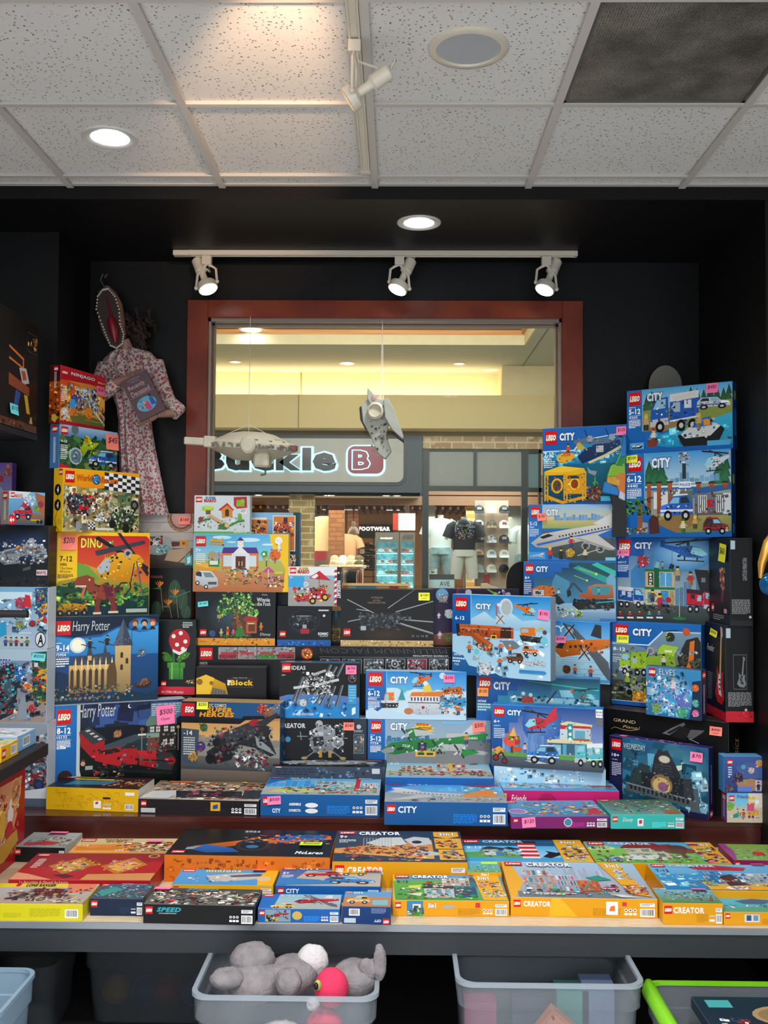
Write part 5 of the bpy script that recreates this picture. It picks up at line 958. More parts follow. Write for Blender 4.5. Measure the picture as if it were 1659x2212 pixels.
a.R(*a(451,1210,473,1224),'2c7a3c');a.R(*a(453,1211,471,1220),'e0e8d8');a.LG(423,1158,445,1180);a.T('Animal',*a(453,1162,482,1171),'f0b840',.04,0,'6a3c18');a.T('Crossing',*a(451,1170,484,1179),'f0b840',.04,0,'6a3c18');a.T('7+',*a(423,1185,434,1192),'ffffff',.02);a.lines(3,34,13,54,6,'f0f0e8');fig(a,*a.p(562,1256),14,'b84830','6a8a98','e0a868');fig(a,*a.p(508,1246),13,'e8c878','c8a058','f0d890');fig(a,*a.p(531,1246),14,'d8d8d8','b8b8b8','f0f0f0')
end(a)
b=S('white box with a red roofed toy house, topmost of the middle boxes',420,CY_,540,CY_,1070,1152,.06,dict(all='d8dcdc',top='e8e8e8'),on=ACR)
a=face(b,'front');a.R(0,0,100,94,'d8dfe0','c8d0d4');a.R(0,94,100,100,'58a83c');a.T('EXPANSION SET',*a(505,1148.5,533,1151.5),'f0f8f0',.01);a.LG(423,1073,437,1085);a.T('SUPER',*a(444,1073,466,1078.5),'3c8cc8',.04,0,'2c3c50');a.T('MARIO',*a(441,1078,467,1085),'c83c30',.04,0,'2c3c30')
a.P([a.p(x,y) for x,y in ((505,1074),(533,1073),(534,1097),(512,1099),(505,1092))],'c02830');a.R(*a(511,1080,528,1094),'88b830');a.C(524,1083,5,'a0c840');a.R(*a(519,1099,532,1109),'f4f4f4');a.lines(*a(520,1100,531,1108),3,'505050')
with a.box(*a(426,1082,530,1146)):
    a.P([(44,30),(62,6),(76,30),(72,36),(62,18),(48,34)],'c02c28');a.P([(44,30),(62,6),(76,30)],'b82820');a.P([(50,30),(62,14),(73,30),(73,54),(52,58)],'d88828');a.E(62,34,4,'402818');a.R(58,34,66,52,'402818');a.E(22,26,13,'a8cc38',ry=10);a.E(24,22,9,'c0dc58',ry=6);a.R(18,32,28,46,'7a5434')
    a.P([(22,52),(30,46),(62,78),(50,86)],'c8a880');a.LN([(24,52),(54,82)],1,'8a5c44');a.P([(44,82),(60,74),(70,84),(60,98),(44,96)],'2c7438');a.E(62,82,5,'d8b880');a.LN([(2,72),(22,62),(28,62)],5,'3c7a4c');a.LN([(68,84),(84,70),(98,66)],5,'3c8a50');a.bits(2,54,98,98,60,['2c7438','4c9450','c8a880','7a5434','5cac50'],4);a.E(8,62,5,'9a2c30');a.E(88,48,4,'78b838');a.P([(84,52),(92,50),(94,66),(84,66)],'68a838');a.R(70,62,78,72,'e8e4dc')
end(a)
b=CAS=S('dark box showing a sandy castle base under a teal sky, between two black boxes',560,4.665,736,4.665,1312,1393,.06,dict(all='2c3c48'),zb=-.44)
b.root.location.z=OT.top;b.O.z=OT.top;b.top=OT.top+b.h
a=face(b,'front');a.R(0,0,100,100,'1c4858','5c4a2c');
with a.box(*a(714,1312,735,1392)):a.P([(40,0),(70,0),(56,40)],'3c8c9c');a.R(0,56,100,92,'a88838','6c5420');a.R(8,62,30,78,'3a2c14');a.R(64,62,86,78,'3a2c14');a.bits(0,52,100,92,30,['c8a850','6a5428','8a7038'],20);a.R(0,92,100,100,'202c38')
end(a)
b=FES=S('tall dark box with red and orange festival street pictures beside a brick pillar',505,4.655,647,4.655,1106,1310,.065,dict(all='1c3438',right='2c5ca0'),on=CAS)
a=face(b,'front',b.vh);a.R(0,0,100,100,'20403c','182c34');a.R(0,0,90,34,'88b0cc','5888a8')
with a.box(*a(540,1106,646,1224)):
    a.R(0,0,60,14,'88b8d8');a.R(2,12,36,60,'d87830');a.R(0,10,34,14,'e8e4dc');a.bits(2,18,32,58,70,['b02c24','e8d8c0','c87028','3c2c28','d8a040'],9,.8);a.R(46,6,92,72,'d8d8d0');a.R(48,8,90,70,'d87828');a.R(68,10,76,24,'1c2c3c')
    a.bits(50,20,88,44,80,['a82820','e8e0d0','2c3438','c83c28','e8b040'],8,.9);a.R(52,38,80,48,'8a9890');a.R(52,52,78,60,'2c4c30');a.bits(52,48,80,66,26,['c8a850','3c5c34','d8c8a0'],5,.2);a.R(72,78,92,98,'d8d8d0');a.R(73,79,91,97,'c06828');a.bits(73,80,91,97,34,['a02820','e8d8c0','28343c'],9)
end(a)
b=SON=S('black box with a rounded black gamepad picture and a blue lower strip',599,CY_,715,CY_,1309,1393,.09,dict(all='121416'),on=OT)
a=face(b,'front');a.R(0,0,100,84,'111316');a.R(0,84.5,100,100,'1c5ca8','184c90');a.bits(2,88,98,98,24,['3c8cd8','123c78'],5,1.5);a.E(50,40,31,'2c4c78',ry=32,c2='111316')
with a.box(*a(622,1318,694,1370)):
    a.E(50,44,46,'2a3038',ry=44);a.E(50,43,44,'0c0e10',ry=42);a.R(24,24,74,44,'34383c');a.R(26,22,70,26,'8a9094');a.bits(14,24,86,70,50,['30343a','50565c','1c2024','70767c'],8,.8);a.R(44,60,56,76,'9aa0a4');a.R(38,78,64,98,'a02830');a.E(20,42,8,'1c2024');a.E(82,46,9,'1c2024')
a.T('SONIC',*a(687,1366,709,1372),'e8ecec',.04);a.T('THE HEDGEHOG',*a(690,1373,708,1375.5),'c8ccd0',.03,.2);a.LG(604,1363,617,1376);a.R(*a(688,1317,710,1320),'d0d4d8');a.E(*a.p(700,1330),2.4,'d0d4d8');end(a)
b=KRT=S('grey and white box with a red kart under a red and white parasol',623,CY_,737,CY_,1224,1309,.08,dict(all='a8a8a4',top='e0e0e0',right='202020'),on=SON)
a=face(b,'front');a.R(0,0,100,22,'e4e6e6');a.R(0,22,100,100,'a8a8a4','989894');a.R(0,24,30,52,'3ca0d8');a.R(30,24,100,32,'78b8dc');a.R(92,0,100,100,'1c1c1e');a.T('MARIOKART',*a(729,1256,734,1304),'e8e8e8',.03) if 0 else None
for i in range(14):a.P([(88+(0 if i % 2 else 2),i*7),(92,i*7),(92-(0 if i % 2 else 2),i*7+7),(86,i*7+7)],'b83038' if i % 2 else 'f0f0f0')
a.R(92,0,100,100,'1c1c1e');a.T('MARIOKART',79,52,112,62,'e8e8e8',.03,rot=math.pi/2);a.E(95,15,1.8,'e8e8e8');a.LG(626,1226,640,1239);a.T('SUPER',*a(646,1226,667,1232),'d8a830',.04,0,'3c3428');a.T('MARIO',*a(643,1231,668,1239),'c83828',.04,0,'2c3c28')
a.P([a.p(x,y) for x,y in ((668,1247),(690,1233),(715,1254),(692,1252),(672,1250))],'c02430');a.P([a.p(x,y) for x,y in ((671,1247),(684,1239),(688,1244),(680,1250))],'e8e4e0');a.LL([(689,1244),(690,1268)],.8,'202020')
with a.box(*a(634,1264,708,1306)):a.P([(2,60),(20,44),(40,52),(60,20),(84,10),(96,30),(90,70),(30,86),(6,80)],'c02c30');a.bits(4,14,96,84,80,['c02c30','202226','8a2028','2c4c98','e8e4e0','e0a030'],9);a.E(56,82,10,'181818');a.E(56,82,5,'e0b030');a.E(92,62,11,'181818');a.E(92,62,6,'e0b030');a.bits(70,0,100,20,16,['e8b030','d87020','282828'],8)
blob(a,*a.p(661,1262),5,'c8d0d8',14,['e0e8ec','7888a0','3c8c4c']);blob(a,*a.p(637,1272),4,'c03038',8,['f0e8e0','a02028']);a.C(711,1287,4,'b82c34');a.T('7+',*a(626,1245,633,1250),'e8f4f8',.02);end(a);edgeprint(b,'right')
b=ORN=S('black box with a long winged grey insect aircraft and a sand coloured strip',736,CY_,937,CY_,1272,1396,.1,dict(all='131415'),on=MF)
a=face(b,'front');a.R(0,0,100,89,'131415','1a1816');a.E(50,78,34,'3a2c1c',ry=18,c2='181715');a.R(0,89,100,100,'c8a870','b89860');a.bits(0,90,100,99,90,['a88850','d8bc88','8a6c3c'],2.4,0);a.T('ICONS',*a(741,1388,757,1392),'e8d8b8',.02)
for p,w_ in (([(750,1295),(812,1327)],1.1),([(751,1343),(780,1337)],.9),([(838,1314),(896,1273)],1.1),([(855,1322),(936,1299)],1.1),([(850,1337),(936,1344)],1.4),([(855,1344),(936,1369)],1.8),([(770,1316),(800,1320)],.7)):a.LL(p,w_,'a8acae');a.LL([(p[0][0],p[0][1]+.8),(p[1][0],p[1][1]+.8)],w_*.4,'5c6062')
with a.box(*a(775,1318,888,1364)):a.P([(0,50),(14,24),(40,16),(60,14),(98,32),(70,60),(44,80),(16,98),(4,80)],'24282c');a.bits(2,12,80,92,150,['30363a','4a5054','1a1d20','60666a','3a4044'],6,.8);a.bits(60,30,98,44,30,['50565a','2c3034'],6,.2);a.R(4,76,14,96,'a8b0b4')
a.T('ATREIDES',*a(801,1289,827,1293),'a08468',-.005);a.T('ROYAL',*a(806,1295,822,1299),'a08468',-.005);a.T('ORNITHOPTER',*a(794,1300,833,1304),'a08468',-.005);a.LG(742,1358,757,1374)
for i,ch in enumerate('DUNE'):a.T(ch,*a(890+i*10,1372,895+i*10,1376),'a8a8a4',-.01)
end(a);npx(b,'front',904,1280,928,1297,'y','$100','used')
b=SPC=S('dark purple box with astronauts on a red planet behind the insect aircraft box',925,4.60,1121,4.60,1271,1393,.06,dict(all='241838',top='34244c'),zb=-.45)
a=face(b,'front');a.R(0,0,100,82,'1f1434','2c1c3c');a.P([(0,82),(30,76),(100,80),(100,100),(0,100)],'8a5030','603018');a.E(*a.p(955,1285),7,'5c9cc8');blob(a,*a.p(957,1292),5,'8a8a90',24,['c8c8cc','5c5c64','a86850']);blob(a,*a.p(970,1326),5,'c8ccd4',20,['e0e0e4','7a7c88','88b838']);fig(a,*a.p(948,1336),12,'d8d8e0','c0c0c8','8a8c94');fig(a,*a.p(950,1380),16,'c8c4c8','a89c98','8a8088');blob(a,*a.p(968,1379),4,'4c6a38',14,['6c8c4c','2c4028'])
a.C(998,1280,12,'8a2c38');a.C(998,1281,10,'34244c');a.C(1012,1280,7,'b8bcc8');a.LL([(1053,1272),(1070,1283)],2.4,'70a038');a.E(*a.p(1070,1283),2,'98c048');a.C(1098,1284,5,'a8a8b8');a.bits(*a(1074,1274,1092,1284),12,['c8b8d8','6a5a8a'],3);end(a)
o=empty('picture_frame',(at(735,1272,4.66).x,4.66,SPC.top-.10),'pale wooden framed card with coloured strips behind the insect aircraft box','frame')
wd=at(886,1266,4.66).x-o.location.x;hh=at(800,1260,4.66).z-o.location.z
m=MB();m.box(0,0,hh-.012,wd,.02,hh);m.box(0,0,0,.012,.02,hh-.012);m.box(wd-.012,0,0,wd,.02,hh-.012);m.box(.012,0,0,wd-.012,.02,.012);m.build('frame',mat('pale_pine','d8b070',.5),o);m=MB();m.box(.012,.008,.012,wd-.012,.014,hh-.012);m.build('card',mat('teal_card','7aa4b0',.6),o)
a=Art((.012,.008,hh-.012),(wd-.024,0,0),(0,0,-.06),(0,-1,0));a.R(0,0,8,60,'c88040');a.R(20,0,52,40,'3c88a8');a.R(52,0,70,60,'c89860');a.R(72,0,86,60,'b02c28');a.R(88,0,98,60,'d89838');a.build('print',o)
b=LNB=None
b=DEL=Ly('slate grey box with a silver car picture lying on the riser, behind blue boxes',592,1676,828,1679,1655,1636,-1.0,dict(all='3c4858',top='16181c',right='303c4c'),dmax=.24)
b.root.location=(b.O.x,4.27,RZ);zt=at(592,1655,4.27).z;sc_=(zt-RZ)/b.h;
for c in b.root.children:c.scale=(1.02,1,sc_)
b.h=zt-RZ;b.O=Vector(b.root.location);b.top=zt
a=face(b,'top');a.R(0,0,100,100,'17191d');jq=a;a.P([(6,46),(20,36),(50,20),(78,30),(96,50),(90,66),(30,80),(8,66)],'9aa0a4');a.P([(34,34),(52,24),(70,32),(66,44),(40,46)],'40464c');a.E(26,70,5,'303438',ry=10);a.E(80,62,5,'303438',ry=10);a.bits(6,30,96,78,60,['c8ccd0','5c6268','8a9096','282c30'],4);a.LN([(72,22),(98,30)],2,'d87830');a.LN([(60,14),(80,20)],2.4,'88a838');end(a)
a=face(b,'front');a.R(0,0,100,100,'3a4656','30394a');a.bits(40,2,86,60,70,['4c5c70','283240','5a6a80'],3.4,.3);a.logo(3,0,6,5);a.R(90,4,97,20,'c8ccd0');a.lines(4,6,40,30,3,'28303c');end(a)
b=LUN=S('black box with a silver lunar lander picture and a grey right panel',612,4.40,792,4.40,1551,1642,.09,dict(all='16181c',top='8aa8bc'),on=DEL)
a=face(b,'front');a.R(0,0,84,100,'15171a');a.R(84,0,100,100,'2c3844','24303c');a.C(622,1597,6,'3c88b8');a.T('REATOR',*a(613,1562,660,1573),'d0d4d4',.04);a.E(*a.p(775,1570),3,'b8bcc0',n=6);a.T('EXPERT',*a(765,1577,784,1582),'b0b4b8',.02);a.R(*a(764,1586,786,1628),'7c8890');a.R(*a(765,1587,785,1627),'45525c');a.bits(*a(766,1590,784,1624),18,['c8ccd0','8a6a48','606c74'],5)
with a.box(*a(640,1555,752,1640)):
    a.P([(30,26),(44,14),(62,12),(74,24),(78,60),(70,80),(34,84),(26,60)],'9a9ea2','6c7074');a.P([(32,44),(52,42),(54,66),(34,68)],'202428');a.R(30,30,52,40,'b8bcc0');a.E(44,10,7,'a8acb0');a.E(80,58,12,'a0a4a8',ry=14);a.E(80,58,8,'7a7e82',ry=10);a.bits(26,10,90,84,110,['b8bcc0','7c8084','4c5054','d0d4d8','2c3034'],6,.6)
    for s,x in ((1,22),(-1,84)):a.LN([(40 if s>0 else 66,76),(x,94),(x-8*s,98)],2.4,'707478');a.E(x-6*s,98,6,'9c8a5c',ry=4)
    a.R(44,76,50,96,'a88848');a.R(62,78,68,96,'a88848');a.LN([(2,42),(22,42)],1.6,'8a8e92');a.LN([(8,30),(10,52)],1.6,'8a8e92');a.LN([(86,12),(98,20)],2,'8a8e92');a.LN([(92,46),(99,46)],1.6,'8a8e92')
end(a);npx(b,'front',742,1560,765,1577,'r','$240',y=b.h)
b=ISS=S('black box with a space station of grey solar panels above a blue globe',604,4.40,777,4.40,1431,1550,.08,dict(all='121315',top='34607c',left='0e1014'),on=LUN)
a=face(b,'front');a.R(0,0,100,100,'101113');P_=[(0,62),(10,58),(40,56),(70,58),(100,62),(100,100),(0,100)];a.P(P_,'5878b0','1c74b8');a.P([(0,76),(30,70),(60,78),(100,74),(100,100),(0,100)],'2484c8');a.bits(0,64,82,96,40,['88b8e0','3c88c8','c8e0f0','2468a8'],9,.9)
for (x0,y0,x1,y1) in ((655,1462,633,1515),(662,1462,640,1516),(715,1436,698,1470),(727,1440,712,1468),(742,1433,728,1462),(704,1482,683,1520),(712,1484,692,1524),(724,1482,708,1526),(740,1480,726,1526)):a.LL([(x0,y0),(x1,y1)],3.4,'50545c');a.LL([(x0+1.3,y0),(x1+1.3,y1)],.7,'9a9ea8');a.LL([(x0-1.5,y0),(x1-1.5,y1)],.5,'24262c')
a.LL([(634,1486),(690,1478),(732,1468)],3.2,'c4c6c4');a.bits(*a(655,1452,720,1500),110,['d8dad8','a8aaa8','70726e','e8e8e4','484a4c'],5,1);a.LL([(675,1458),(704,1448)],3,'a8aaa8');blob(a,*a.p(655,1518),4.5,'c8ccc8',14,['e8e8e4','8a8e90'])
a.T('IDEAS',*a(630,1438,660,1447),'e0e0dc',.01);a.LG(609,1433,628,1452);a.T('16+',*a(609,1456,617,1460),'d0d0d0',.01);a.T('SPACE STATION',*a(632,1540,677,1545.5),'d8e8f0',.03);a.R(*a(752,1479,770,1521),'3a94c4');a.R(*a(752,1523,770,1547),'2c84b8');a.P([a.p(x,y) for x,y in ((760,1530),(768,1527),(768,1541),(760,1545))],'e0f0f4');a.lines(*a(754,1482,768,1518),6,'7cc0e0');a.C(761,1465,9,'a87068');a.C(761,1465,8,'14161a');a.bits(*a(755,1459,767,1471),8,['808488'],3);end(a)
npx(b,'front',747,1437,770,1456,'p','$70','used')
a=face(b,'top');a.logo(6,10,12,60);a.T('INTERNATIONAL SPACE STATION',56,30,90,70,'3c88c8',.03);end(a)
b=QBL=S('black box with a yellow block picture and white and yellow lettering',424,4.46,574,4.46,1440,1706,.07,dict(all='141315',top='3a3a3c',right='202022'),zb=-1.078)
a=face(b,'front');
with a.box(*a(424,1440,574,1502)):
    a.P([(0,42),(14,28),(42,60),(46,98),(0,98)],'d8a818','a87c10');a.P([(0,42),(14,28),(26,40),(20,98),(0,98)],'e8bc38');a.E(5,54,4.4,'8a6814');a.E(22,58,3,'8a6814');a.P([(24,74),(42,84),(44,98),(22,98)],'6c6c68')
    for i in range(5):a.LN([(25+i*4,76+i*2),(24+i*4,98)],1,'484844')
    a.T('?Block',44,46,82,66,'e8b828',.05,0,None);a.T('?',44,46,50,66,'e8e8e4',.05);a.T('Super Mario 64',53,36,73,41,'b8b8b4',0);a.R(44,42,82,42.8,'6c6c60');a.R(44,71,82,71.8,'6c6c60')
end(a)
a=face(b,'right');a.R(0,0,100,30,'202224');end(a)
b=DCS=S('large box with a black armoured flying vehicle over a yellow smoky city',392,4.36,605,4.31,1514,1706,.1,dict(all='1c2430',top='b89868',right='1c4468'),zb=-1.078)
a=face(b,'front');a.R(0,0,100,100,'b88c58','3c4850')
with a.box(*a(398,1514,605,1668)):
    a.R(-6,26,100,56,'c89458','d0a868');a.R(-6,54,100,100,'8a8478','343c44');a.R(-6,0,60,26,'141c2c');a.P([(26,0),(100,0),(100,18),(62,24),(40,22)],'1c5080');a.P([(-6,24),(58,26),(62,20),(100,18),(100,22),(64,26),(58,32),(-6,32)],'101418');skyline(a,56,'9a8c80',16,12,0,60);hills(a,64,'8a8880',5,base=80);a.P([(-6,40),(16,42),(14,96),(-6,90)],'3c4c5c')
    a.T('DC COMICS',26,3,44,8,'d8c8a8',.03);a.T('SUPER',24,8.5,50,15.5,'e8a020',.04,.15,'5c3008');a.T('HEROES',16,15.5,52,22.5,'e8a020',.04,.15,'5c3008');a.R(-6,3,11,22,'c81420');a.T('EGO',1,8,10,17,'ffffff',.05,.25,'161616')
    for x,y,c in ((81,9,'a83028'),(88,14,'8a5a3c'),(96,8,'4c6c8c')):blob(a,x,y,5,c,24,[c,'2c2c30','c8a080','7a2c28'])
    a.P([(32,50),(50,40),(66,30),(84,32),(92,36),(88,48),(96,74),(90,78),(74,66),(58,62),(52,78),(38,90),(26,84),(24,74),(34,64)],'23272b');a.P([(32,50),(66,32),(80,36),(74,48),(44,58)],'32373b');a.P([(66,30),(72,24),(80,26),(82,32),(70,34)],'9a2430');a.P([(74,30),(96,14),(98,18),(84,34)],'2c3034');a.P([(30,72),(44,62),(54,70),(50,84),(32,92)],'1a1d20')
    for r in range(6):
        for c in range(9):a.P([(42+c*4+r*.5,52-c*1.9+r*2.2),(45+c*4+r*.5,50.8-c*1.9+r*2.2),(45.4+c*4+r*.5,52.2-c*1.9+r*2.2),(42.4+c*4+r*.5,53.4-c*1.9+r*2.2)],shade('3e4448',RN.uniform(.6,1.5)));a.k -=.8
    a.P([(74,48),(90,66),(96,76),(76,64)],'8a8e90');a.bits(26,36,92,90,150,['2c3034','484e52','15171a','6a7074','8a2c30'],4,.6);a.E(28,84,5,'121416');a.E(34,60,4,'18191b');a.bits(54,70,84,98,60,['a8b0b4','8a2c34','606870','d0d4d4','3c4448'],5,1)
    blob(a,18,66,5,'2c3c78',14,['b02c34','2c4888']);fig(a,18,74,14,'28408c','a82830','d8b088');blob(a,10,82,5,'a8803c',18,['c89c48','584428','30343c']);fig(a,84,92,14,'8a3038','3c4c70','c89870');blob(a,21,38,4,'3c5c40',16,['507c50','28402c']);a.T('-14',0,43,9,50,'e0e0d8',.02);a.lines(0,53,12,80,8,'c8ccc8')
end(a)
a=face(b,'right');a.bits(10,0,90,60,30,['3c88b8','b89848','2c4c68'],20);end(a);npx(b,'front',426,1514,450,1532,'y','$250')
b=FIR=Ly('blue box with a red fire station picture lying below the green plane box',832,1690,1074,1693,1676,1637,-1.0,dict(all='1a5ca4',top='5cb0d8'),dmax=.30)
zt=at(832,1676,4.16).z;b.root.location=(b.O.x-.003,4.16,RZ);sc_=(zt-RZ)/b.h;dd=.36/b.d;ws=(at(1066,1676,4.16).x-at(832,1676,4.16).x)/b.w;b.root.location.x=at(832,1676,4.16).x
for c in b.root.children:c.scale=(ws,dd,sc_)
b.w*=ws;b.h=zt-RZ;b.d=.36;b.O=Vector(b.root.location);b.top=zt
a=face(b,'top');a.R(0,0,100,100,'68b8e0','b8c8c0');a.R(0,0,100,22,'1c6cb8','3c94d0');a.R(0,74,100,100,'a8a8a0');a.logo(3,6,12,16);a.T('CiTY',20,7,34,20,'eef2f6',.055);a.T('6-12',4,28,12,38,'ffffff',.02)
build_(a,48,10,78,76,['d8d4c0','b83030','8ab0b8','e8e4d8','b02c2c'],90);a.R(60,12,64,74,'d8b840');build_(a,14,44,46,78,['d8d4c8','b83030','d87838','5c8c5c'],70);truck(a,62,62,92,92,'b82828','d8d8d8');car(a,40,74,56,94,'b82828');a.bits(2,70,98,96,70,['b82c2c','d8c850','c8c8c0','e08838','5c8c6c','404448'],4);heli(a,78,18,96,40,'b82828','d8d8d8');end(a)
b=GRN_=S('blue box with a green and white cargo plane and a yellow starburst',794,4.42,1061,4.40,1553,1645,.07,dict(all='1c64ac',top='88b8d8',left='184c84'),on=FIR)
a=face(b,'front');a.R(0,0,100,100,'88a8c4','a8b4b0');a.R(15,46,100,64,'5c88a8');skyline(a,50,'3c6c9c',22,16,16,100);a.R(15,60,60,80,'a8a878','8a8e84');a.P([(15,78),(100,66),(100,100),(15,100)],'7c8084');x=15
a.R(0,0,x,100,'1c70bc','185ca0');a.R(x-.6,0,x,100,'8cb8d8');a.LG(801,1556,824,1582);info(a,*a(800,1587,823,1626),'5-12','7734');city(a,*a(843,1561,881,1578))
a.P([(45+10*(1 if i % 2 else .6)*math.cos(i*.2618*1.0),22+16*(1 if i % 2 else .6)*math.sin(i*.2618)) for i in range(24)],'f0d030');a.T('SPECIAL',*a(899,1562,926,1568),'d85c18',.05,.2,'5c1c08');a.T('EDITION',*a(903,1570,932,1577),'d85c18',.05,.2,'5c1c08');a.R(*a(955,1558,1010,1564),'78b8dc')
with a.box(*a(822,1552,1060,1640)):
    a.P([(74,36),(86,4),(95,2),(96,10),(88,44)],'c8ccc8');a.P([(60,36),(86,34),(98,44),(60,52)],'b8bcbc');a.P([(0,82),(10,62),(30,54),(66,46),(94,34),(98,36),(94,50),(80,62),(46,74),(14,92),(2,88)],'2c8a44','1c6c34');a.P([(0,84),(6,74),(14,72),(12,86),(4,90)],'8a9490');a.P([(14,76),(20,72),(22,78),(16,82)],'2c3434');a.P([(54,64),(74,62),(98,84),(94,90),(60,78)],'b0b4b4');a.P([(76,52),(100,58),(100,80),(78,78)],'707478');a.P([(70,78),(84,74),(90,84),(76,94)],'2c8a44')
    a.P([(22,28),(34,22),(44,30),(38,44),(28,52)],'2c7a40');a.P([(30,26),(44,30),(50,40),(32,44)],'b8bcbc');
    for x,y in ((24,42),(52,72),(72,82)):a.LN([(x-5,y-18),(x+4,y+16)],1.6,'30343a');a.LN([(x-5,y+8),(x+5,y-12)],1.6,'d0d4d4');a.E(x,y,2,'a8acb0')
    a.R(34,60,42,80,'28303c');fig(a,38,84,28,'2c4c9c','a02c30');fig(a,78,62,30,'c08850','2c4c8c','e8c040','2858a0');a.R(32,82,50,96,'d8b040');a.R(34,86,40,92,'403c28');a.R(42,86,48,92,'403c28');a.T('7734',20,66,27,72,'d8ecd8',.02);a.T('CARGO',80,44,88,50,'e8f0e8',.03);a.bits(2,50,96,90,40,['2c8a44','1c6030','b8bcbc','484c50'],3)
end(a);npx(b,'front',1021,1557,1047,1581,'r','$300',rot=-.12,y=b.h)
b=ICE=S('blue box with a white and orange icebreaker ship in polar sea',790,4.42,1008,4.40,1449,1548,.065,dict(all='1c64ac',top='a8cce0',right='5c8cb0',left='184c84'),on=GRN_)
a=face(b,'front');a.R(0,0,100,44,'1c84d0','68b4e0');a.R(0,40,100,100,'b8d8e8','7cc0dc');hills(a,42,'c8e0ec',8,n=14,x0=20);a.P([(0,84),(14,70),(40,92),(100,84),(100,100),(0,100)],'c0dcec');x=21
a.P([(0,0),(x,0),(x,70),(12,84),(6,76),(0,82)],'1c70bc','185ca0');a.R(x-.6,0,x,60,'8cb8d8');a.LG(796,1452,826,1482);info(a,*a(795,1488,820,1532),'6-12','60062');a.T('717',*a(795,1529,806,1534),'d0e4f0',.01);city(a,*a(843,1461,882,1477));heli(a,*a(885,1450,934,1488),'e06a20','34383c')
with a.box(*a(878,1474,960,1546)):
    a.P([(4,58),(10,92),(30,99),(98,96),(98,50),(20,48)],'d8dce0','b0bcc4');a.P([(8,46),(14,30),(96,26),(98,44)],'e07828');a.R(10,42,96,60,'dce0e4');a.P([(44,14),(50,0),(58,0),(64,14),(68,28),(44,30)],'e0c850');a.E(50,2,6,'dce4e8')
    for i in range(10):a.R(12+i*8.4,45,16+i*8.4,56,'3a4a54')
    a.R(4,60,98,63,'5c6468');a.bits(8,30,96,98,40,['e07828','d8dce0','8a9498','b02c30','34424c'],4,.1);a.E(44,76,4,'b02838');a.E(6,88,12,'c07850',ry=10)
with a.box(*a(822,1493,862,1532)):a.P([(20,30),(26,8),(72,6),(74,50),(20,52)],'e07828');a.P([(20,50),(26,20),(44,18),(44,50)],'8cd0dc');a.R(2,52,96,66,'d8dce0');a.P([(0,66),(98,64),(90,92),(10,94)],'2c3438');[a.E(x,80,8,'181c20') or a.E(x,80,4,'b8bcc0') for x in (52,70,88)];a.bits(2,10,96,90,26,['e07828','2c3034','8cd0dc','d8dce0'],7)
with a.box(*a(955,1478,1006,1512)):a.P([(4,30),(80,14),(88,60),(8,66)],'c86428');[a.R(10+i*12,36-i,18+i*12,50-i,'4c2c20') for i in range(5)];a.bits(2,6,98,90,50,['c86428','4a3430','e8c040','d8d0c8','24344c'],7);a.LN([(10,66),(8,94)],2,'30343a');a.LN([(80,60),(84,94)],2,'30343a')
a.R(*a(950,1506,1006,1528),'2c90c8');a.bits(*a(950,1506,1006,1546),50,['3c4c54','58a8c8','c8d8e0','c07040','88b4c4'],3.4);fig(a,*a.p(990,1544),22,'d06028','28487c','e8c878','30445c');a.C(872,1489,7,'58b8c8');a.P([a.p(x,y) for x,y in ((860,1512),(868,1488),(876,1512))],'3c94a0');a.C(956,1460,7,'c8dce8');end(a)
npx(b,'front',958,1457,982,1474,'p','$330')
# right side (upright)
RN.seed(41)
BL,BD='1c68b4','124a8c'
def ctitle(a,l,t,n=1):a.LG(*l);city(a,*a(*t))
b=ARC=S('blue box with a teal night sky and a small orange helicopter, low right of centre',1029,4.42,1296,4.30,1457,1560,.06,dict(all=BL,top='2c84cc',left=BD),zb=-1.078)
a=face(b,'front');a.R(0,0,100,30,'14486c','2c8ca0')
with a.box(*a(1029,1460,1294,1530)):
    a.R(0,0,100,100,'14568c','3c9ab8');a.P([(36,0),(100,0),(100,60),(60,40)],'0f4058','2c8c9c');a.P([(40,10),(100,34),(100,40),(44,14)],'3cb0a8');a.R(28,70,100,100,'88c0d8','3c90b8');a.P([(0,0),(46,0),(46,10),(40,10),(40,30),(34,30),(34,50),(26,50),(26,68),(18,68),(18,100),(0,100)],BL,BD);hills(a,76,'90c8dc',10,n=9,x0=30,base=90)
    a.bits(30,60,98,98,40,['c8e4f0','58a8c8','2c7098'],4);a.P([(68,40),(78,40),(80,66),(70,66)],'88c8d8');a.P([(38,70),(46,66),(48,90),(38,92)],'c04838');a.E(39,58,1.6,'d8ecf0');a.E(45,62,1.6,'d8ecf0');a.LN([(58,90),(66,44)],1.4,'383c40')
heli(a,*a(1232,1484,1290,1524),'2c8088','c85830',1);ctitle(a,(1034,1462,1061,1490),(1066,1472,1103,1491));a.T('60368',*a(1032,1511,1050,1517),'e0ecf4',.02);a.lines(*a(1032,1519,1060,1538),3,'d0e0ec');end(a);edgeprint(b,'left')
npx(b,'front',1032,1485,1055,1504,'o','$150')
b=None
FRI=Ly('magenta box with a seaside town picture, lying below the emergency headquarters box',1087,1750,1338,1752,1707,1660,-1.078,dict(all='c8206c',top='58a8d8'),dmax=.19)
HQ0=carton('pale blue box lying under the box with the red helicopter',(at(1064,1650,4.27).x+.005,4.262,RZ+.0004),-.10,.47,.07,.148,dict(all='a8d0e4',left='7cb4d4'),None)
a=face(HQ0,'front');a.R(0,0,100,100,'b8dcec','88c0e0');a.bits(2,4,80,40,40,['d8e8ec','6cb0d8','e0ecf0'],5,.1);end(a)
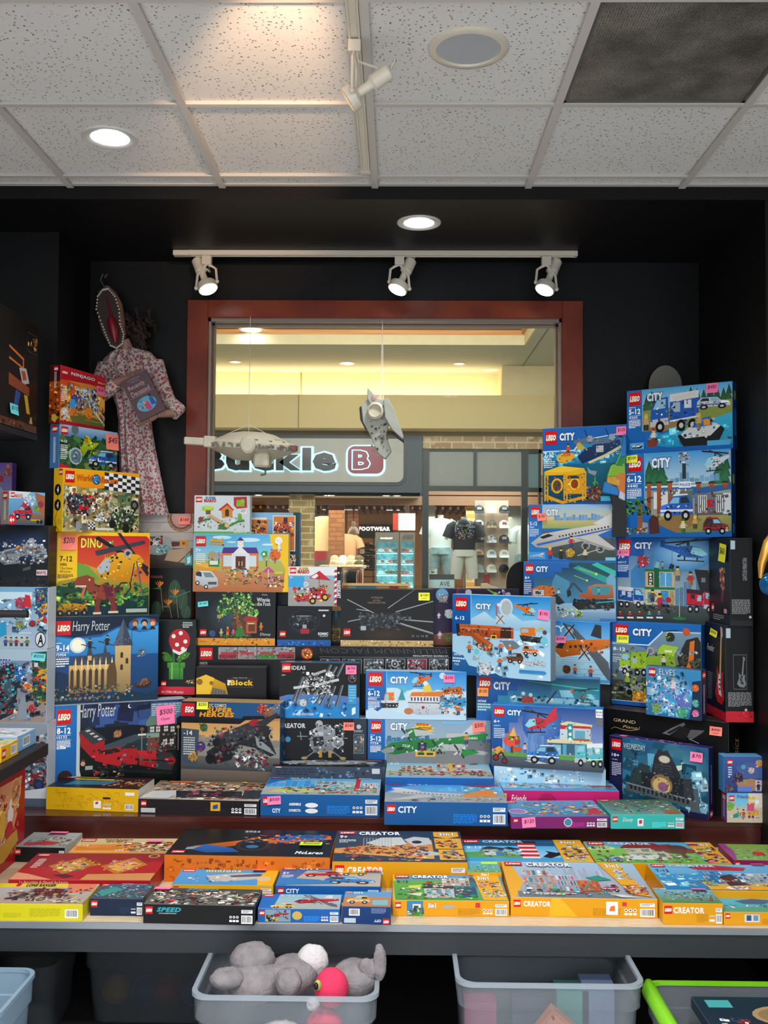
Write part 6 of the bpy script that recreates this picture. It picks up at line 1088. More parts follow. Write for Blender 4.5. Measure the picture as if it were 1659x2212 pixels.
a=face(FRI,'top');a.R(0,0,100,100,'4cb0e8','88c8e0');a.R(0,74,100,100,'3c9cd8');a.R(0,68,100,74,'d8c890');a.bits(6,34,98,74,160,['d87838','e8c868','c83848','e8e4d8','3c98a8','a85c88','6ca858'],4,.3);a.P([(50,20),(74,12),(78,16),(54,26)],'d8c060');a.LN([(50,26),(80,32)],2,'c84838');a.E(84,16,10,'e8ecf0');a.E(84,16,9,'7c88b0');a.P([(76,60),(96,52),(99,62),(80,70)],'b82c38');a.logo(2,4,10,14);a.T('Friends',16,5,38,18,'f4f8fc',.03,.2);end(a)
a=face(FRI,'front');a.T('Friends',7,22,20,60,'f0dce8',.02,.2);a.E(38,60,8,'a81858');end(a)
npx(FRI,'front',1075,1713,1094,1731,'l','120')
b=EHQ=S('blue box with a red helicopter, blue jeep and two storey teal building',1062,4.27,1303,4.15,1521,1648,.07,dict(all=BL,top='2c84d0',right='1c4c88',left=BD),on=HQ0)
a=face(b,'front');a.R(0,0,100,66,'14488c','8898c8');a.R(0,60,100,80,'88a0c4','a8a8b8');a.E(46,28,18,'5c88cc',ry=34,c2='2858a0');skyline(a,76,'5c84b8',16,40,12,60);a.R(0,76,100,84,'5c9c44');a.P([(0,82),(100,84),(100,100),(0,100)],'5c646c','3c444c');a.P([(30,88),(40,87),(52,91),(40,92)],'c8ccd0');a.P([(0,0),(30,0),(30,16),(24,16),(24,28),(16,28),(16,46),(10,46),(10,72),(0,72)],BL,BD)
with a.box(*a(1182,1544,1282,1636)):
    a.P([(28,20),(44,14),(98,20),(96,26),(34,26)],'d8d4a0');a.R(28,24,46,60,'c8d0d4');a.R(28,24,46,34,'b82c30');a.R(44,20,56,98,'1c9098');a.R(56,28,94,60,'b8c4cc');a.R(60,36,82,58,'5ca0bc');a.R(56,24,94,30,'b82c30');a.P([(0,62),(44,58),(98,62),(98,68),(0,70)],'d8d0a0');a.R(4,70,96,98,'34607c');a.R(12,74,30,98,'88bccc');a.R(34,72,42,98,'58a0b8');a.R(60,72,78,98,'88a8b8');a.R(56,56,92,61,'a85838')
    for y in (30,46,58):a.E(50,y,3.6,'d8f0f0')
    a.bits(2,14,98,98,50,['c8d0d4','2c6c88','d8d0a0','1c9098','404c54','a85838'],4,.2)
tree(a,*a.p(1106,1626),34,'c8442c','5c3420');a.bits(*a(1098,1586,1122,1600),20,['4c8c3c','b83c30','6ca84c'],3);a.P([a.p(x,y) for x,y in ((1100,1590),(1110,1570),(1116,1590))],'e0b060');heli(a,*a(1128,1532,1205,1592),'c02c38','c02c38');a.P([a.p(x,y) for x,y in ((1176,1556),(1196,1530),(1204,1528),(1198,1548),(1178,1572))],'c83040');car(a,*a(1136,1605,1208,1652),'2468a8','dce4e8');truck(a,*a(1240,1602,1306,1660),'58b8c0','e0e8e8',0)
a.R(*a(1066,1616,1090,1626),'d87028');blob(a,*a.p(1078,1622),4,'d8a040',14,['28384c','8c3030','e0b848']);a.C(1071,1636,7,'1c1c1e');a.C(1071,1636,5,'8a2830');a.C(1090,1643,6.5,'1c1c1e');a.C(1090,1643,4.5,'8a2830');a.LL([(1074,1632),(1084,1624),(1092,1640)],1.6,'2c3034');a.R(*a(1108,1613,1126,1624),'c85020');fig(a,*a.p(1134,1626),16,'c8b8d0','5c6cac')
ctitle(a,(1067,1526,1090,1548),(1096,1533,1126,1546));a.T('6+',*a(1067,1554,1080,1561),'fff',.02) if 0 else a.T('6+',*a(1067,1554,1080,1561),'ffffff',.02);a.T('60371',*a(1067,1565,1081,1569),'e0ecf4',.01);a.lines(*a(1067,1572,1090,1596),6,'d0e0ec');a.R(*a(1287,1530,1303,1551),'f0f0f0');a.T('ROAD',*a(1288,1536,1302,1541),'202020',.04);a.T('PLATE',*a(1289,1543,1302,1547),'202020',.03);a.R(*a(1288,1553,1302,1568),'6c6c70');end(a);edgeprint(b,'left')
b=PLN=S('orange twin engine plane box tucked behind the orange station box',1140,4.60,1318,4.44,1338,1480,.055,dict(all=BL,top='88c8e8',right=BD),zb=-.604)
a=face(b,'front');a.R(0,0,100,46,'2c88d0','88c8e8');a.R(0,44,100,100,'b8d8e4','8cc4dc');a.R(0,0,40,36,'2474bc','58a4d8');a.T('CITY',16,8,46,19,'d8ecf4',.05,0,'1c4878')
for i in range(9):a.LN([(RN.uniform(30,60),60+i*3.6),(RN.uniform(60,98),58+i*3.8)],.5,'6ca0bc')
prop(a,*a(1192,1345,1320,1455),'e07420','34383c');a.P([a.p(x,y) for x,y in ((1268,1404),(1286,1412),(1318,1446),(1318,1476),(1300,1452))],'565c62');blob(a,*a.p(1224,1446),5,'5c3828',14,['7c5038','38241c']);fig(a,*a.p(1242,1456),16,'c86838','28508c','e0c080','405868');fig(a,*a.p(1276,1462),18,'c85838','28508c','d8b080','405868');blob(a,*a.p(1256,1464),6,'88c8d0',16,['b8e4e8','58a8b4']);a.R(*a(1286,1468,1316,1476),'4c98d0');end(a)
npx(b,'front',1199,1373,1223,1389,'p','$300')
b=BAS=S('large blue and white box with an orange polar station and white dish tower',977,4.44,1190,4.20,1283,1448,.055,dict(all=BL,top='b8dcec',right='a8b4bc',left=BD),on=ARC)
a=face(b,'front');a.R(0,0,100,34,'1c84cc','78c0e4');a.R(0,30,100,100,'9cc8e0','a8d0e4');a.P([(20,30),(34,20),(44,30),(58,18),(72,30),(100,26),(100,42),(20,42)],'c0dcec','88b8d4');a.P([(0,0),(20,0),(20,48),(0,50)],BL,BD);a.R(19.4,0,20.2,46,'88b8dc');a.P([(0,72),(12,76),(18,88),(40,92),(50,98),(60,100),(0,100)],'2c70a8','1c5088');a.bits(20,50,98,96,50,['b8dcec','88b8d4','d0e8f4'],9)
with a.box(*a(985,1346,1112,1384)):a.P([(2,4),(72,6),(78,10),(78,92),(4,84)],'c85c28','9c401c');a.P([(0,4),(6,2),(8,88),(2,90)],'24282c');a.P([(78,12),(98,14),(98,88),(78,90)],'b04c24');a.R(76,14,94,86,'402820');[a.R(16+i*7,42,20+i*7,62,'60483c') for i in range(6)];a.R(8,30,98,33,'d8b090');a.bits(4,6,98,90,30,['c85c28','8a3818','40342c'],4,.2);a.R(60,70,70,98,'d8b838');a.R(62,76,68,92,'30281c')
a.R(*a(1072,1326,1090,1348),'c0c8cc');a.LL([(1072,1326),(1090,1348)],.9,'5c6468');a.LL([(1090,1326),(1072,1348)],.9,'5c6468');a.R(*a(1071,1306,1074,1330),'c85048');a.E(*a.p(1093,1312),7,'c8d0d4',ry=11);a.E(*a.p(1094,1313),5,'a8b4b8',ry=9);a.R(*a(1074,1303,1084,1310),'d8e0e4')
heli(a,*a(1112,1300,1162,1334),'d87024','d87024',1)
with a.box(*a(1122,1352,1178,1394)):a.P([(4,10),(60,6),(64,50),(6,56)],'d87028');a.P([(8,16),(34,14),(36,34),(10,38)],'a8b0a8');a.P([(0,52),(98,60),(94,90),(10,84)],'282c30');a.bits(2,54,96,90,60,['3c4246','181b1e','60666a'],7);a.LN([(60,30),(78,4),(98,14)],5,'d8b030');a.E(98,30,8,'484c50');a.E(96,76,14,'70c0d4')
a.P([a.p(x,y) for x,y in ((1012,1368),(1020,1366),(1064,1400),(1062,1408),(1050,1406))],'9c4c24');a.P([a.p(x,y) for x,y in ((1022,1368),(1030,1366),(1066,1392),(1062,1400))],'b85c2c');a.P([a.p(x,y) for x,y in ((1084,1384),(1110,1384),(1124,1396),(1116,1402),(1094,1402))],'707880');a.bits(*a(1030,1390,1064,1406),30,['8a8e92','484c50','c87038'],3)
for x,y in ((1014,1410),(1082,1408),(1080,1440),(1102,1414)):fig(a,*a.p(x,y),14,'d06c30','2c5c98','d8c8b0','5c88a8')
a.C(1030,1408,9,'98d4dc');a.C(1030,1408,6,'78bccc');car(a,*a(1092,1408,1132,1434),'6c3c28','8a5438');car(a,*a(1128,1392,1166,1418),'d86c28','d8d8d8',1);blob(a,*a.p(1048,1444),6,'c8d0d4',34,['e0e4e8','98a4ac','c8d0d4'])
for i in range(6):blob(a,*a.p(1134+i*8,1430+i % 3*2),2.2,'b8c0c8',14,['f0f0f0','303438','8a8e92'])
a.LG(984,1290,1010,1318);city(a,*a(1028,1303,1062,1317));a.T('6-12',*a(984,1330,1004,1339),'ffffff',.02);a.T('60036',*a(982,1410,997,1416),'d8e8f0',.01);a.T('735',*a(982,1432,992,1437),'d8e8f0',.01);a.lines(1,79,14,86,2,'d0e0ec');a.R(*a(1122,1446,1178,1458),'3c90cc');a.lines(*a(1124,1448,1176,1456),2,'2c68a0');end(a);edgeprint(b,'left')
a=face(b,'right');a.R(0,0,100,100,'a8b0b8','8898a4');end(a);npx(b,'front',1163,1317,1188,1339,'p','$190',rot=.1)
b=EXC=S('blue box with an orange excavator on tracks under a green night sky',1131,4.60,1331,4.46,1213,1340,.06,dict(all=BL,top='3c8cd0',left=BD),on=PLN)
a=face(b,'front');a.R(0,0,100,70,'0c2c4c','4888a8');a.P([(40,0),(100,0),(100,34),(70,10)],'14505c');a.P([(60,6),(100,30),(100,42),(54,10)],'2c9c90');a.P([(80,0),(100,14),(100,24),(74,4)],'3cb8a4');a.R(0,70,100,100,'98b8cc','5c84a4');a.P([(0,0),(50,0),(50,10),(42,10),(42,18),(34,18),(34,28),(12,28),(12,60),(0,60)],BL,BD)
a.LL([(1252,1228),(1288,1240)],1,'88c050');a.C(1288,1240,3,'b8e060');a.LL([(1240,1243),(1268,1254)],.8,'88c050');a.C(1268,1254,2.4,'b8e060');hills(a,74,'90b4cc',6,base=84);a.P([a.p(x,y) for x,y in ((1192,1260),(1200,1240),(1230,1256),(1232,1300),(1196,1306))],'4c8cac');a.P([a.p(x,y) for x,y in ((1310,1250),(1322,1236),(1330,1250),(1330,1310),(1314,1304))],'6ca8c4')
with a.box(*a(1146,1262,1222,1312)):a.P([(4,20),(30,4),(68,8),(72,40),(52,62),(4,58)],'d07030');a.R(8,24,38,50,'c8ccc8');a.R(14,30,30,44,'30485c');a.bits(2,8,90,70,40,['d07030','90482c','c8ccc8','58a8b8','30343c'],6,.4);a.P([(50,60),(76,40),(98,80),(80,90)],'283038');fig(a,80,48,30,'c8d0d4','3c88a0')
with a.box(*a(1224,1258,1330,1322)):a.P([(44,14),(60,4),(94,6),(96,52),(46,58),(26,50),(28,38),(44,36)],'d06c2c','9c4820');a.P([(50,16),(62,10),(90,12),(88,40),(54,42)],'3c8c98');fig(a,66,42,26,'58a8a0','34687c');a.LN([(32,34),(14,2),(2,30)],4,'34444c');a.P([(0,30),(8,26),(10,44),(2,54)],'282c30');a.P([(14,60),(96,56),(98,88),(24,96),(12,80)],'1c2024');a.bits(12,58,98,94,60,['30363a','121416','4c5458'],7,.3);a.LN([(60,70),(100,62)],2.4,'34a0a4')
a.bits(*a(1204,1312,1260,1332),46,['d8dcdc','30383c','a8b4b8','a8c040'],3.4);ctitle(a,(1135,1218,1153,1239),(1158,1223,1184,1236));a.T('6+',*a(1134,1244,1144,1251),'ffffff',.02);a.T('60376',*a(1133,1253,1147,1257),'e0ecf4',.01);a.lines(*a(1132,1260,1148,1284),6,'d0e0ec');a.R(*a(1296,1336,1330,1342),'2c70b8');end(a);edgeprint(b,'left')
b=JET=S('blue box with a large white passenger jet picture, right of the window',1142,4.60,1331,4.46,1090,1211,.06,dict(all=BL,top='58a0d8',left=BD),on=EXC)
a=face(b,'front');a.R(16,0,100,30,'88b8e0','d8c878');a.R(16,26,100,42,'d0b870','8ca468');skyline(a,28,'6c9ac8',20,14,30,100);a.P([(16,46),(100,60),(100,100),(16,100)],'565c5c','34403c');a.P([(0,0),(16,0),(16,70),(30,92),(60,100),(0,100)],BL,'2078bc');a.R(0,97,100,100,'1c5ca8')
jet(a,*a(1147,1108,1340,1200),'d8d4cc','3c68b0');fig(a,*a.p(1234,1182),20,'b83038','2c4480');fig(a,*a.p(1188,1208),22,'c03830','2c4c90','e0b848','d8b848');fig(a,*a.p(1212,1208),20,'2c2c30','202020');fig(a,*a.p(1264,1208),20,'c8c4b0','3c3c40');blob(a,*a.p(1232,1194),5,'c8982c',26,['303030','d8a830','606060']);a.LL([(1248,1200),(1296,1186)],.8,'c8c8b0')
a.LG(1147,1095,1166,1118);city(a,*a(1180,1100,1207,1114),'1c3c60');a.T('5-12',*a(1145,1127,1160,1135),'ffffff',.02);a.T('7893',*a(1144,1137,1154,1141),'e0ecf4',.01);a.lines(*a(1144,1143,1164,1160),5,'d0e0ec');a.R(*a(1142,1192,1178,1208),'3c98d8');jet(a,*a(1145,1194,1175,1205));a.R(*a(1308,1204,1330,1211),'78c8d8');end(a)
npx(b,'front',1161,1109,1180,1125,'r','$150',rot=-.08)
b=SEA=S('blue box with a yellow undersea base and a navy seaplane',1172,4.60,1354,4.42,926,1088,.06,dict(all=BL,top='4c9ce0',left=BD),on=JET)
a=face(b,'front');a.R(0,0,100,100,'2c94cc','0c4050');a.R(0,48,100,100,'14647c','0c3c4c');a.bits(0,28,100,48,50,['58b4dc','3c9ccc','88d0e8'],7,.1);a.P([(0,0),(100,0),(100,14),(48,18),(40,26),(38,30),(0,31)],'1c64b4','1c5ca8');a.P([(0,30),(38,29.5),(47,17),(90,11),(90,12),(48,18.5),(39,31),(0,31.5)],'c8e4f4');a.R(0,97,100,100,'1c4c8c')
with a.box(*a(1236,926,1350,1000)):a.P([(2,34),(30,26),(96,40),(98,48),(50,44),(4,42)],'5c7080');a.P([(10,80),(22,60),(44,46),(70,44),(90,34),(92,50),(60,76),(20,98)],'1c3c68','14284c');a.P([(30,94),(66,72),(92,52),(94,58),(66,80),(34,98)],'d8c890');a.R(46,50,60,68,'b8bcc4');a.P([(84,26),(92,4),(98,2),(94,32)],'1c3458');a.LN([(24,4),(34,44)],1.6,'22262c');a.LN([(64,4),(74,40)],1.6,'22262c');a.E(34,30,6,'9aa0a8');a.E(76,28,6,'9aa0a8');a.P([(8,44),(14,38),(26,56),(10,60)],'c8a838');a.bits(8,28,94,80,40,['1c3c68','8a98a8','d8b838','303848','b8bcc4'],4)
with a.box(*a(1202,960,1242,1002)):a.P([(2,60),(30,44),(98,50),(90,78),(30,98),(6,84)],'e0a828');a.P([(34,46),(56,30),(78,40),(76,60),(40,62)],'d86828');fig(a,64,46,46,'c85828','30343c');a.bits(4,30,96,94,26,['e0a828','30343c','d86828','c8c8c0'],8)
with a.box(*a(1172,1008,1272,1088)):
    a.P([(4,14),(40,0),(90,8),(94,20),(50,30),(6,24)],'e8b018');a.P([(4,14),(40,0),(88,8),(50,18)],'f0c030');a.R(8,24,96,80,'14485c');a.R(46,24,92,74,'d8981c');a.E(32,52,11,'9c6030',ry=18);a.E(32,52,13,'e0a828',ry=20) or a.E(32,52,9,'5c4838',ry=15);a.E(70,48,11,'f0c030',ry=16);a.E(70,48,8,'8a3c20',ry=12);a.R(54,26,80,34,'2c3840')
    for x in (4,46,86):a.R(x,16,x+3,92,'e0a41c');a.R(x+6,16,x+9,92,'e0a41c');[a.LN([(x,22+i*12),(x+9,34+i*12)],1.4,'c88c14') for i in range(6)]
    a.P([(8,74),(44,92),(96,78),(96,86),(44,100),(6,84)],'d8981c');a.bits(8,26,96,98,60,['e8b020','9c6c14','343028','c03828','d8c8b0'],4,.3)
a.P([a.p(x,y) for x,y in ((1268,1008),(1276,1016),(1290,1018),(1286,1028),(1272,1022))],'8a9498');a.LL([(1284,1052),(1286,1030)],1.4,'58a83c');a.LL([(1280,1044),(1288,1040),(1292,1046)],1,'58a83c');blob(a,*a.p(1284,1068),9,'503830',44,['6c4834','30343c','8a8e92','a05838']);a.R(*a(1298,1072,1322,1082),'48b4d8')
a.LG(1178,932,1203,960);city(a,*a(1209,936,1242,951),'143c70','f0f4f8');a.T('7-12',*a(1176,978,1197,988),'ffffff',.02);a.T('60096',*a(1175,991,1192,995),'e0ecf4',.01);a.lines(*a(1175,997,1200,1012),4,'d0e0ec');end(a);edgeprint(b,'left');npx(b,'front',1332,922,1354,940,'p','$130')
b=PNO=S('long black box with gold script lettering and a dark piano picture',1303,4.38,1574,4.02,1528,1724,.11,dict(all='121213',top='302e2c',right='0e0e10'),zb=-1.078)
a=face(b,'front');a.T('GRAND',*a(1325,1551,1373,1564),'d0b078',.0);a.T('Piano',*a(1345,1566,1377,1576),'d0b078',-.005,.3);a.LL([(1320,1574),(1328,1570),(1346,1576),(1362,1578),(1380,1576),(1382,1570)],.35,'c8a060');a.P([a.p(x,y) for x,y in ((1430,1584),(1452,1572),(1478,1560),(1480,1566),(1446,1588))],'6c6e70');a.P([a.p(x,y) for x,y in ((1440,1582),(1470,1567),(1473,1571),(1446,1586))],'202224');a.P([a.p(x,y) for x,y in ((1484,1592),(1492,1576),(1522,1578),(1516,1584),(1494,1598))],'58585a');a.P([a.p(x,y) for x,y in ((1450,1590),(1482,1566),(1490,1578),(1480,1600))],'1e1c1b');a.LL([(1488,1596),(1510,1606)],.4,'a8a8a8');end(a)
a=face(b,'right');a.T('Classics',10,30,130,44,'a88c58',-.01,.3,rot=-1.5);end(a);npx(b,'front',1534,1568,1561,1590,'r','$400','unbuilt')
PNO.top+=.0005
b=VOL=S('box with a green off road truck beneath a grey volcano',1321,4.48,1515,4.26,1341,1520,.06,dict(all='1c5ca0',top='2c6cb0',left=BD),on=PNO)
a=face(b,'front');a.R(0,0,100,100,'7898b0','3c4034');a.P([(0,24),(40,30),(60,10),(100,8),(100,0),(0,0)],'1c68b4','1c60a8');a.P([(0,26),(42,26),(58,9),(100,9),(100,10),(59,10.5),(43,27.5),(0,27.5)],'c0dcec');a.P([(30,40),(50,26),(70,40),(88,18),(100,16),(100,90),(40,90)],'88949c','50585c');a.P([(74,40),(84,18),(96,14),(100,20),(100,50),(90,62),(80,60)],'30302e');a.P([(88,20),(93,18),(92,40),(84,62),(76,70),(86,44)],'d87830');a.bits(40,30,98,88,90,['6c747c','a8b4bc','3c4244','50503c'],8,1);a.R(0,70,60,96,'3c4234','2c3028');a.bits(0,60,60,95,60,['50583c','303428','6c7050','44483c'],8)
truck(a,*a(1336,1404,1400,1462),'9cc030','8ab028',0);a.P([a.p(x,y) for x,y in ((1394,1418),(1458,1414),(1460,1442),(1396,1446))],'88b030');a.P([a.p(x,y) for x,y in ((1424,1400),(1432,1392),(1466,1398),(1456,1416),(1420,1412))],'a0c838');a.R(*a(1436,1404,1452,1410),'e0e8d8');a.bits(*a(1340,1396,1466,1468),70,['9cc030','30342c','b8bcb8','6c8c20','5c4434'],3);a.C(1405,1406,8,'a0a8ac');a.C(1405,1406,5,'70787c');a.LL([(1397,1420),(1403,1408)],1,'202020');a.LL([(1432,1364),(1464,1362)],1,'282828');blob(a,*a.p(1448,1376),5,'30342c',20,['a8c838','24262c','50585c']);blob(a,*a.p(1483,1365),4,'c85830',8);fig(a,*a.p(1434,1440),15,'c8d0c8','303438');a.P([a.p(x,y) for x,y in ((1350,1478),(1392,1474),(1386,1494),(1352,1492))],'8a9094');a.bits(*a(1340,1472,1394,1502),34,['30342c','88a830','707478','1c1e1c'],4);a.C(1342,1487,5,'141614');a.C(1360,1495,6,'141614');fig(a,*a.p(1356,1484),17,'8ca840','30342c','e0c050','d8dcd8');blob(a,*a.p(1385,1512),10,'d88030',44,['e89c38','b85820','f0c050'])
a.R(0,95,100,100,'1c58a0');a.R(0,94.2,100,95,'a8c8dc');ctitle(a,(1328,1348,1357,1374),(1367,1357,1409,1375));a.T('8-12',*a(1325,1397,1351,1406),'ffffff',.02);a.T('60124',*a(1324,1411,1343,1416),'e0ecf4',.01);a.lines(*a(1324,1418,1342,1432),3,'d0d8dc');a.T('824',*a(1321,1493,1331,1498),'e0e8e8',.01);a.T('pcs/pzs',*a(1333,1493,1348,1498),'c8d0d0',0);end(a);edgeprint(b,'left');npx(b,'front',1333,1371,1359,1389,'y','$200')
b=ELV=S('small blue box with a blue dragon in swirling water',1395,4.20,1515,4.045,1438,1534,.055,dict(all='1c3c68',top='34587c',right='14243c'),on=PNO)
a=face(b,'front');a.R(0,0,100,100,'3c88b8','2c6c94');a.E(46,50,40,'b8d0ec',ry=40,c2='3c84b4');a.bits(0,10,80,96,90,['88c0e4','4c98c8','c8d8f0','6c9cb8','3c7890'],12,1.5);a.P([(84,24),(100,20),(100,100),(78,100),(84,70)],'1c3450')
a.P([(22,46),(30,38),(44,44),(52,56),(70,58),(62,70),(44,68),(34,60)],'3c9ccc');a.P([(52,56),(74,48),(66,60),(84,70),(60,84),(56,68)],'5c70b8');a.bits(22,38,80,82,50,['48b0d8','7088c8','2c6ca0','b8a8dc'],7,1.5);fig(a,50,50,26,'d8c8d8','8890b8','e8c8a0','d8b870');blob(a,20,84,8,'70a048',26,['b04868','88b858','58788c']);blob(a,66,88,9,'48a078',22,['78c098','3c7c6c'])
for y,c in ((36,'d06838'),(66,'58a8a0'),(86,'c8609c')):blob(a,90,y,6,c,18,[c,'e8c8a0','5c3828'])
a.LG(1401,1442,1417,1460);a.T('ELVES',*a(1424,1444,1459,1460),'d0dce8',.0,0,'24405c');a.T('7-12',*a(1401,1471,1415,1477),'e8f0f8',.02);a.lines(3,44,18,60,5,'d0e0ec');end(a);edgeprint(b,'right')
def sidebox(label,xf,xr,Y,yt,yb,d,cols,on=None):
    p=at(xf,yt,Y);q=at(xr,yt,Y);z=on.top if on else at(xf,yb,Y).z
    return carton(label,(p.x,Y,z),0,q.x-p.x,d,p.z-z,cols)
b=GTR=sidebox('tall black box with a red guitar picture and red lower strip by the right wall',1567,1627,4.02,1351,1560,.26,dict(all='141416'),PNO)
a=face(b,'left');a.R(0,90,100,100,'b81c2c');guitar(a,40,2,100,84);a.T('Fender',8,24,46,31,'d8d8d8',-.005,.4);a.lines(10,54,34,84,14,'707070');end(a)
a=face(b,'front');a.R(0,88.5,100,100,'b81c2c');a.bits(50,89,98,99,12,['8c1420','c82c3c'],12,0);a.R(27,30,76,66,'5c5e60');a.R(28.5,30.7,74.5,65.3,'141416');guitar(a,34,32,80,64,nk='8a8e90',line='74787a');a.R(2,3,18,13,'a8c0c8');a.lines(8,69,92,84,13,'8a8c8e');a.E(72,87,5,'b8a8a8');end(a);npx(b,'left',1537,1358,1552,1376,'y','$50',rot=.1,fc='e8e430')
b=S('tall black box with sideways lettering, standing above the guitar box',1577,4.0,1626,4.0,1162,1352,.27,dict(all='121214'),on=GTR)
b.root['label']='tall black box with a golden gauntlet strip, standing above the guitar box';GAU=b
a=face(b,'left');a.R(0,88,100,100,'222326');P_=[(56,36),(70,34),(72,60),(66,74),(56,74),(60,58)];a.P(P_,'8a3038','5c2430');a.bits(52,34,74,60,30,['b8863c','a02c34','d0a860'],9);a.lines(20,90,70,97,3,'8a8c8e');a.R(70,82,84,87,'c8889c');a.logo(12,78,12);end(a)
a=face(b,'front');a.T('GANTE EN MINIATURA',14,33,116,38,'9aa0a4',.0,rot=-math.pi/2);a.R(2,3,22,13,'a8c0c8');a.lines(6,70,88,87,15,'8a8c8e');a.E(88,90,6,'b0b0b0');a.R(0,94,100,100,'222326');end(a);npx(b,'left',1556,1175,1571,1214,'y','$60',rot=.1,fc='e8e430')
b=BNK=S('blue box with a green bank front, blue helicopter and red truck',1330,4.50,1540,4.30,1161,1343,.06,dict(all=BL,top='2c74bc',left=BD),on=VOL)
a=face(b,'front');a.R(0,0,100,80,'1c64ac','9cb0a8');a.E(70,18,30,'a0d0ec',ry=22,c2='3c84bc');skyline(a,80,'5c80a0',12,40,50,100);a.P([(24,30),(40,20),(40,60),(16,60),(16,40)],'3c7cb0');a.P([(0,76),(100,82),(100,100),(0,100)],'4c5450','283834');a.P([(0,0),(46,0),(46,4),(38,4),(38,12),(30,12),(30,22),(14,22),(14,48),(0,48)],'1c60b0','14488c')
heli(a,*a(1424,1162,1538,1220),'2460ac','1c4c90',1)
with a.box(*a(1390,1218,1462,1312)):
    a.R(4,12,94,18,'1c7044');a.R(6,18,94,54,'c8a878');a.R(14,20,30,50,'2c3c34');a.R(32,8,48,98,'14583c');a.R(50,20,86,52,'4c9ccc');a.R(66,20,68,52,'d8e4e8');a.R(4,54,94,60,'1c7044');a.R(6,60,94,96,'c8b890');a.R(12,66,30,92,'6a8c98');a.R(52,62,76,96,'3c88b8');a.R(78,62,92,96,'a88c64')
    for i,ch in enumerate('BANK'):a.T(ch,18,23+i*7,26,28+i*7,'e8f0e8',.04)
    fig(a,58,12,18,'8a9498','505860');a.P([(34,8),(40,-6),(50,-4),(46,10)],'78b8c0');a.P([(76,10),(82,-2),(94,2),(90,12)],'202830');a.LN([(86,10),(87,-30)],1,'404c54');a.bits(4,14,96,98,50,['1c7044','c8a878','3c88b8','40382c','d8d0b0'],4,.1)
truck(a,*a(1334,1266,1392,1314),'1c4c98','c8ccd0',1);a.P([a.p(x,y) for x,y in ((1500,1230),(1530,1232),(1538,1278),(1514,1282))],'24282c');a.R(*a(1515,1248,1524,1258),'787c7c');truck(a,*a(1482,1272,1546,1326),'c01c30','3c1c28',1);fig(a,*a.p(1492,1264),16,'b02c34','a07030','e0b040');blob(a,*a.p(1390,1212),6,'b83040',40,['d04048','50585c','8a2830','c8ccd0']);fig(a,*a.p(1426,1314),18,'b02848','8c2440');fig(a,*a.p(1410,1300),15,'485058','303840');fig(a,*a.p(1464,1254),17,'a89878','5c6870');a.C(1444,1296,6,'a8202c');a.LL([(1468,1300),(1468,1334)],.8,'a8a8a8');a.bits(*a(1382,1306,1460,1322),30,['1c2420','484c50'],4,.2);a.E(*a.p(1468,1336),7,'2c7040',ry=2)
for i in range(5):fig(a,*a.p(1340+i*21,1334),9,['a82430','b83848','8c2c40','3c98a0','4c70a8'][i],'303848');a.R(*a(1334+i*21,1332,1348+i*21,1336),'e8dce0');
ctitle(a,(1336,1165,1363,1196),(1371,1171,1409,1186));a.T('7+',*a(1335,1198,1349,1207),'ffffff',.02);a.T('60317',*a(1335,1212,1353,1217),'e0ecf4',.01);a.lines(*a(1335,1220,1358,1236),4,'d8e8f0');end(a);edgeprint(b,'left');npx(b,'front',1334,1188,1360,1201,'p','$110',y=b.h)
b=FPS=S('blue box with a forest police station, jeep and brown bear',1350,4.42,1580,4.14,981,1158,.058,dict(all=BL,top='2c74bc',right='123c74',left=BD),on=BNK)
a=face(b,'front');a.R(20,0,100,42,'3c98d4','b8d0d8');a.R(20,38,100,72,'8a9c8c');[pine(a,x,42,30+x % 7,'2c5c3c') for x in (24,30,36,90,96)];skyline(a,36,'6c98b8',10,12,44,90);a.P([(20,66),(100,66),(100,100),(20,100)],'a8985c','6c7c44');a.P([(24,84),(60,70),(74,80),(50,96),(30,96)],'8a6c40')
with a.box(*a(1394,1030,1582,1122)):
    a.R(0,24,62,32,'2c68b0');a.R(0,22,62,26,'dce4e8');a.R(4,32,60,86,'8a9490');a.R(10,36,28,74,'d0d8d4');a.R(32,34,56,80,'5c6c60');a.P([(56,30),(100,22),(100,34),(56,46)],'2c5c9c');a.R(58,42,98,90,'707074','58585c');a.R(90,42,100,88,'c8ccd0')
    for x in (2,14,27,60,75,90):a.R(x,14 if x<60 else 18,x+5,86 if x<60 else 32,'a85834','8a4428');a.R(x-1,12 if x<60 else 16,x+6,16 if x<60 else 20,'30302c')
    for x in (62,82):a.R(x,46,x+10,84,'d0d4d0');[a.R(x+1+i*2.4,47,x+2+i*2.4,83,'38383c') for i in range(4)]
    a.R(72,56,80,72,'b82028');a.R(40,14,54,28,'e0e4e8');a.T('POLICE',41,18,53,24,'2858a0',.04);a.P([(30,70),(38,30),(42,32),(36,74)],'d8d8d8');a.P([(32,60),(34,48),(39,50),(37,62)],'c02830');a.bits(2,24,98,96,70,['8a4c30','5c6c60','3c4448','9aa4a0','2c68b0'],4,.2)
a.R(*a(1474,1000,1482,1034),'30383c');a.C(1478,989,12,'c0ccd4');a.C(1478,989,10.5,'70a8c8');a.bits(*a(1468,978,1488,1004),24,['30383c','a82c30','d8e0e4'],2.4);heli(a,*a(1516,972,1582,1022),'c8ccd4','98a4b0');car(a,*a(1424,1066,1498,1124),'2c5cac','d8dce0');fig(a,*a.p(1384,1086),20,'e0e0e0','3c4450','e0b848','b02828')
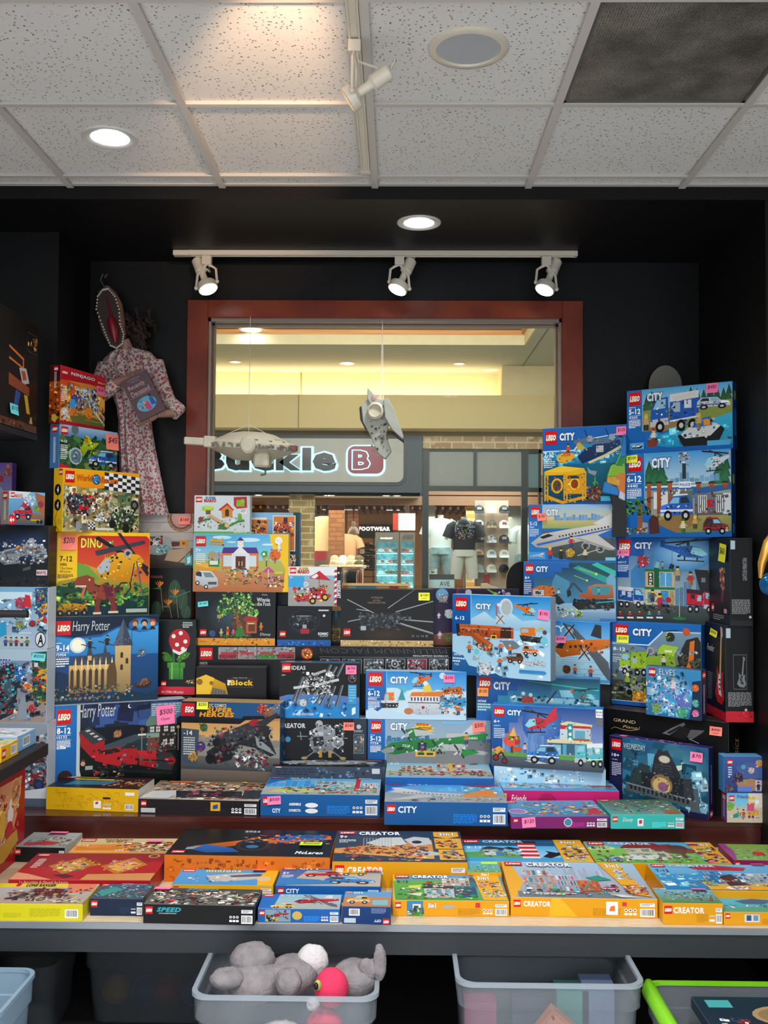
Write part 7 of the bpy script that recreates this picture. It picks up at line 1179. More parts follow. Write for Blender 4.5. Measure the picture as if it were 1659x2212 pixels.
a.P([(0,0),(20,0),(20,60),(30,84),(50,95),(100,93),(100,100),(0,100)],'1c70bc','185ca4');a.R(19.4,0,20,60,'98c4e0');a.R(*a(1378,1086,1388,1146),'8a5434');a.bits(*a(1354,1080,1402,1110),60,['3c7c34','5c9c44','28542c','202820'],4);a.P([a.p(x,y) for x,y in ((1402,1124),(1410,1112),(1422,1118),(1426,1152),(1404,1154))],'4c2c28');a.P([a.p(x,y) for x,y in ((1388,1128),(1400,1130),(1400,1150),(1388,1150))],'909498');a.LL([(1374,1150),(1382,1128)],.8,'9a5438');a.bits(*a(1356,1140,1400,1154),30,['b03028','d8c8a0','6c3c28','3c7c34'],3)
fig(a,*a.p(1476,1152),17,'d0c8a0','3c7040','e8c850','3c5c30');fig(a,*a.p(1502,1142),16,'b89858','50483c','e8c850','c8a860');car(a,*a(1518,1116,1576,1154),'5c2c30','a83038',1)
ctitle(a,(1357,988,1387,1018),(1408,990,1449,1010));info(a,*a(1355,1024,1386,1078),'6-12','4440');end(a);a=face(b,'right');a.E(50,34,24,'a89858',ry=6);a.lines(40,85,60,96,6,'c8d8e8');end(a)
note(FPS,'front',2,2,13,11,'y','$200',rot=-.05)
b=OFR=S('blue box with a blue police truck and hovercraft, topmost at the right',1354,4.42,1583,4.14,845,975,.055,dict(all=BL,top='58a0d4',right='123c74',left=BD),on=FPS)
a=face(b,'front');a.R(16,0,100,34,'4ca8dc','b0ccd4');[pine(a,x,36,26+x % 9,'2c5438') for x in (20,25,32,56,62,68,74,80,86,92,97)];a.P([(16,34),(100,26),(100,66),(16,66)],'8a9448','7c8c40');a.P([(16,50),(50,44),(60,60),(30,70),(18,64)],'94744c');a.P([(20,78),(60,62),(100,46),(100,94),(20,96)],'3cb0d4','1c84b0');a.P([(50,58),(70,50),(86,52),(60,70)],'8c9c4c')
a.bits(20,66,98,92,40,['68c8e0','2c98c0'],8,.3);truck(a,*a(1402,852,1512,930),'2458ac','d8dce0');a.P([a.p(x,y) for x,y in ((1452,858),(1500,846),(1508,854),(1462,868))],'d4d4cc');car(a,*a(1504,858,1580,880),'c8d0d4','2458ac',1);boat(a,*a(1464,894,1566,966),'c8ccc8','1c1e20','2c5cac');fig(a,*a.p(1510,926),24,'b8a060','8a7c50','e0c058','c8a860');a.R(*a(1520,906,1534,918),'e09030')
a.P([(0,0),(16,0),(16,66),(24,88),(40,93),(100,93),(100,100),(0,100)],'1c70bc','185ca4');a.R(15.4,0,16,66,'98c4e0');fig(a,*a.p(1396,930),26,'b8a068','303438','e0c058','c8a860');fig(a,*a.p(1412,956),22,'d0d0d0','8a3c28','e0c058','9c2c28');a.P([a.p(x,y) for x,y in ((1398,950),(1424,952),(1418,964),(1400,966))],'7c3828');a.R(*a(1361,958,1391,970),'58a8d8');boat(a,*a(1363,959,1389,969));a.R(*a(1528,952,1578,960),'48a4d0')
ctitle(a,(1359,849,1384,875),(1398,850,1432,865));info(a,*a(1359,881,1384,925),'5-12','4205');end(a);a=face(b,'right');a.E(50,20,26,'a89858',ry=8);a.R(30,40,80,80,'2c6cb0');end(a);npx(b,'front',1526,829,1552,848,'p','$400')
b=WED=S('dark blue box with a dark clock tower before a full moon',1316,4.26,1531,3.99,1588,1762,.055,dict(all='1c1c4c',top='342c7c',right='16163c',left='30285c'),zb=-1.078)
a=face(b,'front');a.R(0,0,100,100,'24587c','1c3c50');a.E(70,40,36,'5c98a8',ry=40,c2='285c7c');a.E(70,36,9.5,'c8d4c0');a.bits(14,0,98,96,60,['2c6884','4c88a0','1c4860','3c7890'],16);a.bits(80,40,98,90,26,['88b8cc','6ca0b8','a8ccd8'],12);a.R(0,0,14,100,'1c1c44');a.P([(84,60),(90,58),(92,98),(82,98)],'4c5c68')
with a.box(*a(1352,1608,1510,1736)):
    a.P([(40,18),(46,0),(52,4),(58,0),(66,20),(80,62),(30,66),(36,50)],'30343a','282a30');a.E(54,20,8,'a8a090',ry=8);a.E(54,20,6.5,'c8c0a8',ry=6.5);a.P([(8,56),(20,36),(34,38),(36,86),(4,86)],'2c3c3c');a.P([(70,58),(90,52),(94,92),(72,92)],'34383e');a.R(22,54,80,92,'24262c');a.E(50,74,15,'8a6c48',ry=22);a.E(50,76,12,'c8a868',ry=17);a.E(52,78,7,'8c587c',ry=10)
    for i in range(8):
        for j in range(5):a.R(41+i*3+(j-2)*.2,32+j*5.5,42.4+i*3,34+j*5.5,RN.choice(['5c4c6c','504c48','3c4448']));a.k -=.8
    a.P([(0,84),(96,98),(98,112),(0,98)],'50585c');a.P([(0,80),(96,95),(96,98),(0,83)],'7c858a');[a.R(6+i*6,84+i*.9,9+i*6,93+i*.9,'22282c') for i in range(14)];a.bits(4,30,94,100,90,['3c4248','202226','5c646a','50483c','4c5c48'],3.4,.3)
a.LG(1321,1595,1342,1621);a.T('WEDNESDAY',*a(1347,1604,1394,1623),'c8d0cc',-.005);a.T('10+',*a(1322,1626,1338,1635),'ffffff',.02);a.T('76781',*a(1322,1638,1334,1642),'d8d8e8',.01);a.lines(*a(1322,1645,1342,1678),8,'c8c8dc');a.R(50,92,100,100,'1c1a40')
for i in range(4):fig(a,54+i*9,99,8,'303040','24242c','e0c8a8',['18181c','201c1c','c8a860','a898b0'][i])
end(a);a=face(b,'top');a.logo(8,8,8,70);a.bits(26,10,80,90,26,['e0a8a0','5c4cac','c87088','e8d8c8'],4);end(a)
a=face(b,'right');a.logo(22,88,50);a.lines(40,25,60,80,20,'a8a8c8',.35);end(a);npx(b,'front',1492,1623,1519,1647,'p','$70')
b=FR2=S('small beige and blue box with an ice cream cart, by the right wall',1570,3.965,1648,3.965,1713,1780,.07,dict(all='c8b8a8',left='6c4c88',top='88a8c8'),zb=-1.078)
a=face(b,'front');a.R(0,0,60,50,'58b0dc','88c8dc');a.R(60,0,100,100,'d8d0c0');a.R(0,48,100,100,'c8bca4');blob(a,8,44,12,'78a848',16,['98c060','5c8c38']);a.R(56,34,76,60,'c85878');a.R(58,28,76,34,'e0c858');a.P([(56,62),(88,58),(88,74),(58,76)],'d89838');a.E(62,80,4,'7c3858');a.E(72,80,4,'7c3858');a.P([(16,74),(30,66),(40,68),(36,82),(18,84)],'2c8c88');fig(a,46,84,30,'c83848','8a5c8c');a.bits(10,30,96,90,40,['c85878','58a8a8','e0c858','d8d8d0','8a5c8c'],5);a.E(84,30,6,'e8ecf0');a.P([(56,20),(62,8),(68,18),(74,8),(80,20)],'e0b040');a.logo(6,8,15);a.T('Friends',28,6,60,18,'5c3c98',.02,.2);end(a);edgeprint(b,'left')
b=S('small blue box with masked flyers and a purple car, above the ice cream cart box',1564,3.965,1648,3.965,1634,1713,.07,dict(all='38588c',left='4888c0',top='68a8dc'),on=FR2)
a=face(b,'front');a.R(0,0,100,100,'3c5898','28386c');a.P([(30,30),(60,16),(100,20),(100,60),(50,60)],'485c94');a.P([(30,68),(70,60),(100,66),(96,92),(40,96)],'a87c5c');blob(a,36,58,12,'28243c',44,['4c3c5c','282830','883868','6c7888']);blob(a,56,68,6,'a08c50',14,['308890','c8b870']);blob(a,70,38,8,'c8b8b0',20,['e0e0e4','c02c34','306cac']);blob(a,90,18,9,'c08848',30,['a83830','3c5cac','e0c890','8a5c30']);blob(a,50,28,6,'4c9cb0',14);blob(a,14,86,9,'4c3c58',22,['7c5c48','303c6c','88a050'])
a.R(34,82,72,96,'5c7cd0');a.R(80,64,96,94,'b8b0c0');fig(a,88,92,24,'28243c','282030','d8c0a8','18141c');a.logo(8,8,14);a.lines(10,28,20,60,5,'c8d8f0');end(a)
# boxes lying flat, on the riser and on the platform
RN.seed(59)
YE='d89612'
def bk(*c):return list(c)
def L_(label,q,z,fc,c1,c2,cols,n,fn=None,title=None,tc='eef2f6',side=None,ft=None,fs=6,sp=0,lw=13,fl=True,reg=(14,26,96,90),dmax=None):
    b=Ly(label,*q,z,dict(all=fc,top=c2,left=side or fc,right=side or fc),dmax=dmax)
    a=face(b,'top');a.R(0,0,100,100,c1,c2)
    if cols:a.bits(*reg,n,cols,fs,.5)
    if fn:fn(a)
    if title is not None:a.logo(2,4,lw,lw*a.W/a.H*.62);title and a.T(title,lw+5,5,lw+9+len(title)*4.2,5+lw*.9,tc,.05,0,'3c4448' if tc=='eef2f6' else None)
    end(a);a=face(b,'front')
    if fl:
        hw=60*a.H/a.W;a.logo(2,14,hw*.62);ft and a.T(ft,4+hw*.62,20,4+hw*.62+len(ft)*hw*.34,48,'e8ecf0',.03);a.bar(88,50,98,92);a.R(88,22,98,40,'e4e8ea');a.lines(89,25,97,38,2,'606468');a.recyc(77,46,86,84);a.lines(56,52,75,92,6,shade(fc,1.7) if fc !=YE else 'a87410',.4)
    return b,a
R_,T_=-1.078,-1.18
b,a=L_('yellow sided box with a dark top lying at the left end of the riser',(99,1748.6,298,1755.6,1699,1675),R_,'dcac14','101418','14181c',bk('e8b820','a85c30','c8c8a8','28343c','7c3038'),110,lambda a:(a.P([(20,40),(70,30),(60,70),(14,80)],'2c7088'),a.R(10,8,40,14,'b8a028'),a.R(16,22,60,32,'c8b838')),'',side='c8c4b8',fl=False,reg=(56,20,98,80),fs=4)
for i in range(34):x=RN.uniform(8,84);y=RN.uniform(10,84);a.LN([(x,y),(x+RN.uniform(2,6),y),(x+RN.uniform(2,6),y+RN.uniform(8,24))],.35,'b07c10')
a.R(52,54,60,86,'e8ecec');a.P([(54,60),(57,58),(57,68),(54,70)],'b83038');a.bar(86,66,95,90);a.R(86,14,96,28,'e8ecec');a.recyc(62,60,71,90);a.R(62,38,70,46,'202020');end(a)
b,a=L_('black sided box with a tan and silver battle picture lying on the riser',(299,1757,559,1763,1724.5,1667),R_,'1c1a1e','8a6438','c0b4a4',bk('c89848','2c2c30','e8d8b0','8a5830','b8c0c4','50545c','a83838'),260,lambda a:(a.P([(4,62),(30,56),(24,98),(0,98)],'c8ccc8'),a.P([(24,58),(80,54),(84,84),(30,92)],'20222a'),a.bits(30,60,80,90,30,['c89878','3c4048','a83050','18181c'],6),a.P([(82,50),(98,46),(99,90),(84,92)],'282c38'),a.R(10,4,30,12,'d8602c')),None,reg=(2,2,98,96),fs=6,dmax=.31)
a.R(2,62,14,92,'b8bcc0');a.R(60,14,68,72,'e0a828');a.P([(62,36),(66,28),(66,56),(62,62)],'1c4c88');end(a)
CB=['d8dcdc','58a8b8','b83038','88c0d0','5c9c58','e0a040','3c4c58','e8e4d8']
b,a=L_('wide blue box with a long town street picture, third along the riser',(562,1762,820,1765,1714.5,1671),R_,'165a98','4ca8e0','b8b8a8',None,0,lambda a:(skyline(a,60,'3c98d8',18,40),a.P([(0,0),(24,0),(20,20),(10,30),(0,50)],'1c68b4'),a.R(0,78,100,100,'a8a8a0'),a.P([(4,90),(16,70),(60,76),(40,88)],'c8c868'),build_(a,42,26,84,82,['a8c8c4','88b0b0','b83038','5c9ca8','d8dcdc'],60),a.R(78,14,82,80,'c02838'),build_(a,84,36,98,84,['e0e4e0','5c9ca8','88b8b8','c02838'],20),a.bits(14,62,96,96,110,CB,4.5),a.R(80,6,92,16,'d0e8f0')),'CiTY',ft=None,dmax=.31)
a.T('ASSEMBLE',24,40,34,52,'f0f0f0',.05);a.T('CONECTA',24,68,34,80,'f0f0f0',.05);a.E(43,50,5.4,'e8ecf0',ry=11);a.E(43,76,5.4,'e8ecf0',ry=11);a.T('CiTY',10,66,17,86,'e8eef4',.05);end(a);npx(b,'front',578,1719,607,1737,'p','$500',rot=-.08)
b,a=L_('wide blue box with a white and orange airliner picture, before the fire station box',(830,1782,1097,1785,1731,1680),R_,'165694','3c9cdc','98a0a4',None,0,lambda a:(skyline(a,46,'58b0e0',18,26,30),a.R(0,64,100,100,'8c9498','a0a4a4'),a.P([(0,0),(24,0),(20,20),(10,30),(0,56)],'1c68b4'),build_(a,66,22,96,60,['78b8c8','c8dce0','5ca0b8'],20),jet(a,4,30,98,104,'ccd0d0','9aa8b0',1),a.P([(64,66),(84,40),(90,40),(94,74),(66,78)],'e08428'),a.P([(66,16),(98,8),(98,16),(84,26)],'a82c48'),a.bits(26,70,96,98,50,CB,3)),'CiTY',ft='CITY',dmax=.32)
end(a)
b,a=L_('purple sided box with a bright harbour town picture at the front of the riser',(1105,1790.7,1315,1789,1764,1730),R_,'7c2468','48a4d4','3c80b0',bk('e8b840','d87838','e8dcb8','58a8b8','c83850','b878a8','6cac50'),170,lambda a:(a.E(10,70,10,'d8b8d8'),a.E(10,70,8,'9878b0'),a.P([(84,60),(94,50),(98,90),(82,90)],'c82c38')),'',reg=(18,14,98,92));a.E(58,50,4.4,'d8dce0');a.E(58,50,3.6,'3c88a8');end(a);npx(b,'front',1127,1765,1156,1786,'p','$120',rot=-.07)
b,a=L_('turquoise sided box with a purple and cream village picture on the riser',(1320,1790.7,1479,1791,1759.5,1727),R_,'3cb4ac','3c6850','68a8a0',bk('5c8c58','c8b48c','8c4c98','e0d8b8','487c58','a878b0','c87848'),180,lambda a:(a.P([(74,84),(84,70),(96,74),(98,92),(80,96)],'a8643c'),),'',reg=(10,8,98,92));a.T('Disney',16,22,30,56,'e0f4f0',-.005,.3);a.R(36,28,44,80,'e4ecec');a.P([(38,40),(42,36),(42,62),(38,64)],'b83848');end(a)
b,a=L_('small black edged box with a red racing car picture by the red standing box',(30,1862,140,1864,1829,1797),T_,'1a1c1e','a8aca8','88908c',bk('3c4440','d8dcd8','a82434','5c7c5c','202422','c8cccc'),110,lambda a:a.P([(10,76),(50,60),(80,68),(70,84),(14,90)],'b02430'),None,side='b8bcb0');end(a);npx(b,'top',112,1798,142,1805,'p','')
b,a=L_('sand coloured box with a desert vehicle picture behind the dark red box',(146,1871,366,1871,1842,1811),T_,'b87c38','d8c090','b89460',bk('a88050','d8c8a0','8a5c34','a83828','c8b890','6c5840'),80,lambda a:(a.P([(0,48),(60,40),(60,100),(0,100)],'e07828','e8a050'),hills(a,66,'c87c28',10,6,x0=4,x1=50,base=84),a.bits(44,30,96,88,60,['d8ccb0','7c6848','b84830','a89878'],7),a.T('PHARAOHS',26,6,54,14,'7c5c28',.03),a.T('QUEST',28,15,50,30,'7c5c28',.04),a.T('7-14',3,46,14,56,'f0e8d8',.02)),'',lw=15,reg=(40,30,98,90));end(a);npx(b,'top',320,1817,348,1824,'p','')
b,a=L_('dark red box with two gold framed flower reliefs, lying flat at the left',(17,1938,325,1940,1899.6,1842),T_,'a81c24','8c1c24','9c2428',None,0,lambda a:(a.P([(0,60),(100,30),(100,100),(0,100)],'b02024','a81c20'),a.P([(52,80),(100,74),(100,100),(50,100)],'c88850'),a.P([(0,74),(10,80),(30,100),(0,100)],'d8906c'),[(a.P([(x,50),(x+20,16),(x+34,44),(x+16,80)],'b87028'),a.P([(x+5,50),(x+19,26),(x+29,44),(x+16,70)],'d8a058'),a.bits(x+5,28,x+28,68,50,c,4)) for x,c in ((18,['3c8088','d87838','e8c890','b03028','e0b858']),(56,['b83c88','e0a838','d87830','c85c98','f0c868']))],a.P([(28,84),(36,80),(44,88),(38,94)],'501018'),a.E(90,10,4.4,'b89860'),a.E(90,10,3,'7c2c20'),a.lines(6,24,12,60,6,'e8c8c0'),a.bits(48,30,54,50,14,['e0b040','b87028'],3)),'',lw=9);a.T('La decoration du Nouvel An lunaire',8,6,42,24,'e8c8b8',.0);a.R(80,20,88,60,'e0dcd8');end(a)
b,a=L_('big black topped box with an orange racing car and orange brick patterned side',(354,1905,712,1912,1846,1789),T_,'d06c1c','0f1114','14161a',None,0,lambda a:(a.P([(14,66),(40,44),(70,30),(96,22),(98,34),(78,44),(46,58),(20,80),(12,76)],'e07028','9c4818'),a.P([(10,72),(18,66),(20,76),(10,80)],'8a98a0'),a.P([(20,60),(38,72),(44,86),(24,90),(14,80)],'1c68b4','10488c'),a.E(50,60,11,'24282c',ry=22),a.E(50,60,8,'101214',ry=16),a.E(50,66,4,'2c6c98',ry=6),a.P([(60,26),(84,18),(96,20),(92,36),(66,42)],'1c5ca0'),a.bits(40,18,98,52,80,['e07028','1c5ca0','202428','c85818','303840','e89048'],4,.3),a.T('2022',40,6,50,12,'c8ccd0',.04),a.T('McLaren',78,80,95,90,'e8eef0',.04,.2),a.logo(3,84,8,10)),None,fl=False)
for i in range(150):x=RN.uniform(1,98);y=RN.uniform(10,92);a.R(x,y,x+RN.uniform(.3,3),y+RN.uniform(2,16),RN.choice(['a85010','e88c38','8c3c0c','b85c18']))
end(a);npx(b,'top',650,1821,694,1832,'y','Retired',fc='d8f030')
b,a=L_('yellow sided box with a brown pirate ship and white sails picture',(717,1917,1010,1919,1861,1794),T_,YE,'2c3c50','34404c',None,0,lambda a:(a.P([(0,60),(76,30),(76,90),(0,90)],'c87838','d8a048'),a.P([(0,74),(30,80),(76,92),(76,100),(0,100)],'283848'),a.P([(24,42),(36,24),(52,22),(56,44),(40,56)],'c8ccc8'),a.P([(54,30),(62,20),(74,24),(76,44),(62,52)],'c0c4c0'),a.P([(64,62),(90,76),(70,82),(60,78)],'b8bcb8'),a.E(64,38,4,'282828'),a.bits(8,50,72,96,160,['7c4028','a03830','503024','c89858','3c4448','8a5838','b03028'],4.5),[a.R(22+i*2.4,26,22.5+i*2.4,54,'a8aca8') for i in range(10)],a.P([(78,4),(98,4),(98,20),(88,26),(78,20)],'e8a820'),a.R(78,26,99,60,'e8a41c'),a.R(80,62,99,94,'e8a41c'),a.bits(80,32,96,56,40,['7c4028','503024','c89858'],4),a.bits(82,66,98,92,40,['503c34','8a8c88','b8b0a0'],4),a.T('3in1',82,8,94,17,'f4f4f0',.04,0,'404040'),a.T('9+',3,18,9,28,'f0f0f0',.03),a.lines(3,32,16,44,3,'d8d8d8')),'CREATOR',ft='CREATOR');end(a)
b,a=L_('box with a red and white lighthouse and a leaping orca picture',(1005,1894,1285,1896,1861,1813),T_,YE,'1c5890','68b8e0',None,0,lambda a:(a.R(0,14,76,30,'2c5878'),a.R(0,30,76,80,'4cb0e4','98d0e8'),a.P([(0,60),(20,54),(60,80),(0,90)],'5c9c4c'),a.R(0,82,100,100,'3ca0d0'),[a.R(46,16+i*17,60,26+i*17,'c03038') or a.R(46,26+i*17,60,33+i*17,'e8e8e4') for i in range(4)],a.R(44,8,62,18,'30343c'),a.P([(14,44),(22,32),(34,40),(32,46)],'2c3440'),a.P([(30,44),(38,34),(46,42),(46,48)],'2c3440'),a.R(17,46,32,72,'c8ccc8'),a.R(26,48,32,74,'2c78b8'),a.bits(14,44,46,76,60,['5c8c4c','c8ccc8','30343c','b8a870'],4),a.P([(62,78),(68,62),(66,52),(74,60),(84,56),(78,68),(68,84)],'16181c'),a.R(77,0,100,100,'e8b030'),a.bits(80,26,98,92,60,['7c3c38','c8c8c0','4c6878','8a9a5c'],5),a.T('3in1',81,6,94,18,'f4f4f0',.04,0,'404040'),a.T('8-12',4,34,16,44,'e8f0f4',.02)),'CREATOR','c0d4e0');end(a)
b,a=L_('small green and yellow edged box wedged before the lighthouse box',(1009,1925,1084,1925,1885,1862),T_,YE,'58b0d8','6ca850',bk('30383c','58a848','a8c030','e8e4d8','2c5c8c'),70,lambda a:a.R(50,0,98,20,'c8f038'),'');a.T('3in1',40,4,62,16,'f4f4f0',.04);end(a)
b,a=L_('box with a red roofed family house among green lawns',(1289,1900,1583,1903,1864,1818),T_,YE,'58a8d8','70b048',None,0,lambda a:(a.R(0,30,80,100,'88c050','6cac3c'),[tree(a,x,52,34,'a8c880') for x in (8,14)],house(a,26,6,62,76,'d8ccb0','8c2c2c','7c9c8c'),a.P([(46,20),(66,10),(74,40),(52,44)],'8c2c2c'),tree(a,70,76,60,'6c3c30'),a.P([(20,68),(50,62),(56,84),(20,84)],'d8d8cc'),car(a,6,72,22,96,'2c58a8'),a.bits(2,62,78,96,80,['6cac3c','c83838','e0d8c8','4c8c34','8a4c38','2c5ca8'],4),a.P([(80,0),(100,0),(100,100),(84,100)],'e8a820'),a.bits(82,26,98,94,70,['8c2c2c','d8ccb0','88b050','50586c','d83c58'],5),a.T('3in1',84,6,96,18,'f4f4f0',.04,0,'404040'),a.T('8-12',3,26,14,36,'405060',.02)),'CREATOR','c8d8e0');end(a);npx(b,'top',1482,1824,1510,1829,'p','')
b,a=L_('box with a green garden picture and a red haired head at the right edge',(1586,1886,1700,1888,1857,1823),T_,'8c1c58','88a848','78b858',bk('c87898','58a8a0','e0c8b0','70a040','8c5c9c','e0d860'),130,lambda a:(a.P([(0,0),(12,0),(16,50),(6,100),(0,100)],'a03c88'),blob(a,60,60,12,'c8342c')),None);end(a)
b,a=L_('wide yellow box with an orange and teal main street picture',(1103,1979,1421,1984.6,1937.5,1861),T_,YE,'a8c4dc','989ca0',None,0,lambda a:(skyline(a,50,'a8b4c8',16,40,40,74),a.P([(0,0),(6,0),(12,60),(4,100),(0,100)],'e8a820'),a.P([(6,84),(60,82),(80,100),(6,100)],'70767c'),build_(a,12,18,36,86,['b0bcc8','c87850','3c9ca8','d0d4d8','c88050'],110),build_(a,36,36,50,86,['c0c4cc','c03c78','3c9ca8','707c88'],50),build_(a,50,52,66,84,['d86c28','d86c28','a83830','2c8878'],50),a.P([(58,46),(68,40),(76,52),(64,56)],'2c8c78'),car(a,66,62,78,84,'b02c40'),a.bits(12,78,76,94,50,CB,4),a.P([(72,0),(86,0),(97,96),(84,90),(78,46)],'e8a820'),a.P([(76,4),(88,4),(90,18),(78,20)],'f0b830'),a.T('3in1',77,5,87,16,'f4f4f0',.04,0,'404040'),a.R(82,20,85,50,'b8c8cc'),a.bits(80,24,90,50,24,['b8c8cc','8898a0','d8e0e0'],4),a.bits(82,66,96,90,60,['c87838','8c5c9c','d8d0c0','b04838'],4),a.T('9+',9,88,14,95,'f0f0f0',.03),a.lines(18,90,46,96,2,'e8e8e8'),a.P([(70,92),(78,92),(88,99),(76,99)],'d0d4d4')),'CREATOR',ft='CREATOR')
a.P([(28,2),(34,2),(46,98),(26,98)],'f0ac20');a.R(65,16,73,84,'e8ecec');a.P([(68,40),(71,36),(71,64),(67,66)],'e07030');a.R(76,18,79,38,'c83038');end(a)
b,a=L_('box with a blue seaside house with a red roof, behind the small yellow box',(1440,1968,1760,1972,1922,1866),T_,YE,'78b8e0','3c8cc0',None,0,lambda a:(a.R(0,40,60,100,'3c94cc','2c78b0'),a.bits(0,40,50,90,40,['88c8e8','5cacd8','c8e4f0'],7,.2),a.P([(28,70),(60,60),(100,66),(100,84),(30,84)],'c8b078'),build_(a,32,24,50,76,['3c88c8','d8dcd8','b8c8d0','3c78a8'],60),a.P([(28,14),(44,4),(70,14),(66,26),(34,24)],'b82838'),a.P([(44,50),(54,40),(60,80),(46,84)],'503024'),build_(a,56,34,84,72,['c0ccd0','2c68b0','d0d4d4','88a8b8'],50),a.bits(26,60,98,84,60,['c8b078','5c8c50','c83848','8a6c48','58a8c8'],4),a.R(30,86,100,100,'e8a820'),a.E(50,92,8,'f0f0e8',ry=6),a.bits(44,88,58,97,20,['c86c58','58a8c8'],3),a.T('7-12',3,24,12,34,'28405c',.02)),'CREATOR','c8d8e0',lw=10);end(a);npx(b,'top',1620,1868,1652,1873,'p','')
b,a=L_('yellow box with a white modern lakeside house picture',(848.5,1979,1100,1981,1944,1889),T_,YE,'4c90b8','5ca040',None,0,lambda a:(a.P([(0,0),(3,0),(2,100),(0,100)],'e8a820'),a.P([(0,26),(74,20),(74,100),(2,100)],'58a448','488c38'),pine(a,66,50,46,'305c68'),pine(a,72,52,46,'305c68'),house(a,26,36,56,90,'c8ccc8','34383c','5c8c9c',1),build_(a,44,12,70,46,['c8ccc8','c8ccc8','5c4c44','a87c5c'],24),a.R(54,50,74,88,'30506c'),a.bits(28,30,46,50,20,['a82c34','505860','c8b8a8'],5),a.P([(14,46),(26,42),(24,56),(12,56)],'c8d050'),a.P([(12,78),(26,72),(24,86)],'d0d4a8'),a.bits(6,50,70,94,80,['58a448','2c7c38','c8ccc8','a84838','e8e4d8','3c5c48'],4),a.E(58,84,3,'2c8c38'),a.E(70,84,3,'2c8c38'),a.P([(74,0),(97,0),(99,100),(78,100)],'e8a820'),a.bits(78,30,96,52,40,['c8ccc8','505860','a84838'],4),a.bits(80,60,98,88,50,['c8ccc8','a8b0a8','58703c'],4),a.T('3in1',77,8,88,22,'f4f4f0',.04,0,'404040'),a.T('8-12',4,26,14,35,'304050',.02)),'CREATOR',ft=None)
a.R(12,4,26,96,'3c7ca0');a.P([(14,96),(16,60),(24,56),(25,96)],'3c8438');a.R(17,24,24,60,'d0d4d0');a.R(18,34,22,52,'34404c');a.bits(13,50,26,92,30,['d0d4d0','3c8438','50585c'],3);a.T('3in1',30,16,37,48,'f4f4f0',.04,0,'404040');a.E(48,40,6,'a8a090',ry=14);a.R(71,14,75,44,'c83038');end(a)
b,a=L_('blue topped box with a grey space shuttle between yellow panels',(370,1940,590,1943,1910,1876),T_,'d8a018','3c9cd4','3c90c8',None,0,lambda a:(a.P([(30,44),(60,26),(96,20),(98,50),(50,80),(34,70)],'b8b4ac'),a.P([(50,42),(80,28),(92,30),(86,44),(56,52)],'3c5878'),a.bits(14,40,60,80,24,['d8dce0','88b8d8','2c3c50'],4),a.P([(88,0),(100,0),(100,100),(84,100),(82,60)],'e8a820'),a.E(88,60,7,'c8b890'),a.T('minions',26,4,62,20,'e8d890',.05,0,'303c30')),'',side='c8981c');end(a);npx(b,'top',548,1879,574,1886,'r','')
b,a=L_('blue box with red and blue sports cars and a yellow buggy',(595,1948,822,1951,1912,1872),T_,'1858a0','2c5c98','3c74a4',None,0,lambda a:(a.P([(26,20),(100,14),(100,100),(10,100)],'98a8ac','b8a898'),car(a,20,22,62,54,'b82c34','a82430'),car(a,58,8,86,46,'c89828','303030'),car(a,44,50,96,90,'1c70b4','2c88c8',1),a.P([(0,60),(40,70),(60,90),(0,100)],'2478b8'),a.T('6+',3,30,9,42,'f0f4f8',.03),a.lines(3,46,14,62,4,'d8e4f0')),'CiTY',ft='CITY');end(a);npx(b,'top',788,1880,824,1887,'p','')
b,a=L_('bright yellow box with a dark red stagecoach picture at the front left',(-60,1988,178,1990,1951,1907),T_,'d0c418','a8b0b8','a89080',None,0,lambda a:(a.R(0,0,80,20,'e0c020'),a.P([(70,0),(98,0),(99,40),(76,50)],'d87858'),a.bits(24,36,60,84,60,['3c3438','8a6c5c','5c5054','a88c78'],9),build_(a,46,24,76,72,['6c1c28','501820','b8884c','3c2c28'],50),a.E(58,80,6,'d8c8a0',ry=14),a.E(58,80,4.6,'6c5c50',ry=11),a.E(82,70,7,'c8b890',ry=15),a.E(82,70,5.6,'8a7c6c',ry=12),a.bits(40,20,96,84,60,['6c1c28','8a98a8','c8a868','40343c'],5),a.R(68,84,98,96,'c8b898'),a.bits(68,84,98,96,30,['503c34','a83038','8a8478'],3),a.R(22,2,26,16,'c81420'),a.T('LONE RANGER',32,4,60,18,'202018',.03)),None,fl=False,side='c8bc20');a.bar(84,32,96,82);a.lines(52,28,80,80,9,'8c8410',.3);a.lines(28,56,44,84,5,'8c8410',.3);end(a)
b,a=L_('small navy box with a green dragon and blue flyers picture',(194,1978,309,1979.5,1940,1909),T_,'16243c','3c5c78','444c54',bk('3c9c78','2c3440','b8c4c8','3c78a8','b04838','8a98a0','78b890'),150,lambda a:a.P([(4,60),(30,20),(50,40),(20,90)],'3c8c84'),'',reg=(4,10,98,94));end(a)
b,a=L_('long black box with a grey racing pit picture at the table front',(309,1994.5,550,1999.5,1952,1917),T_,'101112','3c4040','5c605c',bk('3c4040','8a8c84','c8c4b4','a89c70','24282a','d8d8d4','a83838'),240,lambda a:(a.T('SPEED',30,3,60,16,'2c98a8',.05,.3),a.T('6-14',3,40,14,50,'e8ecec',.02)),'',reg=(4,18,98,98),ft=None);a.T('SPEED',12,16,34,40,'2c98a8',.05,.3);a.T('CHAMPIONS',14,44,30,50,'b8bcc0',.03,.3);end(a);npx(b,'top',333,1918,366,1927,'p','')
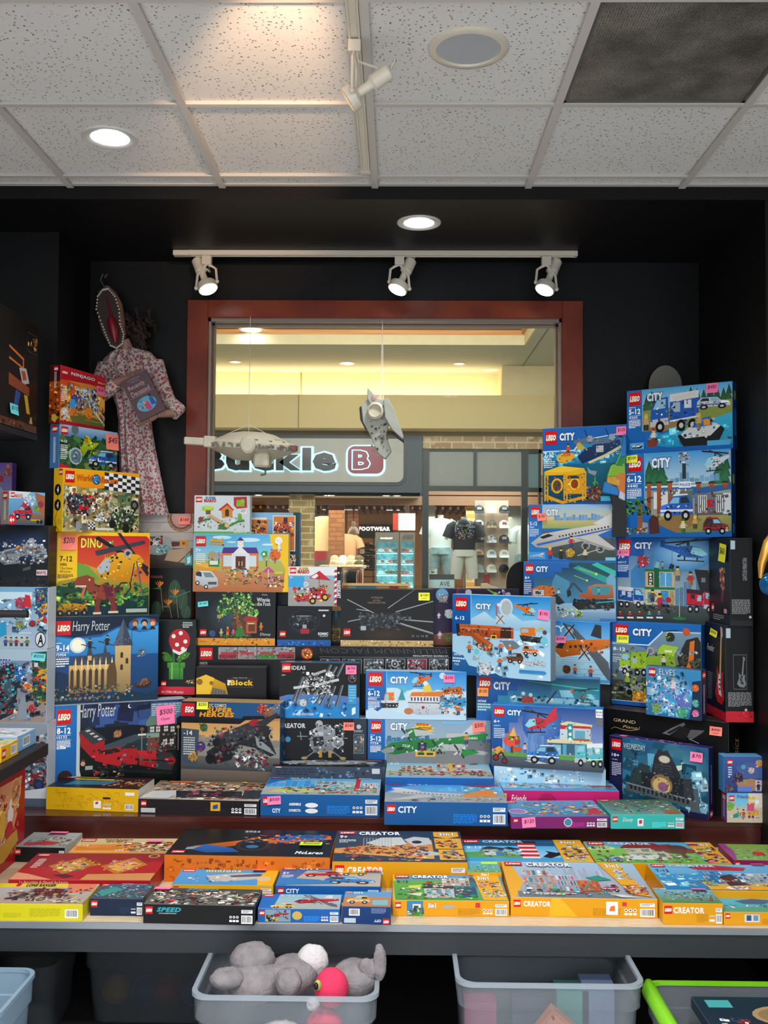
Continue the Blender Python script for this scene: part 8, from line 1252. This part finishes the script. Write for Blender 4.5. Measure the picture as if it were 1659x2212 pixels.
b,a=L_('small blue box with a red and white stunt plane picture',(556.5,1992.8,734,1994.5,1962,1931),T_,'1c5ca4','88b4c8','a8b0a8',None,0,lambda a:(a.P([(0,0),(22,0),(18,100),(0,100)],'1c68b4'),a.R(20,66,100,100,'a0a8a0'),prop(a,40,4,98,90,'c02838','c8ccd0'),car(a,14,64,44,98,'d8a828'),a.T('CiTY',24,6,42,20,'c8d8e0',.05,0,'3c5868')),'',lw=12)
a.R(9,8,40,92,'7c98a4');prop(a,18,10,38,80,'b02838','404850');a.bits(10,50,24,90,16,['c89828','303438'],4);a.E(48,48,6,'c8a850',ry=30);end(a)
b,a=L_('small navy box with a yellow off road car picture, its print upside down',(739,1996,844,1998,1957,1925),T_,'16386c','3c98d0','b07848',bk('8a5c34','c8a848','503828','d8b878'),60,lambda a:(a.R(0,40,100,100,'b8784c'),car(a,6,30,56,84,'d89c20'),a.P([(60,60),(92,56),(94,90),(62,92)],'78b0b8')),'CiTY',lw=14,fl=False,reg=(4,50,98,96));a.bar(14,14,36,52);a.R(4,66,28,92,'b8c8d0');a.T('CITY',66,72,80,86,'e8ecf0',.04,rot=math.pi);a.logo(84,66,13);a.lines(60,10,90,40,5,'7c90b0');end(a)
b,a=L_('small yellow box with a green and blue diner picture at the front right',(1432.5,1997,1562,1998.6,1950,1918),T_,YE,'78b0c8','58803c',bk('3c5c40','58a848','c85830','c8ccc8','2c4c5c','a83838','88b0c0'),110,None,'CREATOR',ft='CREATOR',lw=8,reg=(12,24,92,84));end(a);npx(b,'top',1492,1922,1528,1928,'p','')
b,a=L_('yellow box with a blue undersea picture at the right table corner',(1564,1998.6,1712,2000,1969,1937),T_,YE,'48b0d0','30a0a8',bk('b83c48','2c5c80','c8d8dc','3cb8b8','e0e8e8'),60,lambda a:(a.P([(30,30),(60,14),(90,26),(70,50),(40,48)],'2c5c80'),a.P([(0,80),(60,70),(100,84),(100,100),(0,100)],'5c9c78')),'CREATOR',lw=8,reg=(10,56,96,94));a.R(30,20,52,76,'c8d0d4');a.R(33,26,40,66,'34506c');a.R(43,26,50,66,'6c88a0');end(a)
# hanging figure
FB=bpy.data.materials.new('floral_cotton');FB.use_nodes=True;N=FB.node_tree.nodes;K=FB.node_tree.links;tc=N.new('ShaderNodeTexCoord');bc=(*L3('c4b6b0'),1);last=None
for sc_,th,c in ((58,.40,'9c4854'),(74,.34,'5c6c68'),(88,.30,'b8606c')):
    v=N.new('ShaderNodeTexVoronoi');v.inputs['Scale'].default_value=sc_;K.new(tc.outputs['Object'],v.inputs[0]);l=N.new('ShaderNodeMath');l.operation='LESS_THAN';l.inputs[1].default_value=th;K.new(v.outputs['Distance'],l.inputs[0])
    mx=N.new('ShaderNodeMix');mx.data_type='RGBA';mx.inputs[6].default_value=bc;mx.inputs[7].default_value=(*L3(c),1);K.new(l.outputs[0],mx.inputs[0])
    if last:K.new(last.outputs[2],mx.inputs[6])
    last=mx
K.new(last.outputs[2],N['Principled BSDF'].inputs['Base Color']);N['Principled BSDF'].inputs['Roughness'].default_value=.85
DY=4.655;SKIN=mat('mask_skin','a07868',.5,noise=.2,nscale=9);D=empty('costumed_figure',at(300,1112,DY),'hanging figure in a long floral dress with a gaping mask, holding a book','mannequin');o0=Vector(D.location)
def dl(px,py,dy=0):return at(px,py,DY+dy)-o0
def rings(rows,dp,nm,mt,n=26,fold=0,par=D):
    m=MB();v=[]
    for y,a,b,*e in rows:
        p,q=dl(a,y),dl(b,y);c=(p+q)/2;r=(q.x-p.x)/2;d=e[0] if e else dp
        v+=[(c.x+r*math.cos(6.2832*k/n),d*math.sin(6.2832*k/n)*(1+fold*math.sin(k*2.9)),c.z) for k in range(n)]
    m.add(v,[(i*n+k,i*n+(k+1) % n,(i+1)*n+(k+1) % n,(i+1)*n+k) for i in range(len(rows)-1) for k in range(n)]+[tuple(range(n))]);return m.build(nm,mt,par,True)
rings([(752,262,292,.03),(760,240,325,.045),(778,222,342,.055),(800,224,345,.06),(840,238,342,.06),(880,252,332,.055),(905,256,326,.05),(960,256,334,.055),(1020,258,346,.06),(1070,263,356,.062),(1113,268,366,.065)],.06,'dress',FB,fold=.22)
for pts,rr in (([(334,785,0),(348,830,-.02),(366,868,-.06),(384,884,-.09),(372,893,-.11)],[.045,.04,.032,.036,.034]),([(228,790,0),(216,825,-.03),(224,850,-.08),(240,838,-.11),(250,826,-.12)],[.04,.04,.038,.034,.03])):
    MB().tube([dl(*p) for p in pts],rr,14).build('sleeve',FB,D,True)
for w0,w1,f,s in (((372,892,-.11),(338,896,-.15),(300,914,-.17),1),((248,826,-.12),(282,815,-.15),(312,800,-.17),-1)):
    m=MB();m.tube([dl(*w0),dl(*w1)],[.021,.014],10);b0=dl(*w1);e0=dl(*f);mid=b0+(e0-b0)*.45;m.tube([b0,b0+(mid-b0)*.5,mid],[.015,.02,.019],10)
    for k in range(4):q=Vector((0,-.012+.008*k,s*-.003*k));L=(1,1.08,1,.8)[k];m.tube([mid+q,mid+q+(e0-mid)*.55*L+Vector((0,0,s*.002)),mid+q+(e0-mid)*L],[.0068,.0062,.0045],8)
    m.tube([b0+(mid-b0)*.4,b0+(mid-b0)*.8+Vector((0,-.02,s*.014)),mid+Vector((0,-.024,s*.02))],[.009,.008,.006],8);m.build('hand',SKIN,D,True)
MB().tube([dl(278,765),dl(272,748,-.01),dl(266,735,-.02)],[.034,.03,.03],14).build('neck',SKIN,D,True)
rings([(618,228,236,.01),(630,214,250,.03),(655,210,264,.05),(690,213,270,.06),(720,222,272,.055),(745,236,270,.035),(753,246,262,.01)],.05,'mask',SKIN)
ov=[(208,668),(211,640),(222,626),(234,624),(248,640),(257,668),(259,700),(267,722),(264,742),(252,752),(238,746),(229,724),(220,700)]
m=MB();m.prism([dl(x,y,-.064) for x,y in ov],(0,.006,0));m.build('mouth',mat('mouth_dark','2c1814',.5),D)
m=MB()
for i in range(len(ov)):
    a=Vector(ov[i]);b=Vector(ov[(i+1) % len(ov)])
    for k in range(4):q=a+(b-a)*k/4;m.sph(dl(q.x,q.y,-.066),(.0042,.004,.005),None,6,4)
m.build('tooth_rim',mat('tooth','d8ccb8',.4),D,True)
MB().tube([dl(240,690,-.068),dl(246,715,-.078),dl(250,740,-.07)],[.022,.024,.01],12).build('tongue',mat('tongue_red','7c1420',.25),D,True)
MB().tube([dl(228,640,-.07),dl(236,665,-.07),dl(244,695,-.07)],[.003,.005,.008],8).build('palate',MATS['tongue_red'],D,True)
RN.seed(3);m=MB()
for i in range(80):
    x,y=RN.gauss(298,13),RN.gauss(718,20);p=dl(x,y,RN.uniform(-.02,.05));m.tube([p,p+Vector((RN.uniform(-.03,.03),RN.uniform(-.02,.02),RN.uniform(-.02,.02))),p+Vector((RN.uniform(-.01,.05),RN.uniform(-.02,.02),RN.uniform(-.06,.0)))],[.007,.009,.003],5)
m.build('hair',mat('brown_hair','2c1c14',.7),D,True)
MB().tube([dl(226,622),dl(217,605),dl(222,592),dl(232,592),dl(226,600)],.004,6).build('hook',mat('grey_wire','60646a',.4,metal=.6),D,True)
bk_=empty('book',at(302,910,4.44),'dark plum book with a pale title, held in the figure’s hands'.replace('’',"'"),'book');bk_.rotation_euler=(0,math.radians(-27),0)
PL=mat('plum_cover','4c3038',.5);MB().box(0,0,0,.128,.004,.2).box(0,.024,0,.128,.028,.2).box(0,.004,0,.004,.024,.2).build('cover',PL,bk_);MB().box(.0045,.0045,.003,.124,.0235,.197).build('pages',mat('paper_edge','c8b898',.8),bk_)
a=Art((0,0,.2),(.128,0,0),(0,0,-.2),(0,-1,0));a.T('HANDBOOK',22,5,70,9,'8c7478',0);a.T('FOR THE',30,11,62,15,'8c7478',0);a.T('Recently',14,18,76,31,'b89ca0',.0);a.T('Deceased',14,33,84,45,'b89ca0',.0);a.R(6,47,94,47.6,'9c8488');a.E(50,71,36,'4c98b8',ry=17);a.P([(40,80),(48,66),(58,68),(62,84),(50,88)],'b0387c');a.P([(64,78),(66,60),(78,60),(82,80)],'28508c');a.E(72,56,5,'20242c');a.bits(18,60,50,80,16,['d8c850','c83858','48b8c8'],10,.3);a.build('cover_print',bk_)
# toy spacecraft on strings
TOY=mat('aged_toy_plastic','c8c0a8',.5,noise=.12,nscale=20);TOYD=mat('toy_grey','6c6a60',.6);STR=mat('string','d8d4c8',.6)
Y_=4.5;s=empty('toy_spacecraft',at(545,966,Y_),'cream saucer shaped toy spacecraft hanging by a string before the window','toy');s.rotation_euler=(math.radians(4),math.radians(3),0);s.scale=(1,1,1.2)
MB().lathe([(0,-.05),(.08,-.052),(.19,-.014),(.203,-.008),(.203,.012),(.19,.018),(.10,.05),(.05,.058),(0,.058)],40,(0,0,0)).build('hull',TOY,s,True)
m=MB();m.box(-.29,-.12,-.006,-.15,-.07,.022);m.box(-.29,-.06,-.004,-.15,-.01,.022);m.box(-.20,-.13,-.012,-.15,.0,.03);m.build('prow',TOY,s,bevel=.004)
MB().lathe([(.0,.0),(.030,0),(.034,-.006),(.034,-.03)],24,(.012,-.218,.004),(0,-1,0)).lathe([(0,.004),(.024,.004),(.026,0)],20,(.012,-.218,.004),(0,-1,0)).build('hatch',TOY,s,True)
RN.seed(9);m=MB()
for i in range(110):
    t=RN.uniform(3.3,6.1);r=.203;x,y=r*math.cos(t),r*math.sin(t);z=RN.uniform(-.006,.008);e=RN.uniform(.003,.008);m.box(x-e,y-e,z-.003,x+e,y+e,z+.003)
for i in range(60):t=RN.uniform(0,6.28);r=RN.uniform(.07,.18);z=.05-(r-.05)*.24;m.box(r*math.cos(t)-.006,r*math.sin(t)-.006,z-.004,r*math.cos(t)+.006,r*math.sin(t)+.006,z+.006)
m.build('panel_detail',TOYD,s);MB().box(.03,-.16,-.075,.10,-.05,-.02).build('belly_pod',TOY,s,bevel=.008);MB().tube([(.08,-.1,-.07),(.08,-.1,-.1),(.06,-.1,-.104)],.005,6).build('turret',TOYD,s);MB().box(.175,-.09,-.006,.207,.02,.014).build('engine_panel',mat('rust_red','7c5048',.6),s)
q_=Matrix.Rotation(math.radians(-4),3,'X') @ (Matrix.Rotation(math.radians(-3),3,'Y') @ (at(541,684,WB-.031)-at(545,966,Y_)));q_.z /=1.2;MB().tube([(-.02,0,.05),q_],.0014,4).tube([(-.02,0,.085),(-.12,-.04,.04)],.0012,4).tube([(-.02,0,.085),(.13,-.04,.03)],.0012,4).build('string',STR,s)
s=empty('toy_spacecraft',at(825,920,Y_),'grey wedge shaped toy spacecraft hanging nose down before the window','toy');o1=Vector(s.location)
def pp(pts,y0,th,nm,mt):return MB().prism([at(x,y,Y_)-o1+Vector((0,y0,0)) for x,y in pts],(0,th,0)).build(nm,mt,s,bevel=.003)
G1=mat('toy_pale_grey','a8aa9c',.5,noise=.12,nscale=20);pp([(794,838),(802,846),(818,864),(826,880),(806,884),(793,862)],-.02,.03,'fin',G1);pp([(780,876),(800,858),(830,864),(846,892),(834,940),(846,975),(832,992),(815,978),(800,940),(784,912)],-.01,.05,'hull',G1);pp([(828,868),(838,862),(850,885),(872,945),(870,952),(846,930),(832,905)],-.05,.035,'wing',G1);pp([(776,880),(784,874),(788,905),(798,930),(790,928),(778,905)],.0,.06,'keel',mat('toy_navy','2c2c40',.4));pp([(838,930),(872,950),(873,958),(850,942)],-.04,.04,'wing_keel',MATS['toy_navy']);pp([(803,855),(812,862),(810,868),(802,866)],-.022,.003,'marking',mat('faded_pink','b87878',.6))
m=MB();q=at(812,890,Y_)-o1;m.lathe([(.034,0),(.04,-.012),(.03,-.02),(.026,-.01),(.0,-.008)],22,q+Vector((0,-.02,0)),(.2,1,-.1));m.build('cockpit_ring',TOY,s,True);m=MB()
for x,y in ((852,905),(856,918)):m.sph(at(x,y,Y_)-o1+Vector((0,-.04,0)),.011)
m.tube([at(810,981,Y_)-o1,at(832,984,Y_)-o1],.004,6);m.build('thruster',G1,s,True);m=MB()
for i in range(40):x,y=RN.uniform(800,838),RN.uniform(885,975);q=at(x,y,Y_)-o1;e=RN.uniform(.002,.006);m.box(q.x-e,-.014,q.z-e,q.x+e,-.008,q.z+e)
m.build('panel_detail',TOYD,s);p=at(826,692,WB-.008)-o1;MB().tube([at(828,864,Y_)-o1,p],.0016,4).tube([at(822,870,Y_)-o1,p],.0012,4).build('string',STR,s)
# far left fixture
BK=MATS['black_steel'];p=at(105,1604,3.6);q0=at(30,1326,3.4);fx=empty('shelf_fixture',(-2.05,3.5,0),'black metal shelf fixture at the left edge with a shelf and hanging bar','shelf')
for y in (-.25,.55):MB().box(-.03,y,.001,.03,y+.04,2.9).build('post',BK,fx)
MB().box(-.02,-.5,p.z-.045,p.x+2.05,.1,p.z-.002).build('shelf_board',BK,fx,bevel=.003)
MB().tube([(.0,q0.y-3.5,q0.z),(at(60,1326,3.4).x+2.05,q0.y-3.5,q0.z)],.013,12).box(-.03,q0.y-3.52,q0.z-.03,.03,-.2,q0.z+.03).build('hanging_bar',BK,fx,True)
zt=at(60,939,4.1).z;MB().box(-.02,-.1,zt-.025,.535,.61,zt-.001).build('upper_shelf',BK,fx)
def sb(label,x0,y0,z,w_,d,h,cols):return carton(label,(x0,y0,z),0,w_,d,h,cols)
b=sb('big black box with wooden console art, on the upper shelf at the left',-1.60,3.42,zt+.0005,.085,.68,.455,dict(all='141312'))
a=face(b,'right');a.R(0,93,100,100,'5c3828');a.bits(0,93,100,100,60,['7c4c38','3c2418'],3)
with a.box(55,0,100,100):a.R(62,10,96,28,'3c4040');a.R(63,11,95,27,'0e0f10');a.bits(64,14,94,26,12,['c89038','c83848','8a5c38'],9);a.P([(0,30),(50,36),(50,46),(0,42)],'c86c30');a.P([(0,32),(46,38),(46,44),(0,40)],'1c1412');a.P([(34,46),(58,44),(70,56),(46,60)],'b8b4ac');a.P([(40,48),(54,47),(60,54),(48,56)],'b04838');a.P([(0,54),(70,60),(70,68),(0,64)],'8a4428');a.P([(24,66),(40,68),(30,84),(18,80)],'2c4c88');a.P([(52,68),(64,68),(74,84),(62,84)],'c8a030');a.P([(76,86),(80,86),(84,92),(72,92)],'c8a050')
end(a);note(b,'right',56,80,68,89,'c','$175')
sz=p.z-.0015;W3=dict(all='8cb4dc',top='c8d0dc',right='7cb0d8')
b=sb('pale blue box lying at the back of the black shelf',-1.75,3.42,sz,.44,.17,.055,W3);a=face(b,'right');a.bar(30,20,70,80);end(a);a=face(b,'top');a.bits(20,10,96,90,60,['c89878','e8e0d0','7c5848','5c88b8'],6);end(a)
Y3=dict(all='e0a818',top='c8c490');
for lb,x0,y0,yy in (('yellow edged box lying on the middle of the black shelf',-1.70,3.255,0),('yellow edged box nearest the front of the black shelf',-1.73,3.10,0)):
    b=sb(lb,x0,y0,sz,.40,.15,.052,Y3);a=face(b,'right');a.logo(6,20,20);a.bar(56,20,90,80);end(a);a=face(b,'top');a.bits(10,6,98,94,90,['88b858','c8c0a0','5c8c48','c88848','e8e4d8'],6);end(a)
b=sb('red box with a peach festival picture standing at the platform left edge',-1.485,3.40,TZ+.0005,.065,.395,.335,dict(all='a81420',top='8c1018'))
a=face(b,'right');a.P([(0,6),(92,8),(80,50),(60,82),(0,96)],'e0a080','d88868');a.bits(30,16,84,90,90,['c83830','e0b048','f0d8c0','8c3c28','d87848'],8,1);a.E(76,22,13,'e0c070');a.E(76,22,11,'d8906c');a.bits(68,14,84,30,20,['5c98a8','e0b048','c83838'],5);a.E(64,44,7,'e4e0dc',ry=9);a.E(64,34,3,'e4e0dc',ry=8);a.E(62,62,9,'b83030',ry=12);a.E(46,50,7,'d8b040',ry=16);a.P([(24,74),(80,64),(84,78),(50,90),(28,88)],'c89838');a.logo(60,2,0.1);end(a)
# skateboards, toy bag, foil balloon
def deck(px,w_,yt,Y,zb,mt,lab):
    t=at(px,yt,Y);h=t.z-zb;r=w_/2;o=empty('skateboard',(t.x,Y,zb),lab,'skateboard');n=12
    pr=[(r*math.cos(math.pi*k/n),0,h-r*1.3+r*1.3*math.sin(math.pi*k/n)) for k in range(n+1)]+[(r*math.cos(math.pi+math.pi*k/n),0,r*1.3+r*1.3*math.sin(math.pi+math.pi*k/n)) for k in range(n+1)]
    MB().prism(pr,(0,.004,0)).build('grip',mt,o);MB().prism([(x*1.03,.0045,z) for x,y,z in pr],(0,.008,0)).build('deck',mat('maple','b89870',.5),o)
deck(1438,.152,789,4.69,CAMH+.055,mat('grey_deck','807c74',.6),'grey skateboard deck leaning on the black wall behind the top right box');deck(1127,.145,1213,4.69,RZ+.001,mat('grip_tape','0e0e0f',.9),'black skateboard deck with a pale rim, behind the excavator box')
o=empty('toy_bag',at(1330,1161,4.40),'crumpled blue, orange and green foil toy bag beside the forest station box','toy bag');o.location.z=BNK.top+.0005;o2=Vector(o.location);m=MB();RN.seed(2)
for pts,c in (([(1349,935),(1355,950),(1352,985),(1340,990)],'2c78b8'),([(1342,975),(1354,980),(1350,1010),(1328,1006)],'3c8c48'),([(1322,1004),(1350,1000),(1352,1030),(1312,1030)],'88b838'),([(1326,1020),(1352,1022),(1350,1075),(1334,1060)],'d87838'),([(1314,1026),(1340,1024),(1340,1052),(1312,1044)],'d8a040'),([(1306,1040),(1334,1054),(1338,1072),(1302,1064)],'2c80c8'),([(1338,1060),(1351,1064),(1350,1082),(1336,1076)],'d0d4d8')):
    P_=[at(x,y,4.40)-o2 for x,y in pts];m.prism([v+Vector((0,RN.uniform(-.012,.0),0)) for v in P_],(0,.03,0),c)
m.build('foil',INK,o,bevel=.004);m=MB();m.prism([at(x,y,4.40)-o2 for x,y in ((1318,1066),(1350,1082),(1352,1100),(1326,1100))],(0,.02,0));pz=at(1324,1100,4.4)-o2;m.box(pz.x,0,0,pz.x+.06,.02,pz.z);m.build('base',MATS['black_board'],o)
o=empty('foil_balloon',at(1668,1262,3.4),'gold and blue foil balloon at the right picture edge','balloon');MB().sph((0,0,0),.042,None,20,14).build('blue_ball',mat('blue_foil','1c6ca8',.2,metal=.6,bump=.5,bscale=60),o,True);MB().tube([(-.04,0,.02),(-.035,0,.07),(-.01,0,.14),(.03,0,.2)],[.006,.014,.02,.016],12).build('gold_crescent',mat('gold_foil','d09840',.25,metal=.6),o,True);MB().tube([(.03,0,.2),(.05,0,CEIL-o.location.z-.001)],.0012,4).build('string',STR,o)
# under the platform
def tub(label,x0,x1,y0,y1,z,mt,rim=None,name='storage_bin'):
    o=empty(name,((x0+x1)/2,(y0+y1)/2,.001),label,'storage bin');a,b=(x1-x0)/2,(y1-y0)/2
    def rr(s,z_,n=5,r=.05):
        p=[]
        for cx,cy,a0 in ((a*s-r,b*s-r,0),(-a*s+r,b*s-r,90),(-a*s+r,-b*s+r,180),(a*s-r,-b*s+r,270)):
            for k in range(n+1):t=math.radians(a0+90*k/n);p.append((cx+r*math.cos(t),cy+r*math.sin(t),z_))
        return p
    R_2=[rr(.86,0),rr(.87,.004),rr(.94,z-.08),rr(.97,z-.078),rr(.98,z-.002),rr(.965,z-.002),rr(.95,z-.076),rr(.925,z-.08),rr(.85,.008)];n=len(R_2[0]);v=[q for r in R_2 for q in r]
    MB().add(v,[(i*n+k,i*n+(k+1) % n,(i+1)*n+(k+1) % n,(i+1)*n+k) for i in range(len(R_2)-1) for k in range(n)]+[tuple(range(n))[::-1],tuple(range(8*n,9*n))]).build('tub',mt,o,True)
    A_,B_,C_,D_=rr(1.0,z-.012),rr(1.0,z),rr(.95,z),rr(.95,z-.012);v=A_+B_+C_+D_
    MB().add(v,[(i*n+k,i*n+(k+1) % n,((i+1) % 4)*n+(k+1) % n,((i+1) % 4)*n+k) for i in range(4) for k in range(n)]).build('rim',rim or mt,o,True);return o
CLR=mat('frosted_plastic','a4adb6',.3,alpha=.2);RIMM=mat('frosted_rim','b0bcc6',.3,alpha=.5)
t1=tub('clear bin filled with grey and pink plush toys',-.585,-.045,2.84,3.20,CAMH-1.275,CLR,RIMM);t2=tub('clear bin with a comic box inside, right of the plush bin',.18,.735,2.93,3.33,CAMH-1.27,CLR,RIMM);tub('pale blue bin cut by the left picture edge',-1.55,-1.085,2.72,3.05,CAMH-1.29,mat('bluish_plastic','9cb8cc',.3,alpha=.6));
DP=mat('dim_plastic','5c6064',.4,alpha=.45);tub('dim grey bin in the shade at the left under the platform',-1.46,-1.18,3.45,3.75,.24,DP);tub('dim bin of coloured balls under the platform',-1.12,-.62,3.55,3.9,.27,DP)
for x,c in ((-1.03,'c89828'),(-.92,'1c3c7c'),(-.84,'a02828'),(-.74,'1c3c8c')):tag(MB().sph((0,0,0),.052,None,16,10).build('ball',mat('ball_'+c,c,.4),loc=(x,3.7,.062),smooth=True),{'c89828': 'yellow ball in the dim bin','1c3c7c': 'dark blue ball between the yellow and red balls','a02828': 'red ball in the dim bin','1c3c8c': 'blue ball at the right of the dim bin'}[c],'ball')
PF=mat('grey_plush','8a8486',.95,bump=1,bscale=90,noise=.25,nscale=30)
def plush(lab,parts):
    o=empty('plush_toy',parts[0][0],lab,'plush toy');o3=Vector(parts[0][0])
    for p,r,mt,nm in parts:
        q=MB().sph(Vector(p)-o3,r,None,20,14).build(nm,mt,o,True)
        if mt in (PF,WP):t=q.modifiers.new('d','DISPLACE');tx=bpy.data.textures.new('fur','CLOUDS');tx.noise_scale=.02;t.texture=tx;t.strength=.014
    return o
WP=mat('white_plush','c8c4c4',.95,bump=1,bscale=80);PK=mat('pink_plush','d83058',.9,bump=.4,bscale=120);zr=CAMH-1.275;BKG=mat('bead_black','101010',.2)
plush('grey long armed plush toy at the left of the bin',[((-.42,3.0,zr-.02),(.09,.1,.06),PF,'body'),((-.49,2.93,zr+.012),(.05,.045,.028),PF,'arm'),((-.43,3.02,zr+.03),(.07,.06,.05),PF,'head')])
plush('grey fluffy plush toy in the middle of the bin',[((-.31,3.02,zr-.01),(.08,.09,.05),PF,'body'),((-.31,2.92,zr+.008),(.04,.04,.038),PF,'paw'),((-.25,3.04,zr+.02),(.05,.04,.05),WP,'ear')])
plush('pink plush bird with a green rimmed eye',[((-.185,2.93,zr-.01),(.05,.05,.055),PK,'head'),((-.205,2.93,zr-.13),(.055,.05,.06),PK,'body'),((-.222,2.893,zr+.012),(.011,.01,.015),mat('eye_green','9cac48',.4),'eye_ring'),((-.226,2.886,zr+.012),(.007,.007,.011),BKG,'eye'),((-.235,2.89,zr-.04),(.02,.02,.016),WP,'beak')])
plush('grey plush shark tail sticking out at the bin right',[((-.12,3.0,zr-.01),(.07,.07,.05),PF,'body'),((-.075,2.97,zr+.03),(.035,.02,.03),PF,'tail_stem'),((-.045,2.96,zr+.05),(.02,.012,.055),PF,'tail_fin')])
plush('pale plush toy low in the bin',[((-.33,2.93,zr-.18),(.09,.06,.07),WP,'body'),((-.45,2.95,zr-.24),(.08,.06,.09),mat('green_plush','5c7a3c',.9),'belly')])
b=carton('orange comic covered box leaning inside the clear bin',(.36,3.06,.14),0,.2,.05,.2,dict(all='b86838'));b.root.rotation_euler=(0,math.radians(38),0);a=face(b,'front');a.R(4,4,96,96,'c87c4c');a.bits(6,6,94,94,70,['5c7cb0','a83838','e0c8a0','303440','6c9c58'],12,1);end(a)
for i,(x,c) in enumerate(((.27,'8c3c58'),(.42,'2c3444'),(.56,'3c7c74'),(.64,'5c6c8c'))):tag(MB().box(-.05,-.04,0,.05,.04,.26+.02*i).build('packet',mat('packet_'+c,c,.6),loc=(x,3.2,.012)),['dull red','dark navy','teal','slate blue'][i]+' packet standing inside the clear bin behind the comic box','packet')
GLN=mat('lime_plastic','7cc81c',.35,coat=.3);t3=tub('clear bin with a lime green rim at the right edge',.765,1.35,2.74,3.12,CAMH-1.335,CLR,GLN)
MB().tube([(-.27,-.19,CAMH-1.345),(-.29,-.1,CAMH-1.33),(-.29,.1,CAMH-1.33),(-.27,.19,CAMH-1.345)],[.014,.024,.024,.014],10).build('handle',GLN,t3,True);MB().box(-.28,-.205,CAMH-1.385,.29,-.175,CAMH-1.336).build('front_lip',GLN,t3,bevel=.006)
m=MB();m.box(-.15,-.12,0,.2,.12,.03);b=carton('dark packaged set lying in the lime rimmed bin',(.90,2.82,CAMH-1.39),0,.4,.24,.035,dict(all='1c2c3c'));a=face(b,'top');a.E(60,50,24,'a88c64',ry=26);a.E(60,50,20,'8c7450',ry=20);a.R(8,10,26,30,'48a8a8');a.bits(4,60,40,96,20,['b83038','c8d0d4','38506c'],8);end(a)
bpy.context.view_layer.update()
